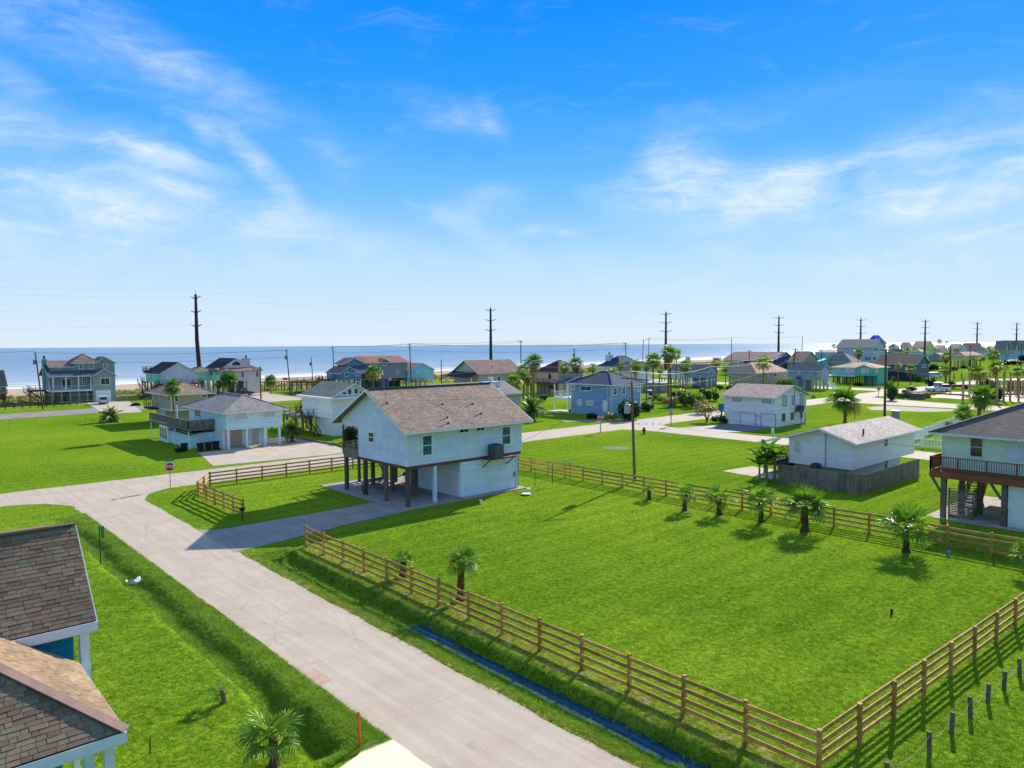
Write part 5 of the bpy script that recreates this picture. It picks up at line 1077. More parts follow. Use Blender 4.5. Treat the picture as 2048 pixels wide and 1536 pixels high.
# big blue grey two storey
WBG2 = wallm('pale_blue_grey', (166, 184, 206), .2)
h = px_house('large_blue_grey_house', 'large two storey pale blue grey house on the skyline', 1745, 736, 1673, 1770, 728, 693.4)
h.walls(WBG2, 0, h.ze); h.gable('y', h.ze, h.ze + 3.9, GRYR, WBG2, WHITE, oh=.7, rk=.6)
add_wins(h, qc, [('x', (730, 262), (860, 282), 'triple'), ('x', (1080, 262), (1240, 280), 'triple'), ('y', (1310, 262), (1385, 335), 'triple'), ('y', (1430, 262), (1460, 330)), ('x', (1130, 435), (1190, 525), 'none'), ('x', (1198, 435), (1245, 525), 'none'), ('y', (1285, 440), (1355, 515), 'triple')])
h = px_house('blue_roofed_house', 'distant hipped house with bright blue roof', 1752, 716, 1731, 1771, 700, 688)
h.walls(WBG, 0, h.ze); h.hip(h.ze, h.ze + 7.5, mat('bright_blue_roof', lin(52, 74, 190), .5, .1, .4), WHITE, oh=.8); h.win('x', h.x0, h.y0 + 3, h.y0 + 6, 6, 8)
# low dark house with screen fence
WSD = wallm('dusk_blue', (84, 100, 116), .2)
h = px_house('dark_roofed_house', 'low house with soot brown roof and dusky gable behind a dark screen fence', 1832, 762, 1750, 1857, 745, 727)
h.walls(WSD, .6, h.ze); h.gable('y', h.ze, h.ze + 2.8, BLKR, WSD, GREYTRIM, oh=.6, rk=.5); pile_grid(h, 3, 4, h.zf * .3); add_wins(h, qd, [('x', (170, 735), (210, 770), 'none', BLIND), ('x', (230, 735), (275, 770), 'none', BLIND), ('y', (1070, 760), (1170, 830), 'slide')])
h.deck(h.x1, h.y0 + 1, h.x1 + 4, h.y1, h.zf, WOODD, 'yX'); h.root['label'] = 'low house with soot brown roof and dusky blue gable behind a dark screen fence'
fx = h.x0 - 2.5; sf = thing('screen_fence', 'tall dark screen fence before the soot roofed house', 'fence', (fx, h.y0 + 4, 0)); n_ = 14; ya, yb = onX(fx, 1826, 755)[0], onX(fx, 1776, 755)[0]
for k in range(n_): a = ya + (yb - ya) * k / n_; b_ = ya + (yb - ya) * (k + .97) / n_; part('panel', MB().box(fx - .03, a, .05, fx + .03, b_, 3.0), mat('dark_screen', lin(52, 62, 70), .9, .3, 3), sf)
for k in range(n_ + 1): a = ya + (yb - ya) * k / n_; part('post', MB().box(fx - .09, a - .05, 0, fx - .031, a + .05, 3.1), DARK, sf)

# skyline houses to the right
def far_house(name, label, cx, gy, xl, xr, ey, ry, wm, rm_, kind='gy', fy=None, wins=3, stilts=False):
    X0, Y0, X1, Y1 = footprint(cx, gy, xl, xr); h = House(name, label, X0, Y0, X1, Y1, 'houses on the far skyline'); ze_ = ht(X0, Y0, ey); zr_ = max(ze_ + 1, ht(X0 + (X1 - X0) / 2, Y0, ry)); zf_ = ht(X0, Y0, fy) if fy else 0
    h.walls(wm, zf_, ze_)
    if kind == 'gy': h.gable('y', ze_, zr_, rm_, wm, WHITE, oh=.6, rk=.5)
    elif kind == 'gx': h.gable('x', ze_, zr_, rm_, wm, WHITE, oh=.6, rk=.5)
    else: h.hip(ze_, zr_, rm_, WHITE, oh=.7)
    if zf_ > 1: h.piles([(X0 + .3 + (X1 - X0 - .6) * i / 3, Y0 + .3 + (Y1 - Y0 - .6) * k / 3) for i in range(4) for k in range(4)], zf_, PILE, .18)
    zt = ze_ - .6; dz = min(1.5, (ze_ - zf_) * .4)
    for k in range(wins):
        y = Y0 + (Y1 - Y0) * (k + .35) / wins; h.win('x', X0, y, y + min(1.4, (Y1 - Y0) / wins * .5), zt - dz, zt, style='slide', fw=.15)
    for k in range(max(1, wins - 1)):
        x = X0 + (X1 - X0) * (k + .35) / max(1, wins - 1); h.win('y', Y0, x, x + min(1.3, (X1 - X0) / wins * .5), zt - dz, zt, style='slide', fw=.15)
    h.ze, h.zf, h.zr = ze_, zf_, zr_; return h
WY = wallm('pale_yellow', (214, 200, 136), .25); WSK = wallm('skyline_white', (206, 202, 204), .25); WYG = wallm('yellow_green', (196, 206, 140), .25)
far_house('skyline_house', 'teal house with white posts and sand hip roof on the skyline', 1840, 720, 1817, 1853, 703.5, 697, WTQ, TANR, 'hip', wins=4)
far_house('skyline_house', 'yellow green gabled house rising behind the teal one', 1850, 714, 1823, 1868, 694, 682.5, WYG, PNKR, 'gy', wins=2)
far_house('skyline_house', 'narrow skyline house with rose roof left of the yellow green gable', 1813, 713, 1801, 1823, 692, 685, WSK, PNKR, 'gy', wins=2)
far_house('skyline_house', 'grey boxy skyline house right of the bright blue roof', 1790, 712, 1776, 1799, 694, 687.5, WSK, GRYR, 'hip', wins=2)
far_house('skyline_house', 'low skyline house with sand brown roof left of the teal one', 1806, 722, 1774, 1812, 706, 698, WT2, BRR, 'hip', wins=2)
far_house('skyline_house', 'pale grey skyline house between two thin palms', 1880, 716, 1866, 1893, 697, 690, WSK, PNKR, 'gy', wins=2)
far_house('skyline_house', 'plain grey low roofed house on the green bank', 1886, 724, 1857, 1896, 712, 706, WSG, TANR, 'gx', wins=2)
far_house('skyline_house', 'pale house with rose roof and tall chimney on the skyline', 1912, 718, 1895, 1927, 697, 687.5, WSK, PNKR, 'gy', wins=2)
far_house('skyline_house', 'broad grey fronted house with rose ridge behind the yellow house', 1936, 720, 1917, 1968, 701, 686, WSK, PNKR, 'gx', wins=3)
far_house('skyline_house', 'yellow stilt house with pinkish grey hip roof', 1926, 736, 1900, 1962, 711, 703, WY, PNKR, 'hip', 721.5, wins=4)
far_house('skyline_house', 'long rose roofed house low on the skyline', 1985, 714, 1968, 1998, 699, 692, WSK, PNKR, 'gx', wins=2)
far_house('skyline_house', 'bright teal low house with sand roof at the far right', 2016, 724, 1998, 2031, 708, 702, WTQ, TANR, 'gx', wins=2)
hh = far_house('skyline_house', 'large pale house with two front gables at the right edge', 2010, 724, 1996, 2075, 697, 681, WBG2, GRYR, 'gx', wins=2)
for a in (2008, 2028): x_ = onY(hh.y0, a, 697)[0]; hh.gable('y', hh.ze - 1, hh.ze + 5, GRYR, WBG2, WHITE, oh=.4, rk=.6, b=(x_, hh.y0 - .4, x_ + 9, hh.y0 + 5))
far_house('skyline_house', 'small white beach house behind the lilac post house', 1690, 728, 1665, 1712, 716, 709, WSK, TANR, 'hip', wins=2)
far_house('skyline_house', 'taupe roofed beach house low on the sea edge', 1668, 722, 1630, 1690, 704.5, 699, WTQ, TANR, 'hip', wins=3)
# ------------------------------------------------------------------ fences
def unit_rail(L, w=.042, h=.14):
    return MB().box(0, -w / 2, -h / 2, L, w / 2, h / 2).mesh('rail', FENCEW)
POSTM = MB().box(-.06, -.06, 0, .06, .06, 1.40).mesh('post', FENCEW); CAPM = MB().box(-.068, -.068, 1.40, .068, .068, 1.425).mesh('post_cap', FENCEW)
RAILM = unit_rail(1.0)
def rail_fence(root, a, b, n, side, heights=(.27, .60, .94, 1.28), last=True):
    bx, by, _ = base_of(root); a = Vector(a + (0,)); b = Vector(b + (0,)); d = (b - a); L = d.length / n; ang_ = math.atan2(d.y, d.x); dn = d.normalized(); nr = Vector((-dn.y, dn.x, 0)) * side
    for k in range(n + (1 if last else 0)):
        p = a + d * (k / n); o = inst('post', POSTM, root, (p.x - bx, p.y - by, gz(p.x, p.y) + rnd.uniform(-.02, .015)), (rnd.uniform(-.012, .012), rnd.uniform(-.012, .012), ang_ + rnd.uniform(-.03, .03)))
        inst('post_cap', CAPM, o)
    for k in range(n):
        p = a + d * (k / n) + nr * .095
        for hgt in heights:
            inst('rail', RAILM, root, (p.x - bx, p.y - by, hgt + rnd.uniform(-.018, .018)), (rnd.uniform(-.02, .02), rnd.uniform(-.008, .008), ang_), (L * .995, 1, 1))
wf = thing('wooden_fence', 'long four rail timber fence running round the palm lawn and along the street ditch', 'fence', (20.95, 9.6, 0))
rail_fence(wf, (20.95, 43.4), (20.95, 9.6), 14, -1)
rail_fence(wf, (50.8, 8.1), (20.95, 9.55), 12, -1, last=False)
rail_fence(wf, (50.8, 68.1), (50.8, 8.1), 25, -1)
wf2 = thing('wooden_fence', 'short four rail timber fence bent at the street corner beside the driveway', 'fence', (21.1, 54.4, 0))
rail_fence(wf2, (21.15, 54.4), (21.05, 64.1), 5, 1)
rail_fence(wf2, (21.05, 64.1), (23.5, 68.2), 2, 1, last=False)
rail_fence(wf2, (23.5, 68.2), (50.7, 68.1), 11, 1)
# roped bollards beyond the right hand fence
rf = thing('rope_fence', 'row of low weathered posts strung with slack rope in the grass beside the rail fence', 'fence', (21.9, 8.6, 0))
rp = [(20.3, 7.9), (21.9, 8.0), (24.6, 7.75), (26.5, 7.7), (28.1, 7.6), (29.7, 7.5), (31.3, 7.4), (33.0, 7.3), (34.6, 7.25), (36.3, 7.2), (38.0, 7.1)]
BOLM = MB().tube([(0, 0, 0), (0, 0, .72)], .075, 8).mesh('post', PILE)
for x, y in rp: inst('post', BOLM, rf, (x - 21.9, y - 8.6, 0), (rnd.uniform(-.05, .05), rnd.uniform(-.05, .05), 0))
for (xa, ya), (xb, yb) in zip(rp, rp[1:]):
    part('rope', MB().tube([(xa + (xb - xa) * t / 8, ya + (yb - ya) * t / 8, .62 - .30 * (1 - (t / 4 - 1) ** 2)) for t in range(9)], .011, 5), mat('rope', lin(150, 142, 120), .9), rf)
# tight board fence round the cottage
bf = thing('board_fence', 'tight grey vertical board fence wrapped round the white cottage', 'fence', (63.3, 25.5, 0))
BDM = MB().box(-.068, -.011, 0, .068, .011, 1.0).mesh('board', WOODG)
def boards(root, a, b, h):
    bx, by, _ = base_of(root); a = Vector(a); b = Vector(b); L = (b - a).length; n = int(L / .143); ang_ = math.atan2((b - a).y, (b - a).x)
    for k in range(n):
        p = a.lerp(b, (k + .5) / n); inst('board', BDM, root, (p.x - bx, p.y - by, .02), (0, 0, ang_ + rnd.uniform(-.03, .03)), (1, 1, h + rnd.uniform(-.02, .02)))
boards(bf, (63.3, 33.3), (63.3, 25.5), 1.72); boards(bf, (63.3, 25.5), (76.0, 25.5), 1.72); 
part('rail', MB().box(63.33, 25.53, .4, 63.37, 33.3, .49), WOODG, bf); part('rail', MB().box(63.33, 25.53, 1.3, 63.37, 33.3, 1.39), WOODG, bf); part('rail', MB().box(63.4, 25.53, .4, 76, 25.57, .49), WOODG, bf); part('rail', MB().box(63.4, 25.53, 1.3, 76, 25.57, 1.39), WOODG, bf)
# white picket fence beyond the mint house
pf = thing('picket_fence', 'white picket fence beyond the roof of the mint house', 'fence', (96, 33, 0))
PKM = MB().box(-.03, -.01, 0, .03, .01, 1.25).mesh('picket', WHITE)
def pickets(root, a, b, st=.16):
    bx, by, _ = base_of(root); a = Vector(a); b = Vector(b); L = (b - a).length; n = int(L / st); ang_ = math.atan2((b - a).y, (b - a).x)
    for k in range(n + 1):
        p = a.lerp(b, k / n); inst('picket', PKM, root, (p.x - bx, p.y - by, .05), (0, 0, ang_))
    for z in (.3, 1.1): part('rail', MB().beam((a.x, a.y, z), (b.x, b.y, z), .04, .09), WHITE, root)
    for k in range(int(L / 2.4) + 1):
        p = a.lerp(b, min(1, k * 2.4 / L)); part('post', MB().box(p.x - .06, p.y - .06, 0, p.x + .06, p.y + .06, 1.4), WHITE, root)
pickets(pf, (97.0, 34.6), (97.0, 22.5), .16); pickets(pf, (97.0, 34.6), (132, 38.2), .17)
# low white and timber edgings
ed = thing('timber_edging', 'line of old timbers edging the apron beside the white boxy house', 'edging', (44, 84, 0))
for k in range(7): a = Vector((44.6 + .25 * k, 97.5 - 2.9 * k, .12)); b_ = a + Vector((.24, -2.8, 0)); part('timber', MB().beam(a, b_, .24, .24), WOODG, ed)
gl = thing('guard_rail', 'low brown timber fence along the dunes left of the green beach house', 'fence', (20, 183, 0))
for k in range(26):
    x = -2 + k * 1.5; part('post', MB().box(x - .08, 182 + x * .12 - .08, 0, x + .08, 182 + x * .12 + .08, 1.15), WOODD, gl)
for z in (.55, 1.0): part('rail', MB().beam((-2, 181.76, z), (35.5, 186.26, z), .06, .14), WOODD, gl)
bw = thing('boardwalk', 'brown timber beach boardwalk left of the slate blue house', 'boardwalk', (86, 200, 0))
for k in range(30): part('plank', MB().box(84 + k * .55, 203, 1.5, 84.5 + k * .55, 205, 1.56), WOODD, bw)
for k in range(7):
    for y in (203.1, 204.9): part('post', MB().box(84.2 + k * 2.6, y - .09, 0, 84.4 + k * 2.6, y + .09, 2.6), WOODD, bw)
for y in (203.1, 204.9): part('rail', MB().beam((84, y, 2.55), (100.4, y, 2.55), .06, .14), WOODD, bw)

# ------------------------------------------------------------------ palms, shrubs
def fan_leaf(name, Rr, pet, nseg=18, droop=.35, fold=.12, mat_=LEAF, spread=2.35, seed=1):
    r_ = random.Random(seed); mb = MB()
    # petiole along +X, slightly arched
    pts = [(pet * t, 0, .10 * pet * math.sin(t * 2.2) * .5) for t in (0, .33, .66, 1)]
    for a, b in zip(pts, pts[1:]): mb.poly([(a[0], -.018, a[2]), (b[0], -.014, b[2]), (b[0], .014, b[2]), (a[0], .018, a[2])])
    c = Vector(pts[-1])
    for k in range(nseg):
        a = -spread + 2 * spread * (k + .5) / nseg + r_.uniform(-.04, .04); L = Rr * (1 - .28 * abs(a / spread) ** 2) * r_.uniform(.88, 1.06); w = 1.45 * spread / nseg * L * .62
        d = Vector((math.cos(a), math.sin(a), 0)); q = Vector((-math.sin(a), math.cos(a), 0)); up = Vector((0, 0, 1))
        f_ = fold * L * .25; sg = 1 if k % 2 else -1
        m1 = c + d * L * .62 - up * (droop * .10 * L) + up * f_ * (abs(math.sin(a)) * 1.2); tip = c + d * L - up * (droop * L * r_.uniform(.4, 1.0)) + up * f_ * abs(math.sin(a))
        mb.poly([c + q * .01, m1 + q * w * .5 + up * .02 * sg, m1 - up * .03 * L, c]); mb.poly([c, m1 - up * .03 * L, m1 - q * w * .5 + up * .02 * sg, c - q * .01])
        mb.poly([m1 + q * w * .5 + up * .02 * sg, tip, m1 - up * .03 * L]); mb.poly([m1 - up * .03 * L, tip, m1 - q * w * .5 + up * .02 * sg])
    return mb.mesh(name, mat_, uv=False, fix=False)
def feather_leaf(name, L, mat_=PHX, n=22, arch=.55, w=.36, seed=1):
    r_ = random.Random(seed); mb = MB(); P = []
    for k in range(9): t = k / 8; P.append(Vector((L * t * (1 - .12 * t), 0, L * (.30 * t - arch * t * t))))
    for a, b in zip(P, P[1:]): mb.poly([(a.x, -.02, a.z), (b.x, -.012, b.z), (b.x, .012, b.z), (a.x, .02, a.z)])
    for k in range(n):
        t = .12 + .88 * k / n; i = min(7, int(t * 8)); p = P[i].lerp(P[i + 1], t * 8 - i); d = (P[i + 1] - P[i]).normalized(); ll = L * w * (1 - abs(t - .45) * 1.1) * r_.uniform(.85, 1.1) * .8
        for s in (-1, 1):
            e = p + Vector((d.x * .55, s * .8, .15)).normalized() * ll - Vector((0, 0, .12 * ll)); mb.poly([p - d * .022, e, p + d * .03])
    return mb.mesh(name, mat_, uv=False, fix=False)
FANS = [fan_leaf('frond', 1.0, .75, 20, .15, .3, LEAF, 2.3, 1), fan_leaf('frond', 1.0, .8, 20, .35, .2, LEAF, 2.2, 2), fan_leaf('frond', .95, .8, 18, .6, .12, LEAF, 2.1, 3)]
FANY = fan_leaf('frond', .95, .9, 15, 1.0, .1, LEAFY, 2.0, 4); FAND = fan_leaf('dead_frond', .9, .7, 12, 1.2, .1, DEADL, 1.7, 5)
FANF = [fan_leaf('frond', 1.0, .75, 9, .35, .25, LEAF, 2.2, 11), fan_leaf('frond', 1.0, .8, 9, .8, .2, LEAF, 2.1, 12), fan_leaf('frond', 1.0, .8, 8, 1.1, .1, LEAFY, 2.0, 13)]
FEATH = [feather_leaf('frond', 1.0, PHX, 24, .35, .34, 1), feather_leaf('frond', 1.0, PHX, 24, .62, .34, 2)]
BAN = []
for sd_ in (1, 2):
    mb = MB(); mb.grid(lambda u, v: (1.9 * u * (1 - .1 * u), (v - .5) * .52 * math.sin(math.pi * min(1, .08 + u * .92)) ** .6, .45 * u - .85 * u * u * (1 if sd_ == 1 else .6) + .10 * abs(v - .5) * 2), 9, 2); BAN.append(mb.mesh('leaf', BANL, uv=False, fix=False))
def trunk_mb(hh, r0, r1, lean=(0, 0), boots=False, seed=1):
    r_ = random.Random(seed); n = max(5, int(hh / .35)); pts = []; rad = []
    for k in range(n + 1):
        t = k / n; pts.append((lean[0] * t * t, lean[1] * t * t, hh * t)); rad.append((r0 + (r1 - r0) * min(1, t * 1.6)) * (1 + (.10 if boots else .04) * (-1) ** k + r_.uniform(-.03, .03)) * (1.25 if k == 0 else 1))
    mb = MB(); mb.tube(pts, rad, 8)
    if boots:
        for k in range(int(hh * 14)):
            z = hh * (k + .5) / (hh * 14); a = k * 2.4; t = z / hh; rr = r0 + (r1 - r0) * t; c = Vector((lean[0] * t * t, lean[1] * t * t, z)); d = Vector((math.cos(a), math.sin(a), 0)); q = Vector((-d.y, d.x, 0))
            mb.poly([c + d * rr * .9 - q * .05, c + d * rr * .9 + q * .05, c + d * (rr + .12) + Vector((0, 0, .16))])
    return mb
PALM_N = [0]
def palm(label, x, y, hgt, R_, kind='fan', n=26, r0=.17, r1=.14, skirt=.0, lean=0, group='fan palms among the houses', seed=None, far=False, boots=False, yellow=.12, cat='palm tree', name='palm_tree', zmin=-1.0):
    """hgt: height of the growing point; R_: crown radius"""
    PALM_N[0] += 1; r_ = random.Random(seed or PALM_N[0] * 31); t = thing(name, label, cat, (x, y, gz(x, y)), group)
    if not lean and not far: lean = r_.uniform(.02, .12) * hgt
    a_ = r_.uniform(0, 6.28); lx, ly = lean * math.cos(a_), lean * math.sin(a_)
    o = bpy.data.objects.new('trunk', trunk_mb(hgt, r0, r1, (lx, ly), boots, PALM_N[0]).mesh('trunk', TRUNKD if boots else TRUNK, uv=False, smooth=False, fix=False)); link(o, t)
    sc0 = R_ / 1.75
    for k in range(n):
        f = (k + .5) / n; el_ = math.asin(1 - (1 - math.sin(R(-50) if skirt else R(-30))) * f ** 1.15 * 1.0) if True else 0
        az_ = k * 2.39996 + r_.uniform(-.2, .2); el_ += r_.uniform(-.12, .12); el_ = max(-1.25, min(1.35, el_))
        if kind == 'fan':
            if far: me = FANF[0 if el_ > .3 else (1 if r_.random() > yellow * 2 else 2)]
            else: me = FANS[0 if el_ > .55 else (1 if el_ > -.1 else 2)] if (r_.random() > yellow or el_ > .2) else FANY
        elif kind == 'feather': me = FEATH[0 if el_ > .4 else 1]
        else: me = BAN[k % 2]
        sc_ = sc0 * (r_.uniform(.72, 1.14) if not far else r_.uniform(.85, 1.1)) * (1.6 if kind == 'feather' else 1)
        inst('frond' if kind != 'banana' else 'leaf', me, t, (lx, ly, hgt - .02), (r_.uniform(-.5, .5), -el_ * (1 if kind != 'feather' else .95), az_), (sc_, sc_, sc_))
    if skirt:
        mb = MB(); m_ = int(60 if far else 150)
        for k in range(m_):
            a = k * 2.4; zt = r_.uniform(-skirt * .55, .1); rr = R_ * .30 * (1 - .35 * r_.random()); L = r_.uniform(.35, .9) * min(skirt, 1.8)
            c = Vector((lx + math.cos(a) * r1 * .8, ly + math.sin(a) * r1 * .8, hgt + zt)); d = Vector((math.cos(a), math.sin(a), 0)); q = Vector((-d.y, d.x, 0)) * .10 * (1.6 if far else 1)
            m1 = c + d * rr + Vector((0, 0, -L * .3)); e = c + d * rr * .75 + Vector((0, 0, -L)); mb.poly([c, m1 + q, e, m1 - q])
        o = bpy.data.objects.new('dead_frond_skirt', mb.mesh('dead_frond_skirt', DEADL, uv=False, fix=False)); link(o, t)
    return t
def palm_px(label, bx, by, cy, rpx, **k):
    x, y = G(bx, by); f = x * ca + y * sa; hgt = ht(x, y, cy + rpx * .15) - gz(x, y); return palm(label, x, y, max(.25, hgt), rpx * f / F * 1.08, **k)
# young fan palms of the lawn and its back fence
FG = 'young fan palms planted along the back fence'; LG = 'fan palms in the near lawns'
palm_px('smallest young fan palm at the left end of the row along the back fence', 1298, 999, 978, 19, n=12, r0=.16, r1=.15, boots=True, group=FG)
palm_px('second young fan palm from the left in the back fence row, leaning a little', 1369, 1021, 985, 26, n=14, r0=.17, r1=.15, boots=True, group=FG, lean=.15)
palm_px('third young fan palm in the back fence row with pale blooms in its crown', 1439, 1029, 994, 33, n=16, r0=.22, r1=.19, boots=True, group=FG)
palm_px('fourth fan palm in the back fence row with a bright upright tuft', 1522, 1044, 993, 38, n=19, r0=.19, r1=.17, boots=True, group=FG)
palm_px('fullest fan palm of the back fence row, with a broad round crown', 1610, 1062, 1004, 50, n=25, r0=.27, r1=.21, boots=True, group=FG)
palm_px('fan palm of the back fence row nearest the pile corner of the mint house', 1812, 1104, 1046, 56, n=19, r0=.21, r1=.18, boots=True, group=FG)
palm_px('fan palm cut by the right edge, at the end of the fence row', 2056, 1150, 1104, 40, n=16, r0=.2, r1=.17, boots=True, group=FG)
palm_px('small dark trunked fan palm just inside the street fence', 806, 1153, 1113, 28, n=14, r0=.2, r1=.17, boots=True, group=LG)
palm_px('taller rough trunked fan palm inside the street fence, right of the small one', 921, 1200, 1117, 38, n=19, r0=.21, r1=.17, boots=True, group=LG)
palm_px('little fan palm alone on the lawn beside the shingled house', 448, 1405, 1373, 29, n=9, r0=.11, r1=.08, group=LG, lean=.1)
palm_px('large bushy fan palm beside the cream driveway at the bottom of the picture', 549, 1530, 1462, 66, n=20, r0=.15, r1=.12, boots=True, group=LG, yellow=.02)
# date palms
palm_px('feathery date palm on the lawn near the coast road', 222, 844, 829, 27, kind='feather', n=46, r0=.35, r1=.3, group='date palms', boots=True)
palm_px('stout feathery date palm beside the corner of the raised blue house', 1065, 842, 815, 34, kind='feather', n=56, r0=.45, r1=.4, group='date palms', boots=True)
palm_px('dense low palm clump between the aqua house and the white boxy house', 584, 884, 856, 30, kind='feather', n=60, r0=.3, r1=.2, group='date palms')
# tall fan palms among the houses: (label, base px, base py, crown py, crown radius px, options)
TP = [
 ('tall fan palm standing before the tan hip roofed house', 349, 872, 771, 21, dict(n=30, skirt=1.0)),
 ('shaggy fan palm before the tall grey beach house', 748, 790, 742, 19, dict(n=30, skirt=2.2)),
 ('fan palm with thick brown skirt right of the tan gabled house', 1027, 815, 762, 22, dict(n=32, skirt=2.6)),
 ('fan palm peeping over the ridge of the raised blue house', 980, 806, 757, 17, dict(n=26, skirt=.8)),
 ('very tall thin fan palm growing through the date palm', 1067, 842, 721, 22, dict(n=30, skirt=2.6, r0=.18, r1=.14)),
 ('slim fan palm just left of the very tall one', 1047, 807, 738, 17, dict(n=26, skirt=2.0)),
 ('fan palm half hidden between the two slim ones', 1056, 809, 752, 15, dict(n=22, skirt=2.0)),
 ('fan palm in front of the grey side of the maroon roofed house', 1129, 796, 733, 14, dict(n=24, skirt=1.4)),
 ('tall fan palm at the porch of the blue corner house', 1152, 818, 724, 18, dict(n=28, skirt=2.0)),
 ('fan palm showing only its crown behind the navy ridge', 1185, 786, 734, 13, dict(n=24, skirt=.5)),
 ('fan palm at the corner downpipe of the blue corner house', 1224, 822, 747, 15, dict(n=26, skirt=1.5)),
 ('short fan palm before the navy roof, directly above the stop sign', 1200, 829, 776, 15, dict(n=26, skirt=.9)),
 ('small fan palm between the navy hip roof and the pale gable', 1241, 786, 731, 11, dict(n=20, skirt=.6)),
 ('fan palm with a ball of dead fronds before the pale gable', 1271, 802, 728, 15, dict(n=24, skirt=2.6)),
 ('bushy topped fan palm left of the flat roofed garage', 1306, 818, 718, 20, dict(n=32, skirt=1.4, r0=.22, r1=.17)),
 ('thinner fan palm standing at the shoulder of the bushy topped one', 1293, 803, 730, 12, dict(n=20, skirt=1.2)),
 ('leaning fan palm beside the golf cart', 1318, 798, 738, 10, dict(n=16, skirt=.7, lean=.9)),
 ('tallest fan palm of the whole row, with heavy brown skirt', 1337, 799, 705, 20, dict(n=30, skirt=3.0, r0=.3, r1=.24)),
 ('thin tall fan palm touching the tallest one on its right', 1352, 778, 707, 14, dict(n=22, skirt=1.0)),
 ('small crowned fan palm behind the green bushes', 1370, 798, 730, 14, dict(n=24, skirt=1.6)),
 ('faint fan palm right behind the small crowned one', 1375, 778, 720, 9, dict(n=16, skirt=.7)),
 ('fan palm standing against the grey stilt house gable', 1432, 801, 722, 14, dict(n=24, skirt=.8)),
 ('fan palm between the grey stilt house and the pink roof', 1451, 770, 736, 13, dict(n=24, skirt=.6)),
 ('open crowned fan palm before the pink roof', 1526, 788, 724, 19, dict(n=24, skirt=.6)),
 ('ragged fan palm before the large blue grey house', 1716, 752, 704, 11, dict(n=26, skirt=2.5)),
 ('tiny fan palm on the sea horizon left of the large blue grey house', 1667, 730, 692, 6, dict(n=14)),
 ('stocky open lawn fan palm right of the white garage house', 1690, 847, 797, 36, dict(n=34, r0=.30, r1=.22, skirt=.5)),
 ('fan palm before the dark screen fence', 1796, 771, 731, 9, dict(n=18, skirt=.5)),
 ('thick skirted fan palm at the corner of the dark roofed house', 1821, 772, 736, 12, dict(n=24, skirt=2.0)),
 ('fan palm left of the teal skyline house', 1813, 736, 701, 9, dict(n=22, skirt=2.5)),
 ('thin red brown fan palm high on the skyline', 1878, 722, 684, 7, dict(n=14)),
 ('fan palm before the utility pole near the van', 1892, 766, 711, 13, dict(n=24, skirt=2)),
 ('lower fan palm under the one by the utility pole', 1890, 774, 738, 13, dict(n=22, skirt=2)),
 ('fan palm amid the bare piles of the building site', 1954, 790, 744, 21, dict(n=30, skirt=1.6)),
 ('big near fan palm with a huge dead frond ball above the mint house roof', 1957, 850, 788, 30, dict(n=34, skirt=2.4, r0=.3, r1=.25)),
 ('low fan palm beside the picket fence end', 1925, 858, 823, 21, dict(n=26, skirt=.5)),
 ('leafy fan palm left of the bare building piles', 1990, 786, 731, 16, dict(n=30, skirt=2)),
 ('second fan palm rising behind the leafy one', 1986, 752, 709, 13, dict(n=26, skirt=1)),
 ('fan palm at the far right building piles', 2034, 790, 742, 14, dict(n=24, skirt=.8)),
 ('pale brown fan palm on the skyline left of the teal cottage', 1965, 716, 697, 7, dict(n=14)), ('fan palm on the skyline beside the pale brown one', 1978, 718, 699, 7, dict(n=14)),
 ('skyline fan palm before the two gabled pale house', 2003, 722, 698, 8, dict(n=16, skirt=1)), ('skyline fan palm left of the yellow stilt house', 1914, 718, 700, 7, dict(n=14)),
 ('thin fan palm on the skyline before the pale grey house', 1866, 716, 699, 7, dict(n=14)), ('bare looking fan palm at the chimney of the far pale house', 1893, 714, 686, 5, dict(n=12)),
 ('small lawn fan palm behind the building site piles', 2010, 762, 735, 8, dict(n=16)), ('stubby fan palm by the yellow stilt house', 1950, 735, 716, 7, dict(n=16)),
]
for lb, bx, by, cy, rp_, kw in TP: palm_px(lb, bx, by, cy, rp_, far=by < 840, yellow=.2, **kw)
# round cabbage palms on the beach side
palm_px('round headed cabbage palm before the carport of the cream beach house', 459, 790, 758, 19, n=60, far=True, skirt=1.2, group='cabbage palms')
palm_px('round headed cabbage palm on the open dune lot', 542, 788, 760, 14, n=56, far=True, skirt=1.0, group='cabbage palms')
palm_px('small dark cabbage palm left of the carport posts', 437, 790, 767, 9, n=40, far=True, skirt=1.0, group='cabbage palms')
# banana clump
bt = thing('banana_plant', 'clump of banana plants beside the porch of the white cottage', 'banana plant', (62.8, 34.2, 0))
for k, (dx, dy, hh_) in enumerate(((0, 0, 2.6), (.5, .3, 2.9), (-.4, .5, 2.3), (.2, -.6, 2.5), (-.5, -.3, 2.0), (.9, -.3, 2.4), (-.9, .2, 1.7))):
    o = bpy.data.objects.new('stem', MB().tube([(dx, dy, 0), (dx * 1.1, dy * 1.1, hh_)], [.11, .07], 7).mesh('stem', mat('banana_stem', lin(120, 120, 70), .8, .3, 5), fix=False)); link(o, bt)
    for j in range(8): inst('leaf', BAN[j % 2], bt, (dx * 1.1, dy * 1.1, hh_ - .1), (rnd.uniform(-.6, .6), -rnd.uniform(-.2, 1.1), j * 2.4 + k), (rnd.uniform(.7, 1.0),) * 3)
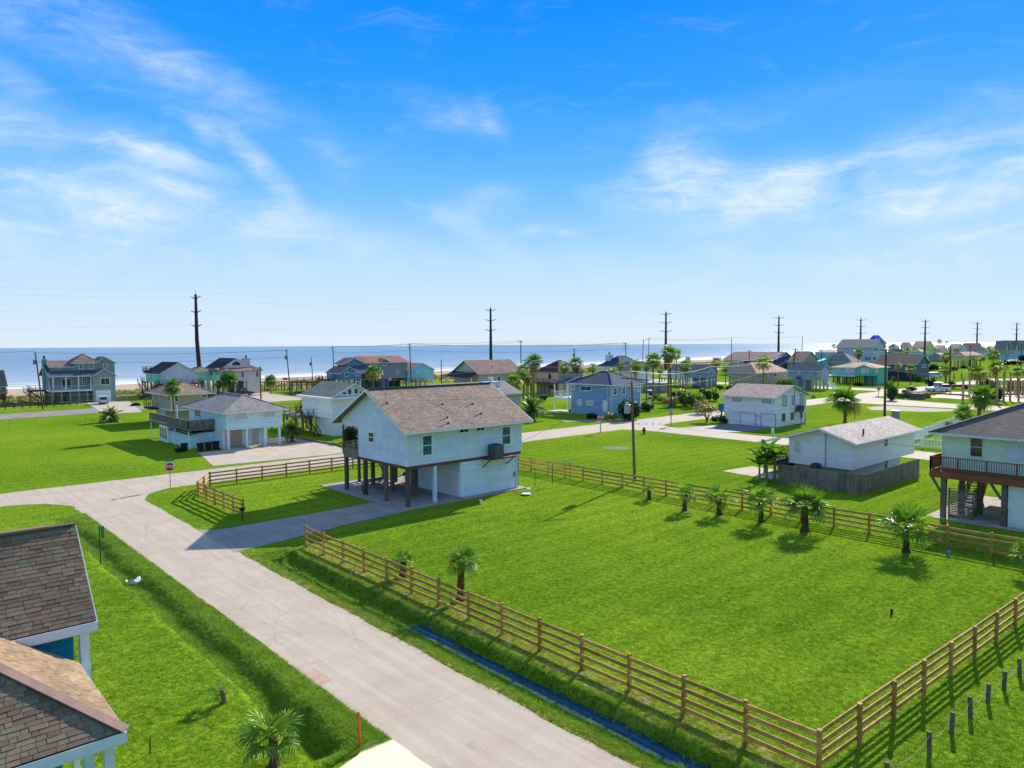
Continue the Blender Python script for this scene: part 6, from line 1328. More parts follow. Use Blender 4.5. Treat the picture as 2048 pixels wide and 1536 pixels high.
# shrubs
def shrub_mesh(name, m, n, seed, leaf=.12, lump=.35, hollow=.3):
    r_ = random.Random(seed); mb = MB(); cs = [(Vector((r_.uniform(-.6, .6), r_.uniform(-.6, .6), r_.uniform(.25, .75))), r_.uniform(.3, .55)) for _ in range(9)]
    for k in range(n):
        c, rr = cs[r_.randrange(9)]; d = Vector((r_.gauss(0, 1), r_.gauss(0, 1), r_.gauss(0, 1))).normalized(); p = c + d * rr * r_.uniform(.6, 1.08)
        if p.z < .02: continue
        u = Vector((r_.gauss(0, 1), r_.gauss(0, 1), r_.gauss(0, .7))).normalized(); v = u.cross(d).normalized(); s = leaf * r_.uniform(.6, 1.3)
        mb.poly([p - u * s, p + v * s * .45, p + u * s, p - v * s * .45])
    return mb.mesh(name, m, uv=False, fix=False)
SHR = {'g': shrub_mesh('foliage', BUSHG, 1500, 1), 'd': shrub_mesh('foliage', BUSHD, 1500, 2), 'y': shrub_mesh('foliage', BUSHY, 700, 3), 'G': shrub_mesh('foliage', PHX, 1300, 4)}
STEMM = MB().tube([(0, 0, 0), (.1, 0, .5), (.3, .1, .9)], [.05, .035, .02], 5).tube([(0, 0, 0), (-.15, .1, .5), (-.35, -.1, .85)], [.05, .03, .02], 5).tube([(0, 0, .05), (.02, -.2, .5), (0, -.4, .85)], [.045, .03, .02], 5).mesh('stem', TRUNKD, uv=False, fix=False)
def shrub(label, bx, by, wpx, hpx, k='g', group='garden shrubs'):
    x, y = G(bx, by); f = (x * ca + y * sa) / F; t = thing('shrub', label, 'shrub', (x, y, 0), group)
    sx, sz = wpx * f / 2 / .95, hpx * f / 1.15; inst('foliage', SHR[k], t, (0, 0, 0), (0, 0, rnd.uniform(0, 6)), (sx, sx, sz)); inst('stem', STEMM, t, (0, 0, 0), (0, 0, rnd.uniform(0, 6)), (sx, sx, sz))
for a in [('oleander shrub growing against the blue corner house', 1258, 840, 56, 46, 'd'), ('low green hedge plant right of the oleander', 1288, 822, 40, 20, 'g'), ('pale flowering shrub under the blue corner house door', 1222, 841, 26, 18, 'y'),
 ('shrub at the left side of the stop sign by the blue house', 1184, 838, 22, 14, 'd'), ('spreading bright green shrub right of the tallest palm', 1366, 812, 40, 34, 'G'), ('wide green shrub filling the verge behind the corner stop sign', 1388, 815, 44, 30, 'g'), ('low green ground shrub between the palms', 1325, 806, 30, 14, 'G'),
 ('dark rounded tree shrub left of the white garage house', 1420, 802, 34, 26, 'd'), ('small dark ball shrub beside the dark rounded one', 1406, 786, 14, 10, 'd'), ('thin brownish scrub behind the corner stop sign', 1340, 815, 34, 24, 'y'), ('dry brown shrub at the verge before the white garage house', 1402, 828, 34, 30, 'y'),
 ('dark spiky shrub at the garage house piles', 1440, 846, 30, 18, 'd'), ('green shrub growing behind the roof of the white garage house', 1580, 790, 30, 34, 'g'), ('dark shrub against the tan wall behind the garage roof', 1562, 782, 20, 24, 'd'), ('tall dark shrub beside the far stop sign', 1783, 801, 26, 34, 'd'), ('green vine shrub behind the far street pole', 1778, 782, 16, 22, 'G'),
 ('domed shrub ringed by grey edging before the van', 1865, 773, 24, 18, 'g'), ('grey green shrub at the foot of the pile palm', 1985, 806, 34, 44, 'd'), ('green shrub in front of the pile palm', 1994, 800, 24, 30, 'G'), ('shrub row beside the teal skyline house', 2026, 730, 40, 12, 'd'), ('dark shrub near the yellow stilt house yard', 1908, 742, 12, 10, 'd'),
 ('dark bushy tree showing through the porch of the raised blue house', 704, 884, 40, 38, 'd'), ('dune bush under the boardwalk', 640, 776, 30, 12, 'd'), ('low weeds at the pole on the dune lot', 598, 790, 30, 9, 'g'), ('scrub bush on the open beach sand', 571, 760, 12, 5, 'd'), ('shrub between the leaning pole and the skyline palms', 2040, 722, 30, 12, 'g'),
 ('low shrub against the piles of the seafoam house', 1716, 772, 16, 9, 'd'), ('round shrub left of the seafoam house deck', 1652, 768, 12, 9, 'g'), ('shrub at the right corner of the seafoam house', 1786, 766, 14, 14, 'd'), ('pale shrub beside the steps of the grey stilt house', 1392, 776, 18, 8, 'y'), ('green shrub under the gable of the grey stilt house', 1440, 779, 14, 10, 'g'),
 ('dark shrub at the left corner of the pink roofed house', 1462, 781, 18, 12, 'd'), ('low hedge before the pink roofed house wall', 1540, 781, 34, 9, 'd'), ('sprawling green shrub below the leaning pole', 1598, 786, 22, 14, 'g'), ('shrub beside the golf cart path', 1312, 800, 16, 12, 'G'), ('dark shrub between the flat roofed garage and the palms', 1348, 796, 18, 14, 'd'),
 ('shrub at the foot of the porch posts of the blue corner house', 1146, 824, 18, 8, 'd'), ('shrub beside the stoop of the maroon roofed house', 1086, 800, 18, 12, 'd'), ('hedge along the side of the tan gabled house', 1000, 806, 24, 8, 'g'), ('shrub below the utility pole near the van', 1904, 776, 16, 16, 'd'), ('dark shrub behind the timber stacks', 1822, 783, 24, 12, 'd'),
 ('green shrub beside the screen fence end', 1838, 764, 16, 12, 'g'), ('bushy growth among the building site piles', 1962, 800, 22, 26, 'G'), ('tall grey green growth behind the bare piles', 1972, 786, 26, 34, 'd'), ('yard shrub before the yellow stilt house', 1930, 737, 14, 7, 'd'), ('shrub on the bank left of the yellow stilt house', 1888, 737, 12, 8, 'g'), ('leafy shrub at the bright teal low house', 2004, 729, 14, 9, 'g'),
 ('scrubby growth on the skyline before the rose roofs', 1990, 718, 22, 9, 'y'), ('olive scrub on the skyline left of the teal low house', 1962, 722, 20, 11, 'y'), ('dark yard tree shrub right of the screen fence', 1868, 742, 18, 16, 'd'), ('shrub by the picket fence corner', 1900, 858, 22, 16, 'G')]: shrub(*a)
# bare branched small tree on the verge
x, y = G(1414, 844); tt = thing('small_tree', 'small twisted tree with thin brown crown left of the white garage house', 'tree', (x, y, 0)); f_ = (x * ca + y * sa) / F
mb = MB()
for a in range(6): mb.tube([(0, 0, 0), (.25 * math.cos(a), .25 * math.sin(a), .8), (.9 * math.cos(a * 1.05), .9 * math.sin(a * 1.05), 1.7), (1.3 * math.cos(a * 1.1), 1.3 * math.sin(a * 1.1), 2.4)], [.10, .07, .045, .02], 6)
o = bpy.data.objects.new('trunk', mb.mesh('trunk', TRUNKD, uv=False, fix=False)); link(o, tt); inst('crown', SHR['y'], tt, (0, 0, 1.5), (0, 0, 0), (1.9, 1.9, 1.3))
# ------------------------------------------------------------------ poles and wires
POLEM = mat('pole_timber', lin(88, 72, 60), .9, .2, 2, .004, 30, .1, .2, 'wood'); WIREM = mat('wire_dark', lin(70, 74, 80), .6); WIREL = mat('wire_pale', lin(206, 196, 184), .6)
def utility_pole(label, bx, by, tx, ty, r=.15, arm=True, can=False, arms=1, h=None):
    x, y = G(bx, by); hh_ = ht(x, y, ty) if h is None else h
    # lean: where the top appears at that height
    f = (x * ca + y * sa) / F; dx = (tx - bx) * f; t = thing('utility_pole', label, 'utility pole', (x, y, 0), 'wooden utility poles'); lx, ly = dx * sa, -dx * ca
    part('pole', MB().tube([(x, y, 0), (x + lx * .5, y + ly * .5, hh_ * .5), (x + lx, y + ly, hh_)], [r * 1.2, r, r * .8], 8), POLEM, t)
    if arm:
        for k in range(arms):
            z = hh_ - .35 - k * .9; q = 1 - (hh_ - z) / hh_; c = Vector((x + lx * q, y + ly * q, z)); part('crossarm', MB().beam(c + Vector((-.15, -1.0, 0)), c + Vector((-.15, 1.0, 0)), .1, .12), POLEM, t)
            for o_ in (-.85, 0, .85): part('insulator', MB().tube([(c.x - .15, c.y + o_, z + .06), (c.x - .15, c.y + o_, z + .26)], [.06, .045], 6), GREYTRIM, t)
    if can:
        z = hh_ - 2.1; q = z / hh_; c = (x + lx * q, y + ly * q, z); tr = part('transformer', MB().tube([(c[0] - .35, c[1] + .15, z - .5), (c[0] - .35, c[1] + .15, z + .45)], .27, 10), mat('transformer_grey', lin(120, 124, 128), .5), t)
        part('bushing', MB().tube([(c[0] - .35, c[1] + .15, z + .45), (c[0] - .35, c[1] + .15, z + .68)], .05, 6), GREYTRIM, tr)
    return Vector((x + lx, y + ly, hh_))
P_ = {}
P_['a'] = utility_pole('leaning utility pole with transformer before the green beach house', 86, 819, 75, 704, can=True)
P_['b'] = utility_pole('short dark pole rising at the aqua house roof hip', 522, 803, 522, 733)
P_['c'] = utility_pole('leaning utility pole with transformer on the open dune lot', 581, 791, 575, 699, can=True)
P_['d'] = utility_pole('thin service pole beside the boardwalk', 627, 778, 623.5, 714, r=.12, arm=False, can=True)
P_['e'] = utility_pole('tall utility pole before the slate blue beach house', 669.5, 778, 667, 692)
P_['f'] = utility_pole('tall utility pole between the grey and cyan beach houses', 823, 780, 820.5, 687, arms=2)
P_['g'] = utility_pole('short thick pole left of the tan gabled house', 883, 778, 883, 719, arm=False)
P_['h'] = utility_pole('tall slim pole behind the ridge of the tan gabled house', 1042.5, 776, 1042, 681, arms=1)
P_['i'] = utility_pole('utility pole behind the maroon roofed house', 1153, 770, 1148.5, 697, can=True)
P_['j'] = utility_pole('utility pole with three arms behind the pale gabled house', 1254, 762, 1250.5, 685, arms=3)
P_['k'] = utility_pole('slim pole left of the paired poles over the palms', 1284, 760, 1286.5, 678, r=.13, arm=False)
P_['l'] = utility_pole('right one of the paired slim poles over the palms', 1296, 758, 1297.5, 676, r=.13)
P_['m'] = utility_pole('grey pole standing in front of the tallest palm', 1343, 818, 1340, 735, arm=False)
P_['o'] = utility_pole('slim pole over the left end of the deep blue house roof', 1462, 752, 1462.5, 675, r=.14, arm=False)
P_['p'] = utility_pole('slim pole over the brown gabled house', 1602, 748, 1604, 673, r=.14, arm=False)
P_['q'] = utility_pole('short pole before the long brown roof', 1498, 768, 1498, 700)
P_['r'] = utility_pole('pole against the deep blue gable', 1564, 766, 1564, 703)
P_['s'] = utility_pole('strongly leaning pole behind the white garage house', 1580, 776, 1590, 697, r=.2)
P_['t'] = utility_pole('pole beside the turquoise cottage', 1641, 770, 1642, 699)
P_['u'] = utility_pole('thick dark pole standing behind the white cottage roof', 1769, 838, 1769, 697, r=.19, arms=1)
P_['v'] = utility_pole('thin pole left of the teal skyline house', 1801, 745, 1802, 686)
P_['w'] = utility_pole('utility pole by the white utility truck', 1899, 780, 1899, 692, r=.17)
P_['x'] = utility_pole('pole in front of the yellow stilt house', 1939, 740, 1940, 690)
P_['y'] = utility_pole('pole before the two gabled pale house', 2042, 742, 2042, 688)
# the near pole with its big transformer
x, y = 54.2, 43.0; t = thing('utility_pole', 'nearest utility pole with a big grey transformer beside the back fence', 'utility pole', (x, y, 0), 'wooden utility poles')
zt_ = ht(x, y, 763); tx_ = (1263 - 1270) * (x * ca + y * sa) / F; tp = Vector((x + tx_ * sa, y - tx_ * ca, zt_)); part('pole', MB().tube([(x, y, 0), (x + (tp.x - x) * .5, y + (tp.y - y) * .5, zt_ * .5), tuple(tp)], [.15, .125, .105], 10), mat('near_pole_timber', lin(116, 96, 76), .9, .2, 2, .004, 30, 0, .2, 'wood'), t)
zt2 = ht(x, y, 738); part('mast', MB().tube([tuple(tp), (tp.x - .06, tp.y + .06, zt2)], .03, 6), WIREM, t); part('insulator', MB().tube([(tp.x - .06, tp.y + .06, zt2 - .2), (tp.x - .06, tp.y + .06, zt2 + .1)], .06, 6), GREYTRIM, t)
zc = ht(x, y, 818); c = Vector((x + (tp.x - x) * .8 - .34, y + (tp.y - y) * .8 + .30, zc)); TRG = mat('transformer_pale', lin(158, 162, 164), .45, .08, 3)
tr = part('transformer', MB().tube([(c.x, c.y, zc - .42), (c.x, c.y, zc - .38), (c.x, c.y, zc + .40), (c.x, c.y, zc + .46)], [.26, .29, .29, .22], 14), TRG, t)
for a in (0, 2, 4): part('bushing', MB().tube([(c.x + .14 * math.cos(a), c.y + .14 * math.sin(a), zc + .45), (c.x + .14 * math.cos(a), c.y + .14 * math.sin(a), zc + .72)], [.06, .03], 6), GREYTRIM, tr)
part('crossarm', MB().beam((tp.x - .9, tp.y + .55, zt_ + .35), (tp.x + 1.5, tp.y - .75, zt_ + .1), .09, .09), POLEM, t); part('bracket', MB().beam((c.x + .2, c.y - .2, zc), (c.x + .36, c.y - .32, zc), .08, .3), STEEL, t)
NEAR = tp
def wires(name, label, spans, m, r=.022, sag=.025):
    t = thing(name, label, 'overhead wire', tuple(Vector(spans[0][0])), 'overhead wires')
    for a, b in spans:
        a, b = Vector(a), Vector(b); L = (b - a).length; pts = []
        for k in range(13): u = k / 12; p = a.lerp(b, u); p.z -= 4 * sag * L * u * (1 - u); pts.append(tuple(p))
        part('wire', MB().tube(pts, r, 4, cap=False), m, t)
def chain(keys, offs=((0, 0, .2),)): return [(P_[a] + Vector(o), P_[b] + Vector(o)) for a, b in zip(keys, keys[1:]) for o in offs]
left = Vector((-40, 190, P_['a'].z + .2)); right = Vector((620, 250, 12))
wires('power_line', 'dark power wires along the beach houses against the sea', [(left, P_['a'] + Vector((0, 0, .2)))] + chain('acefj', ((0, -.8, -.1), (0, .8, -.1))) + chain('acefj', ((0, 0, -2.0),)), WIREM, .03, .012)
wires('power_line', 'dark power wires over the central sea horizon', chain('fhjlo', ((0, -.5, 0), (0, .5, -.6))) + chain('op', ((0, 0, 0),)) , WIREM, .03, .012)
def WP(px, py, d):
    X, Y, Z = ray(px, py); f = X * ca + Y * sa; return Vector((X * d / f, Y * d / f, H + Z * d / f))
wires('power_line', 'pale wires running over the palms in the middle of the view', [(WP(480, 762, 150), WP(1010, 738, 120)), (WP(1010, 738, 120), WP(1262, 742, 70)), (WP(1010, 732, 122), WP(1330, 727, 110)), (WP(1330, 727, 110), P_['s']), (WP(1262, 742, 70), WP(1420, 733, 120)), (WP(1420, 733, 120), P_['s'] + Vector((0, 0, -.6))), (P_['s'], P_['u'] + Vector((0, 0, -.4))), (P_['u'] + Vector((0, 0, -.4)), P_['w']), (P_['u'] + Vector((0, 0, -3.6)), WP(2060, 756, 135))], WIREL, .018, .012)
wires('service_wire', 'thin dark service wires sweeping across the white cottage and the back lawn', [(NEAR + Vector((0, 0, 0)), Vector((cx0, yr, 4.9))), (NEAR + Vector((0, 0, -1.6)), Vector((76, 22, 2.9))), (NEAR, WP(1040, 884, 60) ), (NEAR + Vector((0, 0, -.2)), Vector((32, 53, 8.4)))], WIREM, .012, .02)
wires('service_wire', 'pale low wires crossing the front of the blue corner house', [(WP(1040, 790, 128), WP(1236, 772, 100)), (WP(1080, 806, 110), WP(1240, 796, 90)), (WP(1236, 772, 100), WP(1440, 756, 130)), (WP(1178, 816, 100), WP(1225, 810, 98)), (WP(1440, 768, 150), P_['s'] + Vector((0, 0, -2.4)))], WIREL, .014, .012)
wires('service_wire', 'faint wires strung low before the green beach house', [(WP(40, 786, 170), WP(330, 776, 120)), (WP(80, 801, 168), WP(340, 795, 118)), (WP(84, 804, 168), WP(400, 770, 118))], WIREL, .02, .01)
# transmission masts
tops = [(391, 582), (981, 611), (1332, 620), (1558, 629), (1722, 634), (1851, 637), (1955, 642), (2034, 643)]; TT = []
whr = ['leftmost and nearest tall steel mast, rising beside the cream beach house', 'tall steel mast rising over the big brown gable roof', 'tall steel mast rising behind the tallest palm', 'tall steel mast over the long brown roof near the sea', 'tall steel mast behind the large blue grey house', 'tall steel mast over the yellow green skyline house', 'tall steel mast above the rose skyline roofs', 'rightmost and farthest tall steel mast over the two gabled pale house']
for (px, py), lb in zip(tops, whr):
    X, Y, Z = ray(px, py); k = 17.0 / Z; x, y = X * k, Y * k; t = thing('transmission_mast', lb, 'transmission mast', (x, y, 0), 'steel transmission masts')
    lean_ = -0.9 if px == 391 else 0
    part('mast', MB().tube([(x - lean_ * sa, y + lean_ * ca, 0), (x, y, 15), (x, y, 29)], [.75, .6, .38], 12), RUST, t); part('spike', MB().tube([(x, y, 29), (x, y, 30.3)], .06, 5), RUST, t)
    for z in (27.6, 23.3, 19.0):
        for s in (-1, 1): part('arm', MB().tube([(x, y, z), (x - .4 * s, y + 3.3 * s, z + .75)], [.17, .10], 6), RUST, t); 
    TT.append((x, y))
sp = []
pr = (TT[0][0] - 170, TT[0][1] - 22)
for a, b in zip([pr] + TT, TT + [(TT[-1][0] + 90, TT[-1][1] + 10)]):
    for z in (28.1, 23.8, 19.5): sp.append(((a[0] - .4, a[1] + 3.3, z + .2), (b[0] - .4, b[1] + 3.3, z + .2)))
    sp.append(((a[0], a[1], 30), (b[0], b[1], 30)))
wires('transmission_line', 'faint high transmission wires strung between the steel masts', sp, mat('wire_faint', lin(150, 170, 190), .5), .013, .012)

# ------------------------------------------------------------------ signs, hydrant, small things on the ground
SIGNR = mat('sign_red', lin(190, 22, 34), .4, .06, 4); SIGNG = mat('sign_green', lin(20, 150, 130), .4, .06, 4); SIGNW = paint('sign_white', (240, 240, 240), .4)
def text(parent, s, size, loc, rz, m, name='lettering', bold=True):
    cu = bpy.data.curves.new(name, 'FONT'); cu.body = s; cu.size = size; cu.align_x = 'CENTER'; cu.align_y = 'CENTER'; cu.extrude = .002; cu.offset = .006 if bold else .0; cu.materials.append(m)
    o = bpy.data.objects.new(name, cu); b = base_of(parent); o.location = (loc[0] - b[0], loc[1] - b[1], loc[2] - b[2]); o.rotation_euler = (math.pi / 2, 0, rz); COL.objects.link(o); bpy.context.view_layer.update(); me = bpy.data.meshes.new_from_object(o.evaluated_get(bpy.context.evaluated_depsgraph_get())); COL.objects.unlink(o)
    q = bpy.data.objects.new(name, me); q.location = o.location; q.rotation_euler = o.rotation_euler; return link(q, parent)
def stop_sign(label, x, y, zc, R_, face, plates=('',), post=WHITE, wood=False, words=True):
    """face: heading of the normal toward the reader"""
    t = thing('stop_sign', label, 'stop sign', (x, y, 0), 'stop signs'); n = Vector((math.cos(face), math.sin(face), 0)); s = Vector((-math.sin(face), math.cos(face), 0))
    part('post', MB().box(x - (.06 if wood else .025), y - (.06 if wood else .025), 0, x + (.06 if wood else .025), y + (.06 if wood else .025), zc + R_ + (.05 if plates else -.1)), STEEL if not wood else mat('grey_post', lin(170, 166, 160), .7), t)
    def oct_(r, o0, o1):
        mb = MB(); c = Vector((x, y, zc)); mb.prism([c + s * (r * math.cos(math.pi / 8 + k * math.pi / 4)) + Vector((0, 0, r * math.sin(math.pi / 8 + k * math.pi / 4))) + n * o0 for k in range(8)], n * (o1 - o0)); return mb
    pl = part('rim', oct_(R_, .062, .070), SIGNW, t); part('face', oct_(R_ * .93, .0705, .073), SIGNR, t)
    if words: text(t, 'STOP', R_ * .86, (x + n.x * .076, y + n.y * .076, zc), face + math.pi / 2, SIGNW)
    zq = zc + R_ + .16
    for k, (w, along) in enumerate(plates):
        d = s if along else n; z = zq + k * .27; part('street_plate', MB().prism([Vector((x, y, z)) - d * w / 2 + Vector((0, 0, -.1)), Vector((x, y, z)) + d * w / 2 + Vector((0, 0, -.1)), Vector((x, y, z)) + d * w / 2 + Vector((0, 0, .1)), Vector((x, y, z)) - d * w / 2 + Vector((0, 0, .1))], (n if along else s) * .01), SIGNG, t)
    return t
fc = math.atan2(-69.8, -20.5)
stop_sign('stop sign with green street plate on the corner before the aqua house', 20.5, 69.8, 2.05, .42, fc, [(.80, True), (.5, False)])
x, y = G(1201, 866); stop_sign('small distant stop sign in front of the blue corner house', x, y, ht(x, y, 834.5), .43, math.atan2(-y, -x), [], wood=True)
x, y = G(1342, 852); stop_sign('distant stop sign with teal plates on the corner left of the white garage house', x, y, ht(x, y, 825), .43, math.atan2(-y, -x), [(.85, True), (.6, False)], wood=True)
x, y = G(1757, 791); stop_sign('farthest stop sign beside the dark shrub at the side street', x, y, ht(x, y, 777), .5, math.atan2(-y * 1.2, -x), [(1.1, True)], wood=True)
x, y = 10.1, 48.2; hz_ = ht(x, y, 1052); t = thing('road_sign', 'thin green sign seen edge on beside the left lawn', 'sign', (x, y, 0)); part('post', MB().box(x - .03, y - .03, 0, x + .03, y + .03, hz_), mat('green_post', lin(60, 84, 60), .6), t); part('plate', MB().prism([(x + .06, y - .06, hz_ - .75), (x + .20, y - .2, hz_ - .75), (x + .20, y - .2, hz_), (x + .06, y - .06, hz_)], (.01, .01, 0)), mat('sign_back', lin(90, 120, 70), .5), t)
# orange marker
x, y = G(720, 1495); t = thing('marker_post', 'orange marker stake at the end of the left ditch', 'marker', (x, y, 0)); hz_ = ht(x, y, 1427); part('stake', MB().tube([(x, y, 0), (x - .03, y + .02, hz_)], .045, 8), mat('orange_plastic', lin(200, 92, 40), .5, .1, 6), t); part('cap', MB().tube([(x - .03, y + .02, hz_), (x - .03, y + .02, hz_ + .03)], .05, 8), mat('rust_cap', lin(150, 70, 40), .7), t)
# thin stake in lawn
x, y = G(300, 1508); solo('garden_stake', MB().tube([(x, y, 0), (x + .02, y, .55)], .02, 6), DARK, 'thin dark stake on the lawn under the shingled house', 'stake', loc=(x, y, 0))
# plastic bag
x, y = 10.75, 43.7; mb = MB(); mb.grid(lambda u, v: (x - .38 + .76 * u, y - .2 + .32 * v + .08 * math.sin(u * 7), gz(x, y) + .62 - .45 + .10 * math.sin(u * 6 + v * 3) + .08 * math.cos(v * 7) + .15 * abs(u - .5)), 8, 5); solo('plastic_bag', mb, paint('bag_white', (236, 240, 232), .4), 'crumpled white plastic bag on the bank of the left ditch', 'litter', loc=(x, y, 0))
# culvert pipe
solo('culvert_pipe', MB().tube([(18.6, 43.0, -.45), (18.6, 47.5, -.45)], .28, 12, cap=False), DARK, 'dark culvert pipe mouth where the ditch meets the driveway', 'culvert', loc=(18.6, 43, 0))
t = thing('mailbox', 'small dark mailbox post at the fence end by the driveway', 'mailbox', (20.6, 53.2, 0)); part('post', MB().box(20.56, 53.16, 0, 20.64, 53.24, .75), DARK, t); part('box', MB().box(20.45, 53.05, .75, 20.75, 53.35, 1.0), DARK, t)
# hydrant
x, y = G(1288, 868); t = thing('fire_hydrant', 'dark red fire hydrant at the edge of the vacant lawn', 'fire hydrant', (x, y, 0)); HR = mat('hydrant_red', lin(110, 40, 34), .6); part('barrel', MB().tube([(x, y, 0), (x, y, .06), (x, y, .07), (x, y, .75)], [.24, .24, .16, .16], 10), HR, t); part('bonnet', MB().tube([(x, y, .75), (x, y, .9), (x, y, 1.0)], [.2, .14, .04], 10), HR, t)
for s in (-1, 1): part('outlet', MB().tube([(x + s * .12, y - s * .12, .55), (x + s * .22, y - s * .22, .55)], .08, 8), HR, t)
# utility box on the lawn and white post
x, y = 103.6, 40.3; t = thing('utility_cabinet', 'grey utility cabinet on the bright lawn behind the cottage roof', 'cabinet', (x, y, 0)); x, y = G(1791, 838); t.location = (x, y, 0); t['base'] = [x, y, 0.]
part('body', MB().box(x - .5, y - .5, 0, x + .5, y + .5, 1.35), mat('cabinet_grey', lin(140, 140, 140), .6, .1, 3), t); part('lid', MB().box(x - .58, y - .58, 1.35, x + .58, y + .58, 1.47), WHITE, t)
x, y = G(1545, 903); t = thing('road_sign', 'small white sign on a post at the porch end of the cottage', 'sign', (x, y, 0)); hz_ = ht(x, y, 856); part('post', MB().box(x - .03, y - .03, 0, x + .03, y + .03, hz_ - .5), STEEL, t); part('plate', MB().box(x - .02, y - .16, hz_ - .75, x + .02, y + .16, hz_), WHITE, t)
# fixtures by the raised house
for i, (px, py, lb) in enumerate(((1057, 986, 'round white garden vent cap standing on the lawn by the raised house'), (1052, 990, 'flat pale disc on the lawn by the raised house'), (962, 1005, 'small white cap at the shadow edge by the storage room'))):
    x, y = G(px, py); mb = MB()
    if i == 0: mb.tube([(x, y, 0), (x, y, .32), (x, y, .34), (x, y, .44)], [.05, .05, .2, .17], 10)
    elif i == 1: mb.tube([(x, y, .10), (x, y, .16)], [.42, .38], 14)
    else: mb.tube([(x, y, 0), (x, y, .22)], .12, 10)
    solo('vent_cap', mb, WHITE, lb, 'cap', loc=(x, y, 0))
cl_ = thing('clothesline', 'clothesline of thin dark poles inside the back fence', 'clothesline', (45.3, 47.2, 0)); cp = [G(1070, 975), G(1105, 968), G(1140, 964), G(1037, 946)]
for x, y in cp: part('pole', MB().tube([(x, y, 0), (x, y, 1.9)], .03, 6), DARK, cl_)
for a, b in ((0, 1), (1, 2), (0, 3)): part('line', MB().tube([cp[a] + (1.85,), ((cp[a][0] + cp[b][0]) / 2, (cp[a][1] + cp[b][1]) / 2, 1.75), cp[b] + (1.85,)], .01, 4), WIREL, cl_)
part('crossbar', MB().beam(cp[1] + (1.88,), cp[2] + (1.88,), .05, .05), STEEL, cl_)
# picnic table under the house
t = thing('picnic_table', 'weathered picnic table under the raised blue house', 'picnic table', (34.6, 57.2, .07)); a = .3
for k in range(5): part('plank', MB().box(33.6, 56.75 + k * .16, .80, 35.5, 56.90 + k * .16, .84), WOODG, t)
for yy in (56.2, 57.85): part('bench', MB().box(33.6, yy, .46, 35.5, yy + .26, .50), WOODG, t)
for xx in (33.9, 35.2):
    part('leg', MB().beam((xx, 56.35, .07), (xx, 57.0, .79), .05, .1), WOODG, t); part('leg', MB().beam((xx, 57.9, .07), (xx, 57.25, .79), .05, .1), WOODG, t); part('crossbeam', MB().box(xx - .02, 56.3, .38, xx + .02, 58.0, .455), WOODG, t)
t = thing('grill', 'round black kettle grill on a red tripod under the raised house', 'grill', (37.6, 57.0, .07)); part('bowl', MB().tube([(37.6, 57, .75), (37.6, 57, .85), (37.6, 57, 1.0), (37.6, 57, 1.1)], [.12, .28, .28, .08], 12), BLACKP, t)
for k in range(3): part('leg', MB().tube([(37.6 + .1 * math.cos(k * 2.1), 57 + .1 * math.sin(k * 2.1), .78), (37.6 + .35 * math.cos(k * 2.1), 57 + .35 * math.sin(k * 2.1), .07)], .018, 5), mat('red_leg', lin(190, 60, 40), .5), t)
t = thing('stool', 'red and black bar stool beside the kettle grill', 'stool', (38.8, 56.6, .07)); part('seat', MB().tube([(38.8, 57.2, .78), (38.8, 57.2, .86)], .2, 12), BLACKP, t)
for k in range(4): part('leg', MB().tube([(38.8 + .1 * math.cos(k * 1.57), 57.2 + .1 * math.sin(k * 1.57), .79), (38.8 + .24 * math.cos(k * 1.57), 57.2 + .24 * math.sin(k * 1.57), .07)], .02, 5), mat('red_leg', (0, 0, 0)), t)
x, y = 32.5, 55.0; t = thing('hose_reel', 'black garden hose coiled on a pile of the raised house', 'hose', (x, y, .6))
mb = MB()
for k in range(3): mb.tube([(31.86 - .02 * k, 54.8 + (.26 + .03 * k) * math.cos(a * .628), .75 + (.42 + .04 * k) * math.sin(a * .628)) for a in range(11)], .022, 5, cap=False)
part('hose_coil', mb, RUBBER, t); part('hanger', MB().box(31.8, 54.74, 1.1, 31.9, 54.86, 1.2), STEEL, t)
# wheelie bins by the aqua house
def bin_(x, y, rz, label, m, lying=False):
    t = thing('wheelie_bin', label, 'wheelie bin', (x, y, 0), 'dark wheelie bins beside the aqua house', rz)
    def pp(name, mb, mm): o = bpy.data.objects.new(name, mb.mesh(name, mm)); return link(o, t)
    b = MB(); b.v = [(-.24, -.26, .06), (.24, -.26, .06), (.24, .26, .06), (-.24, .26, .06), (-.31, -.36, .98), (.31, -.36, .98), (.31, .36, .98), (-.31, .36, .98)]; b.f = [(0, 3, 2, 1), (4, 5, 6, 7), (0, 1, 5, 4), (1, 2, 6, 5), (2, 3, 7, 6), (3, 0, 4, 7)]; pp('body', b, m)
    pp('lid', MB().prism([(-.34, -.42, .985), (.34, -.42, .985), (.34, .40, 1.03), (-.34, .40, 1.03)], (0, 0, .06)), m); pp('handle', MB().tube([(-.3, .44, .98), (.3, .44, .98)], .02, 6), m)
    for s in (-1, 1): pp('wheel', MB().tube([(s * .24, .28, .12), (s * .30, .28, .12)], .12, 10), RUBBER)
    return t
BING = mat('bin_green', lin(30, 44, 44), .5, .1, 3)
for k, (px, py) in enumerate(((401, 903), (417, 901), (432, 899))):
    x, y = G(px, py); bin_(x, y, R(185 + k * 3), ['leftmost of the three wheelie bins lined up at the aqua house', 'middle wheelie bin at the aqua house', 'right wheelie bin nearest the grey door of the aqua house'][k], BING)
x, y = G(369, 903); bin_(x, y, R(140), 'single darker bin standing apart on the shaded grass', BING)
x, y = G(357, 905); mb = MB(); mb.tube([(x - .3, y, .3), (x + .3, y + .2, .32)], .28, 10); solo('equipment_drum', mb, BLACKP, 'dark drum lying on the shaded grass left of the bins', 'drum', loc=(x, y, 0))
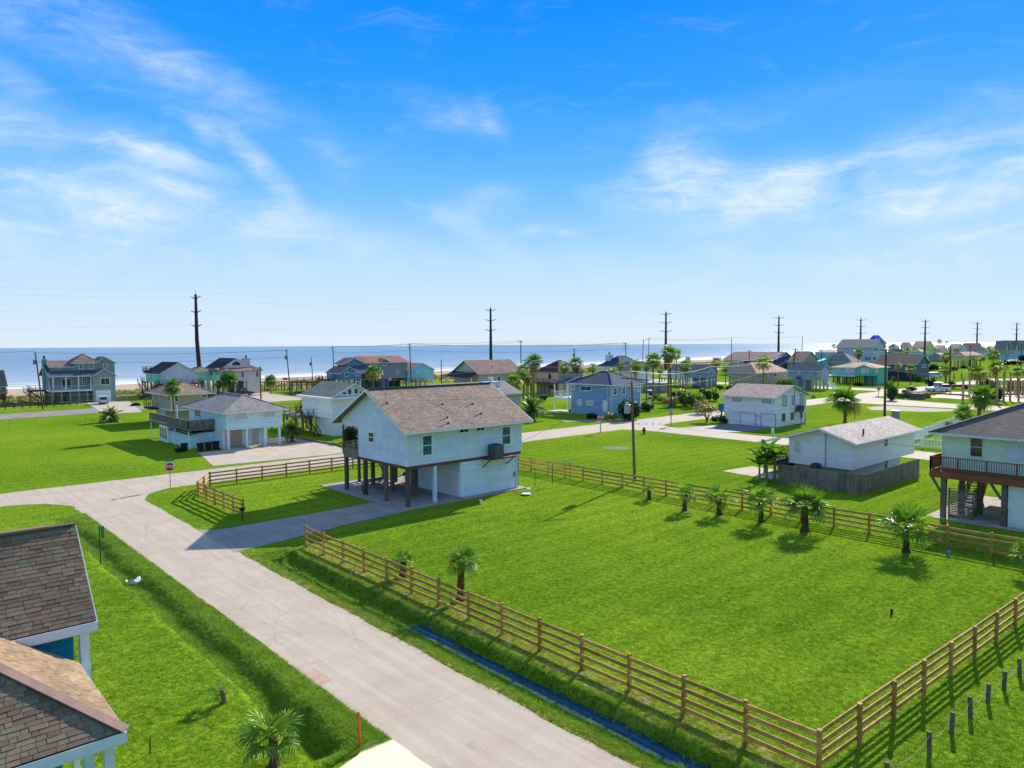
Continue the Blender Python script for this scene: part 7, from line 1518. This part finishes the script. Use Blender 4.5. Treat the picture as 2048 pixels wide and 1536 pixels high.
# blue garden tap post by the right fence
x, y = G(1897, 1110); t = thing('hose_bib', 'small bright blue garden tap in the shade of the mint house', 'tap', (x, y, 0)); BLU = mat('bright_blue', lin(60, 150, 220), .4)
part('post', MB().tube([(x, y, 0), (x, y, .3)], .05, 8), BLU, t)
for s in (-1, 1): part('nozzle', MB().tube([(x, y, .28), (x + s * .09, y - s * .09, .18)], .04, 6), BLU, t)
x, y = G(1917, 1366 - 0); solo('survey_stake', MB().box(36.2 - .05, 13.2 - .05, 0, 36.2 + .05, 13.2 + .05, .28), WOODD, 'short brown stake standing alone in the palm lawn', 'stake', loc=(36.2, 13.2, 0))

# ------------------------------------------------------------------ vehicles
def carpaint(name, rgb): return mat('car_' + name, lin(*rgb), .25, .03, 1, spec=.7)
def vehicle(name, label, cat, x, y, rz, L, Wd, Hh, m, style='suv', open_bed=False):
    t = thing(name, label, cat, (x, y, gz(x, y) + .03), 'parked vehicles', rz)
    def pp(nm, mb, mm, par=None): o = bpy.data.objects.new(nm, mb.mesh(nm, mm)); return link(o, par or t)
    hb = Hh * .52; w = Wd / 2; g0 = .28
    lower = [(-L / 2, g0 + .1), (-L / 2, hb * .95), (-L / 2 + .25, hb), (L * .12, hb), (L / 2 - .25, hb * .88), (L / 2, hb * .72), (L / 2, g0 + .05), (L * .4, g0), (-L * .4, g0)]
    b = MB(); b.prism([(a, -w, z) for a, z in lower], (0, Wd, 0)); pp('body', b, m)
    if style == 'pickup': cab = [(-L * .08, hb), (-L * .06, Hh - .04), (L * .10, Hh), (L * .24, hb)]
    elif style == 'van': cab = [(-L / 2 + .05, hb), (-L / 2 + .1, Hh - .05), (-L * .3, Hh), (L * .18, Hh), (L * .34, hb)]
    elif style == 'jeep': cab = [(-L * .1, hb), (-L * .1, Hh), (L * .1, Hh), (L * .14, hb)]
    else: cab = [(-L / 2 + .12, hb), (-L / 2 + .4, Hh - .06), (-L * .2, Hh), (L * .1, Hh), (L * .27, hb)]
    wi = w * .86; c = MB(); n = len(cab); lo = w * .97
    i0 = len(c.v); 
    for s in (-1, 1):
        for a, z in cab: c.v.append((a, s * (lo if z <= hb + .01 else wi), z))
    c.f = [tuple(range(n))[::-1], tuple(range(n, 2 * n))] + [(k, k + 1, n + k + 1, n + k) for k in range(n - 1)]; pp('cabin', c, m)
    # side windows, windscreen and rear window stand a little proud
    a0, a1 = cab[0][0] + .16, cab[-1][0] - .12; zb, zt_ = hb + .05, Hh - .14
    for s in (-1, 1):
        k = int(max(1, round((a1 - a0) / 1.1)))
        for j in range(k):
            u0 = a0 + (a1 - a0) * (j + .06) / k; u1 = a0 + (a1 - a0) * (j + .94) / k; u0t = max(u0, cab[1][0] + .08); u1t = min(u1, cab[-2][0] - .02)
            if u1t - u0t < .1: u1t = u0t + .1
            g = MB(); g.prism([(u0, s * (lo + .004 - .02), zb), (u1, s * (lo + .004 - .02), zb), (u1t, s * (wi + .012), zt_), (u0t, s * (wi + .012), zt_)], (0, s * .012, 0)); pp('side_window', g, GLASS)
    p, q = cab[-1], cab[-2]; g = MB(); g.prism([(p[0] + .012 - .06, -lo * .88, p[1] + .06), (p[0] + .012 - .06, lo * .88, p[1] + .06), (q[0] + .02 + .04, wi * .88, q[1] - .07), (q[0] + .02 + .04, -wi * .88, q[1] - .07)], (.02, 0, .01)); pp('windscreen', g, GLASS)
    p, q = cab[0], cab[1]; g = MB(); g.prism([(p[0] - .0, -lo * .86, p[1] + .08), (p[0] - .0, lo * .86, p[1] + .08), (q[0] - .02, wi * .86, q[1] - .08), (q[0] - .02, -wi * .86, q[1] - .08)], (-.02, 0, .0)); pp('rear_window', g, GLASS)
    if style == 'pickup': 
        pp('bed', MB().box(-L / 2 + .1, -w + .1, hb - .02, -L * .1, w - .1, hb + .005), BLACKP)
    for sx in (-.31, .31):
        for s in (-1, 1):
            o = pp('wheel', MB().tube([(L * sx, s * (w - .2), .34), (L * sx, s * (w + .01), .34)], .34, 14), RUBBER); pp('rim', MB().tube([(L * sx, s * (w + .011), .34), (L * sx, s * (w + .02), .34)], .19, 10), STEEL, o)
    for s in (-1, 1):
        pp('headlight', MB().box(L / 2 - .04, s * (w - .45), hb * .66, L / 2 + .012, s * (w - .08), hb * .82), GLASS if 0 else paint('lamp_glass', (220, 225, 230), .1)); pp('tail_light', MB().box(-L / 2 - .012, s * (w - .22), hb * .62, -L / 2 + .03, s * (w - .04), hb * .92), mat('tail_red', lin(150, 20, 24), .3))
        pp('mirror', MB().box(cab[-1][0] - .25, s * (w + .02), hb + .02, cab[-1][0] - .1, s * (w + .2), hb + .16), m)
    pp('bumper', MB().box(L / 2 - .05, -w + .05, g0 + .02, L / 2 + .08, w - .05, g0 + .22), DARK); pp('bumper', MB().box(-L / 2 - .09, -w + .05, g0 + .05, -L / 2 + .05, w - .05, g0 + .25), DARK)
    return t
x, y = G(207, 808); vehicle('parked_car', 'pale silver SUV parked at the garage of the green beach house', 'SUV', x, y, R(78), 4.7, 1.9, 1.85, carpaint('pearl', (206, 200, 220)), 'suv')
x, y = G(486, 790); vehicle('parked_pickup', 'black pickup truck under the cream beach house', 'pickup truck', x, y, R(-12), 5.4, 2.0, 1.85, carpaint('black', (26, 28, 30)), 'pickup')
x, y = G(714, 772); vehicle('parked_car', 'silver car parked under the slate blue beach house', 'car', x, y, R(15), 4.5, 1.8, 1.45, carpaint('silver', (196, 200, 204)), 'suv')
x, y = G(1870, 756); vehicle('parked_van', 'silver passenger van on the drive beside the domed shrub', 'van', x, y, R(-22), 5.4, 2.0, 2.1, carpaint('van_silver', (200, 206, 214)), 'van')
x, y = G(1828, 757); vehicle('parked_car', 'dark car half hidden beside the thick skirted palm', 'car', x, y, R(70), 4.5, 1.8, 1.5, carpaint('dark_blue', (40, 46, 60)), 'suv')
x, y = G(1876, 783); t = vehicle('utility_truck', 'old white utility truck facing left at the building site', 'truck', x, y, R(140), 5.6, 2.1, 2.3, carpaint('chalk', (206, 210, 216)), 'jeep')
for nm, bx_ in (('tool_body', (-2.8, -1.0, 1.2, -.5, 1.0, 1.9)), ('roof_rack', (-1.0, -.9, 2.31, .8, .9, 2.42))): o = bpy.data.objects.new(nm, MB().box(*bx_).mesh(nm, WHITE if nm == 'roof_rack' else DARK)); link(o, t)
x, y = G(1300, 797); t = thing('golf_cart', 'white roofed golf cart between the palms', 'golf cart', (x, y, 0), 'parked vehicles', R(60))
def gp(nm, mb, mm): o = bpy.data.objects.new(nm, mb.mesh(nm, mm)); return link(o, t)
gp('body', MB().prism([(-1.2, -.6, .35), (-1.2, -.6, .8), (-.3, -.6, .8), (-.2, -.6, .5), (.5, -.6, .5), (.7, -.6, 1.0), (1.2, -.6, .8), (1.25, -.6, .35)], (0, 1.2, 0)), carpaint('cart', (214, 218, 222))); gp('roof', MB().box(-1.1, -.65, 1.95, .9, .65, 2.03), WHITE); gp('seat', MB().box(-.75, -.55, .81, -.3, .55, .95), BLACKP); gp('seat_back', MB().box(-.85, -.55, .96, -.75, .55, 1.4), BLACKP)
for a, b in ((-1.05, -.6), (-1.05, .6), (.75, -.6), (.75, .6)): gp('roof_post', MB().box(a - .03, b - .03, .8, a + .03, b + .03, 1.95), DARK)
for a in (-.8, .85):
    for s in (-1, 1): gp('wheel', MB().tube([(a, s * .45, .22), (a, s * .62, .22)], .23, 10), RUBBER)
x, y = G(270, 812); solo('covered_grill', MB().prism([(x - 1, y - .4, 0), (x + 1.2, y - .4, 0), (x + .8, y - .4, .6), (x + .1, y - .4, .75), (x - .7, y - .4, .45)], (0, .8, 0)), BLACKP, 'dark heap on the lawn beside the coast road', 'heap', loc=(x, y, 0))

# ------------------------------------------------------------------ the building site on the right
pg = thing('pile_foundation', 'bare timber piles of an unfinished stilt house on the right', 'pile foundation', (170, 45, 0)); 
for k, (px, by) in enumerate(((1925.5, 807), (1938.5, 790), (1993.5, 809), (2007, 804), (2020, 802), (2037, 803), (1968, 800), (1979, 796), (1952, 794), (2030, 790), (2014, 788), (1999, 787), (2045, 792), (1960, 786), (1985, 784))):
    x, y = G(px, by); r_ = .24 if k < 6 else .2; part('pile', MB().tube([(x, y, 0), (x, y, ht(x, y, 756 if k < 6 else 760))], [r_, r_ * .9], 8), mat('fresh_pile', lin(156, 132, 104), .85, .15, 2, rand=.12), pg)
for a, b, z in (((1923, 795), (2048, 792), .5), ((1820, 786), (1925, 792), .3), ((1985, 777), (2048, 779), .6)):
    A, B = G(*a), G(*b); part('beam', MB().beam(A + (z,), B + (z,), .5, .35), mat('beam_timber', lin(120, 74, 60), .8, .2), pg)
wh = thing('unfinished_platform', 'pinkish timber platform on posts behind the bare piles at the far right', 'platform', (230, 50, 0)); A = G(2024, 786)
part('deck', MB().box(A[0], A[1] - 9, 3.0, A[0] + 9, A[1] + 2, 3.3), mat('pinkish_timber', lin(214, 176, 160), .8, .2), wh); 
for i in range(3):
    for k in range(4): part('post', MB().box(A[0] + .2 + i * 4, A[1] - 8.8 + k * 3.5, 0, A[0] + .5 + i * 4, A[1] - 8.5 + k * 3.5, 3.0), WOODD, wh)
BLK = mat('block_stack', lin(112, 98, 84), .9, .25, 2, .01, 12, rand=.2)
for k, (px, py, w_, h_, lb) in enumerate(((1813, 794, 1.5, 1.6, 'leftmost tall stack of cut timber by the side street corner'), (1826, 796, 2.0, 1.3, 'brown debris stack before the far stop sign'), (1835, 798, 2.2, 1.2, 'square pallet of blocks on the verge'), (1843, 796, 1.6, 1.15, 'pallet of blocks right of the square one'), (1852, 795, 1.4, 1.0, 'small dark pallet at the right end of the stacks'), (1802, 796, 1.2, 1.0, 'low heap of rubble at the left end of the stacks'))):
    x, y = G(px, py); t = thing('block_pallet', lb, 'pallet', (x, y, 0), 'stacks of blocks and timber on the verge'); part('pallet', MB().box(x - w_ * .6, y - w_ * .6, 0, x + w_ * .6, y + w_ * .6, .14), WOODD, t)
    for i in range(3):
        for j in range(2):
            for z in range(3): part('block', MB().box(x - w_ * .55 + i * w_ * .37, y - w_ * .55 + j * w_ * .56, .141 + z * h_ / 3, x - w_ * .55 + i * w_ * .37 + w_ * .35, y - w_ * .55 + j * w_ * .56 + w_ * .53, .141 + (z + .94) * h_ / 3), BLK, t)
x0, y0 = G(1862, 778); tr = thing('flatbed_trailer', 'long low dark trailer loaded with beams behind the white truck', 'trailer', (x0 + 4, y0 - 4, 0)); part('bed', MB().beam((x0 + 3, y0 - 2, .75), (x0 + 12, y0 - 15, .75), 2.3, .25), DARK, tr); part('load', MB().beam((x0 + 4, y0 - 4, 1.05), (x0 + 11, y0 - 13, 1.25), 1.6, .3), WOODD, tr)
for k in (.35, .8):
    for s in (-1, 1): p = Vector((x0 + 3 + 9 * k, y0 - 2 - 13 * k, .4)); q = Vector((.82, .57, 0)) * s; part('wheel', MB().tube([p + q * .95, p + q * 1.2], .4, 12), RUBBER, tr)
wfz = thing('wire_fence', 'thin post and wire fence along the green yard behind the van', 'fence', (250, 70, 0)); A, B = G(1893, 759), G(2060, 752)
for k in range(13): a = (A[0] + (B[0] - A[0]) * k / 12, A[1] + (B[1] - A[1]) * k / 12); part('post', MB().box(a[0] - .14, a[1] - .14, 0, a[0] + .14, a[1] + .14, 2.0), POLEM, wfz)
for z in (.6, 1.2, 1.9): part('wire', MB().beam(A + (z,), B + (z,), .03, .04), WIREM, wfz)
x, y = G(1388, 797); solo('red_barrel', MB().tube([(x, y, 0), (x, y, .5), (x, y, .55), (x, y, .9)], [.35, .35, .36, .3], 10), mat('toy_red', lin(214, 40, 44), .5), 'red and white barrel on the lawn behind the verge shrubs', 'barrel', loc=(x, y, 0))
x, y = G(1398, 790); solo('traffic_cone', MB().tube([(x, y, 0), (x, y, .05), (x, y, .06), (x, y, 1.1)], [.4, .4, .26, .05], 10), mat('cone_orange', lin(235, 110, 40), .5), 'orange traffic cone near the grey stilt house', 'cone', loc=(x, y, 0))
x, y = G(1626, 797); t = thing('shrub', 'dark red leaved little shrub on the lawn by the lilac post house', 'shrub', (x, y, 0), 'garden shrubs'); inst('foliage', SHR['y'], t, (0, 0, 0), (0, 0, 0), (.7, .7, .8))

# ------------------------------------------------------------------ grass blades and dune plants
def blade_mesh(name, n, hgt, wd, spread, m, seed, bend=.4):
    r_ = random.Random(seed); mb = MB()
    for k in range(n):
        a = r_.uniform(0, 6.28); rr = spread * math.sqrt(r_.random()); p = Vector((rr * math.cos(a), rr * math.sin(a), 0)); d = Vector((math.cos(a * 1.7 + k), math.sin(a * 1.7 + k), 0)); q = Vector((-d.y, d.x, 0)) * wd; hh_ = hgt * r_.uniform(.55, 1.2)
        mb.poly([p - q, p + q, p + d * hh_ * bend + Vector((0, 0, hh_))])
    return mb.mesh(name, m, uv=False, fix=False)
def blade_mat(name, gain, dry=False):
    M = bpy.data.materials.new(name); M.use_nodes = True; t = NT(M.node_tree); P = t.n['Principled BSDF']; pos = t.add('ShaderNodeNewGeometry', 'Position'); c, X, Y = grass_colour(t, pos)
    ri = t.add('ShaderNodeObjectInfo', 'Random'); c = t.mix(1, c, t.rng(ri, 0, 1, gain * .6, gain * 1.5, 'LINEAR'), 'MULTIPLY'); c = t.mix(t.rng(ri, .975, .99), c, (.40, .46, .26, 1))
    if dry: c = t.mix(.35, c, (.15, .20, .03, 1))
    t.put(P.inputs['Base Color'], c); P.inputs['Roughness'].default_value = .5; P.inputs['Specular IOR Level'].default_value = .08
    tr = t.add('ShaderNodeBsdfTranslucent', 0, {0: t.mix(1, c, (1.2, 1.25, .5, 1), 'MULTIPLY')}); mx = t.add('ShaderNodeMixShader', 0, [.22, P.outputs[0], tr]); t.l.new(mx, t.n['Material Output'].inputs[0]); return M
BLD = blade_mat('grass_blade', 1.18); BLT = blade_mat('tall_grass_blade', 1.55, True)
def scatter(name, label, pts, tuft_me, smin, smax):
    me = bpy.data.meshes.new(name); me.from_pydata(pts, [], []); ob = bpy.data.objects.new(name, me); link(ob); tag(ob, label, 'grass', kind='stuff')
    src = bpy.data.objects.new(name + '_blade_source', tuft_me)
    ng = bpy.data.node_groups.new(name, 'GeometryNodeTree'); ng.interface.new_socket('Geometry', in_out='INPUT', socket_type='NodeSocketGeometry'); ng.interface.new_socket('Geometry', in_out='OUTPUT', socket_type='NodeSocketGeometry')
    gi = ng.nodes.new('NodeGroupInput'); go_ = ng.nodes.new('NodeGroupOutput'); oi = ng.nodes.new('GeometryNodeObjectInfo'); oi.inputs[0].default_value = src; oi.inputs['As Instance'].default_value = True
    ip = ng.nodes.new('GeometryNodeInstanceOnPoints'); rv = ng.nodes.new('FunctionNodeRandomValue'); rv.data_type = 'FLOAT_VECTOR'; rv.inputs[0].default_value = (-.15, -.15, 0); rv.inputs[1].default_value = (.15, .15, 6.283)
    rs = ng.nodes.new('FunctionNodeRandomValue'); rs.data_type = 'FLOAT'; rs.inputs[2].default_value = smin; rs.inputs[3].default_value = smax; rs.inputs['Seed'].default_value = 5
    l = ng.links; l.new(gi.outputs[0], ip.inputs['Points']); l.new(oi.outputs['Geometry'], ip.inputs['Instance']); l.new(rv.outputs[0], ip.inputs['Rotation']); l.new(rs.outputs[1], ip.inputs['Scale']); l.new(ip.outputs[0], go_.inputs[0])
    md = ob.modifiers.new('scatter', 'NODES'); md.node_group = ng; return ob
from mathutils import noise as mnoise
rg = np.random.RandomState(5)
def in_poly(x, y, rects):
    for a, b, c, d in rects:
        if a < x < b and c < y < d: return True
    return False
HARD = [(12.35, 17.2, -30, 80), (17.0, 31.3, 45.6, 51.8), (31.1, 44.5, 47.4, 61.7), (-200, 200, 70.4, 78.2), (58.5, 70.1, 4, 19.3), (18.2, 19.7, -30, 42), (7, 12.6, 14, 20.0), (64, 70, 33.6, 40), (66.8, 84, 27, 35), (14, 20.6, 66, 71)]
pts = []; tall = []; N = 0
for depth0, depth1, dens in ((11, 18, 150), (18, 26, 120), (26, 38, 80), (38, 56, 38), (56, 80, 12)):
    area = .75 * 2 * (depth1 ** 2 - depth0 ** 2) / 2; n = int(area * dens); f = np.sqrt(rg.uniform(depth0 ** 2, depth1 ** 2, n)); r = f * rg.uniform(-.75, .75, n)
    X = f * ca + r * sa; Y = f * sa - r * ca
    for x, y in zip(X, Y):
        if mnoise.noise((x * 5.1, y * 5.1, 0)) * .7 + .7 * mnoise.noise((x * 13, y * 13, 3)) < rg.uniform(-.9, .05): continue
        if in_poly(x, y, HARD) or (x < 4.4 and y > 19.5): continue
        edge = 0
        if (10.15 + .35 * mnoise.noise((y * .8, x, 1)) < x < 12.45 and 20 < y < 64 and rg.rand() < .8) or (17.1 < x < 18.6 and y < 44):
            if x > 17 and y < 28.8 and gz(x, y) < -.39: continue
            tall.append((x, y, gz(x, y) - .02))
        else: pts.append((x, y, gz(x, y) - .005))
for a in wf.children:
    if a.name.startswith('post') and 'cap' not in a.name:
        px_, py_ = a.location.x + 20.95, a.location.y + 9.6
        for k in range(7): x, y = px_ + rg.normal(0, .12), py_ + rg.normal(0, .12); tall.append((x, y, gz(x, y)))
for k in range(2600):
    y = 5 + 24 * rg.rand(); x = rg.choice((18.62, 19.52)) + rg.normal(0, .09); tall.append((x, y, gz(x, y)))
# thicker growth on the ditch banks
for k in range(26000):
    y = 20 + 44 * rg.rand() ** 1.3; x = 12.45 - 2.2 * rg.rand() ** 1.2; tall.append((x, y, gz(x, y) - .02))
for k in range(15000):
    y = 5 + 39 * rg.rand(); x = rg.choice((17.6, 18.0, 18.6, 19.1, 19.8)) + rg.normal(0, .24)
    if (gz(x, y) > -.39 or y > 28.8) and x > 17.12: tall.append((x, y, gz(x, y) - .02))
scatter('grass', 'short mown grass blades of the near lawns', pts, blade_mesh('tuft', 12, .048, .006, .065, BLD, 3), .6, 1.35)
scatter('tall_grass', 'rough uncut grass on the ditch banks and road verges', tall, blade_mesh('tall_tuft', 14, .10, .009, .10, BLT, 4, .9), .5, 1.25)
# dune plants
dp = []
for k in range(9000):
    x = rg.uniform(-20, 620); s_ = rg.uniform(188, 230); y = s_ + .13 * x
    if (math.sin(x * .11) + math.sin(s_ * .35 + x * .03) + rg.normal(0, .5)) > .0: dp.append((x, y, gz(x, y)))
ob = scatter('dune_plants', 'low scrub and dune grass between the coast road and the sand', dp, shrub_mesh('dune_clump', BUSHY, 60, 9, .22), .25, .95); ob['category'] = 'dune plants'
wr = []
for k in range(1600): y = rg.uniform(168, 186); x = rg.uniform(84, 104); wr.append((x, y, 0))
scatter('weeds', 'rough weeds on the open dune lot by the coast road', wr, shrub_mesh('weed', BUSHG, 40, 10, .2), .25, .7)
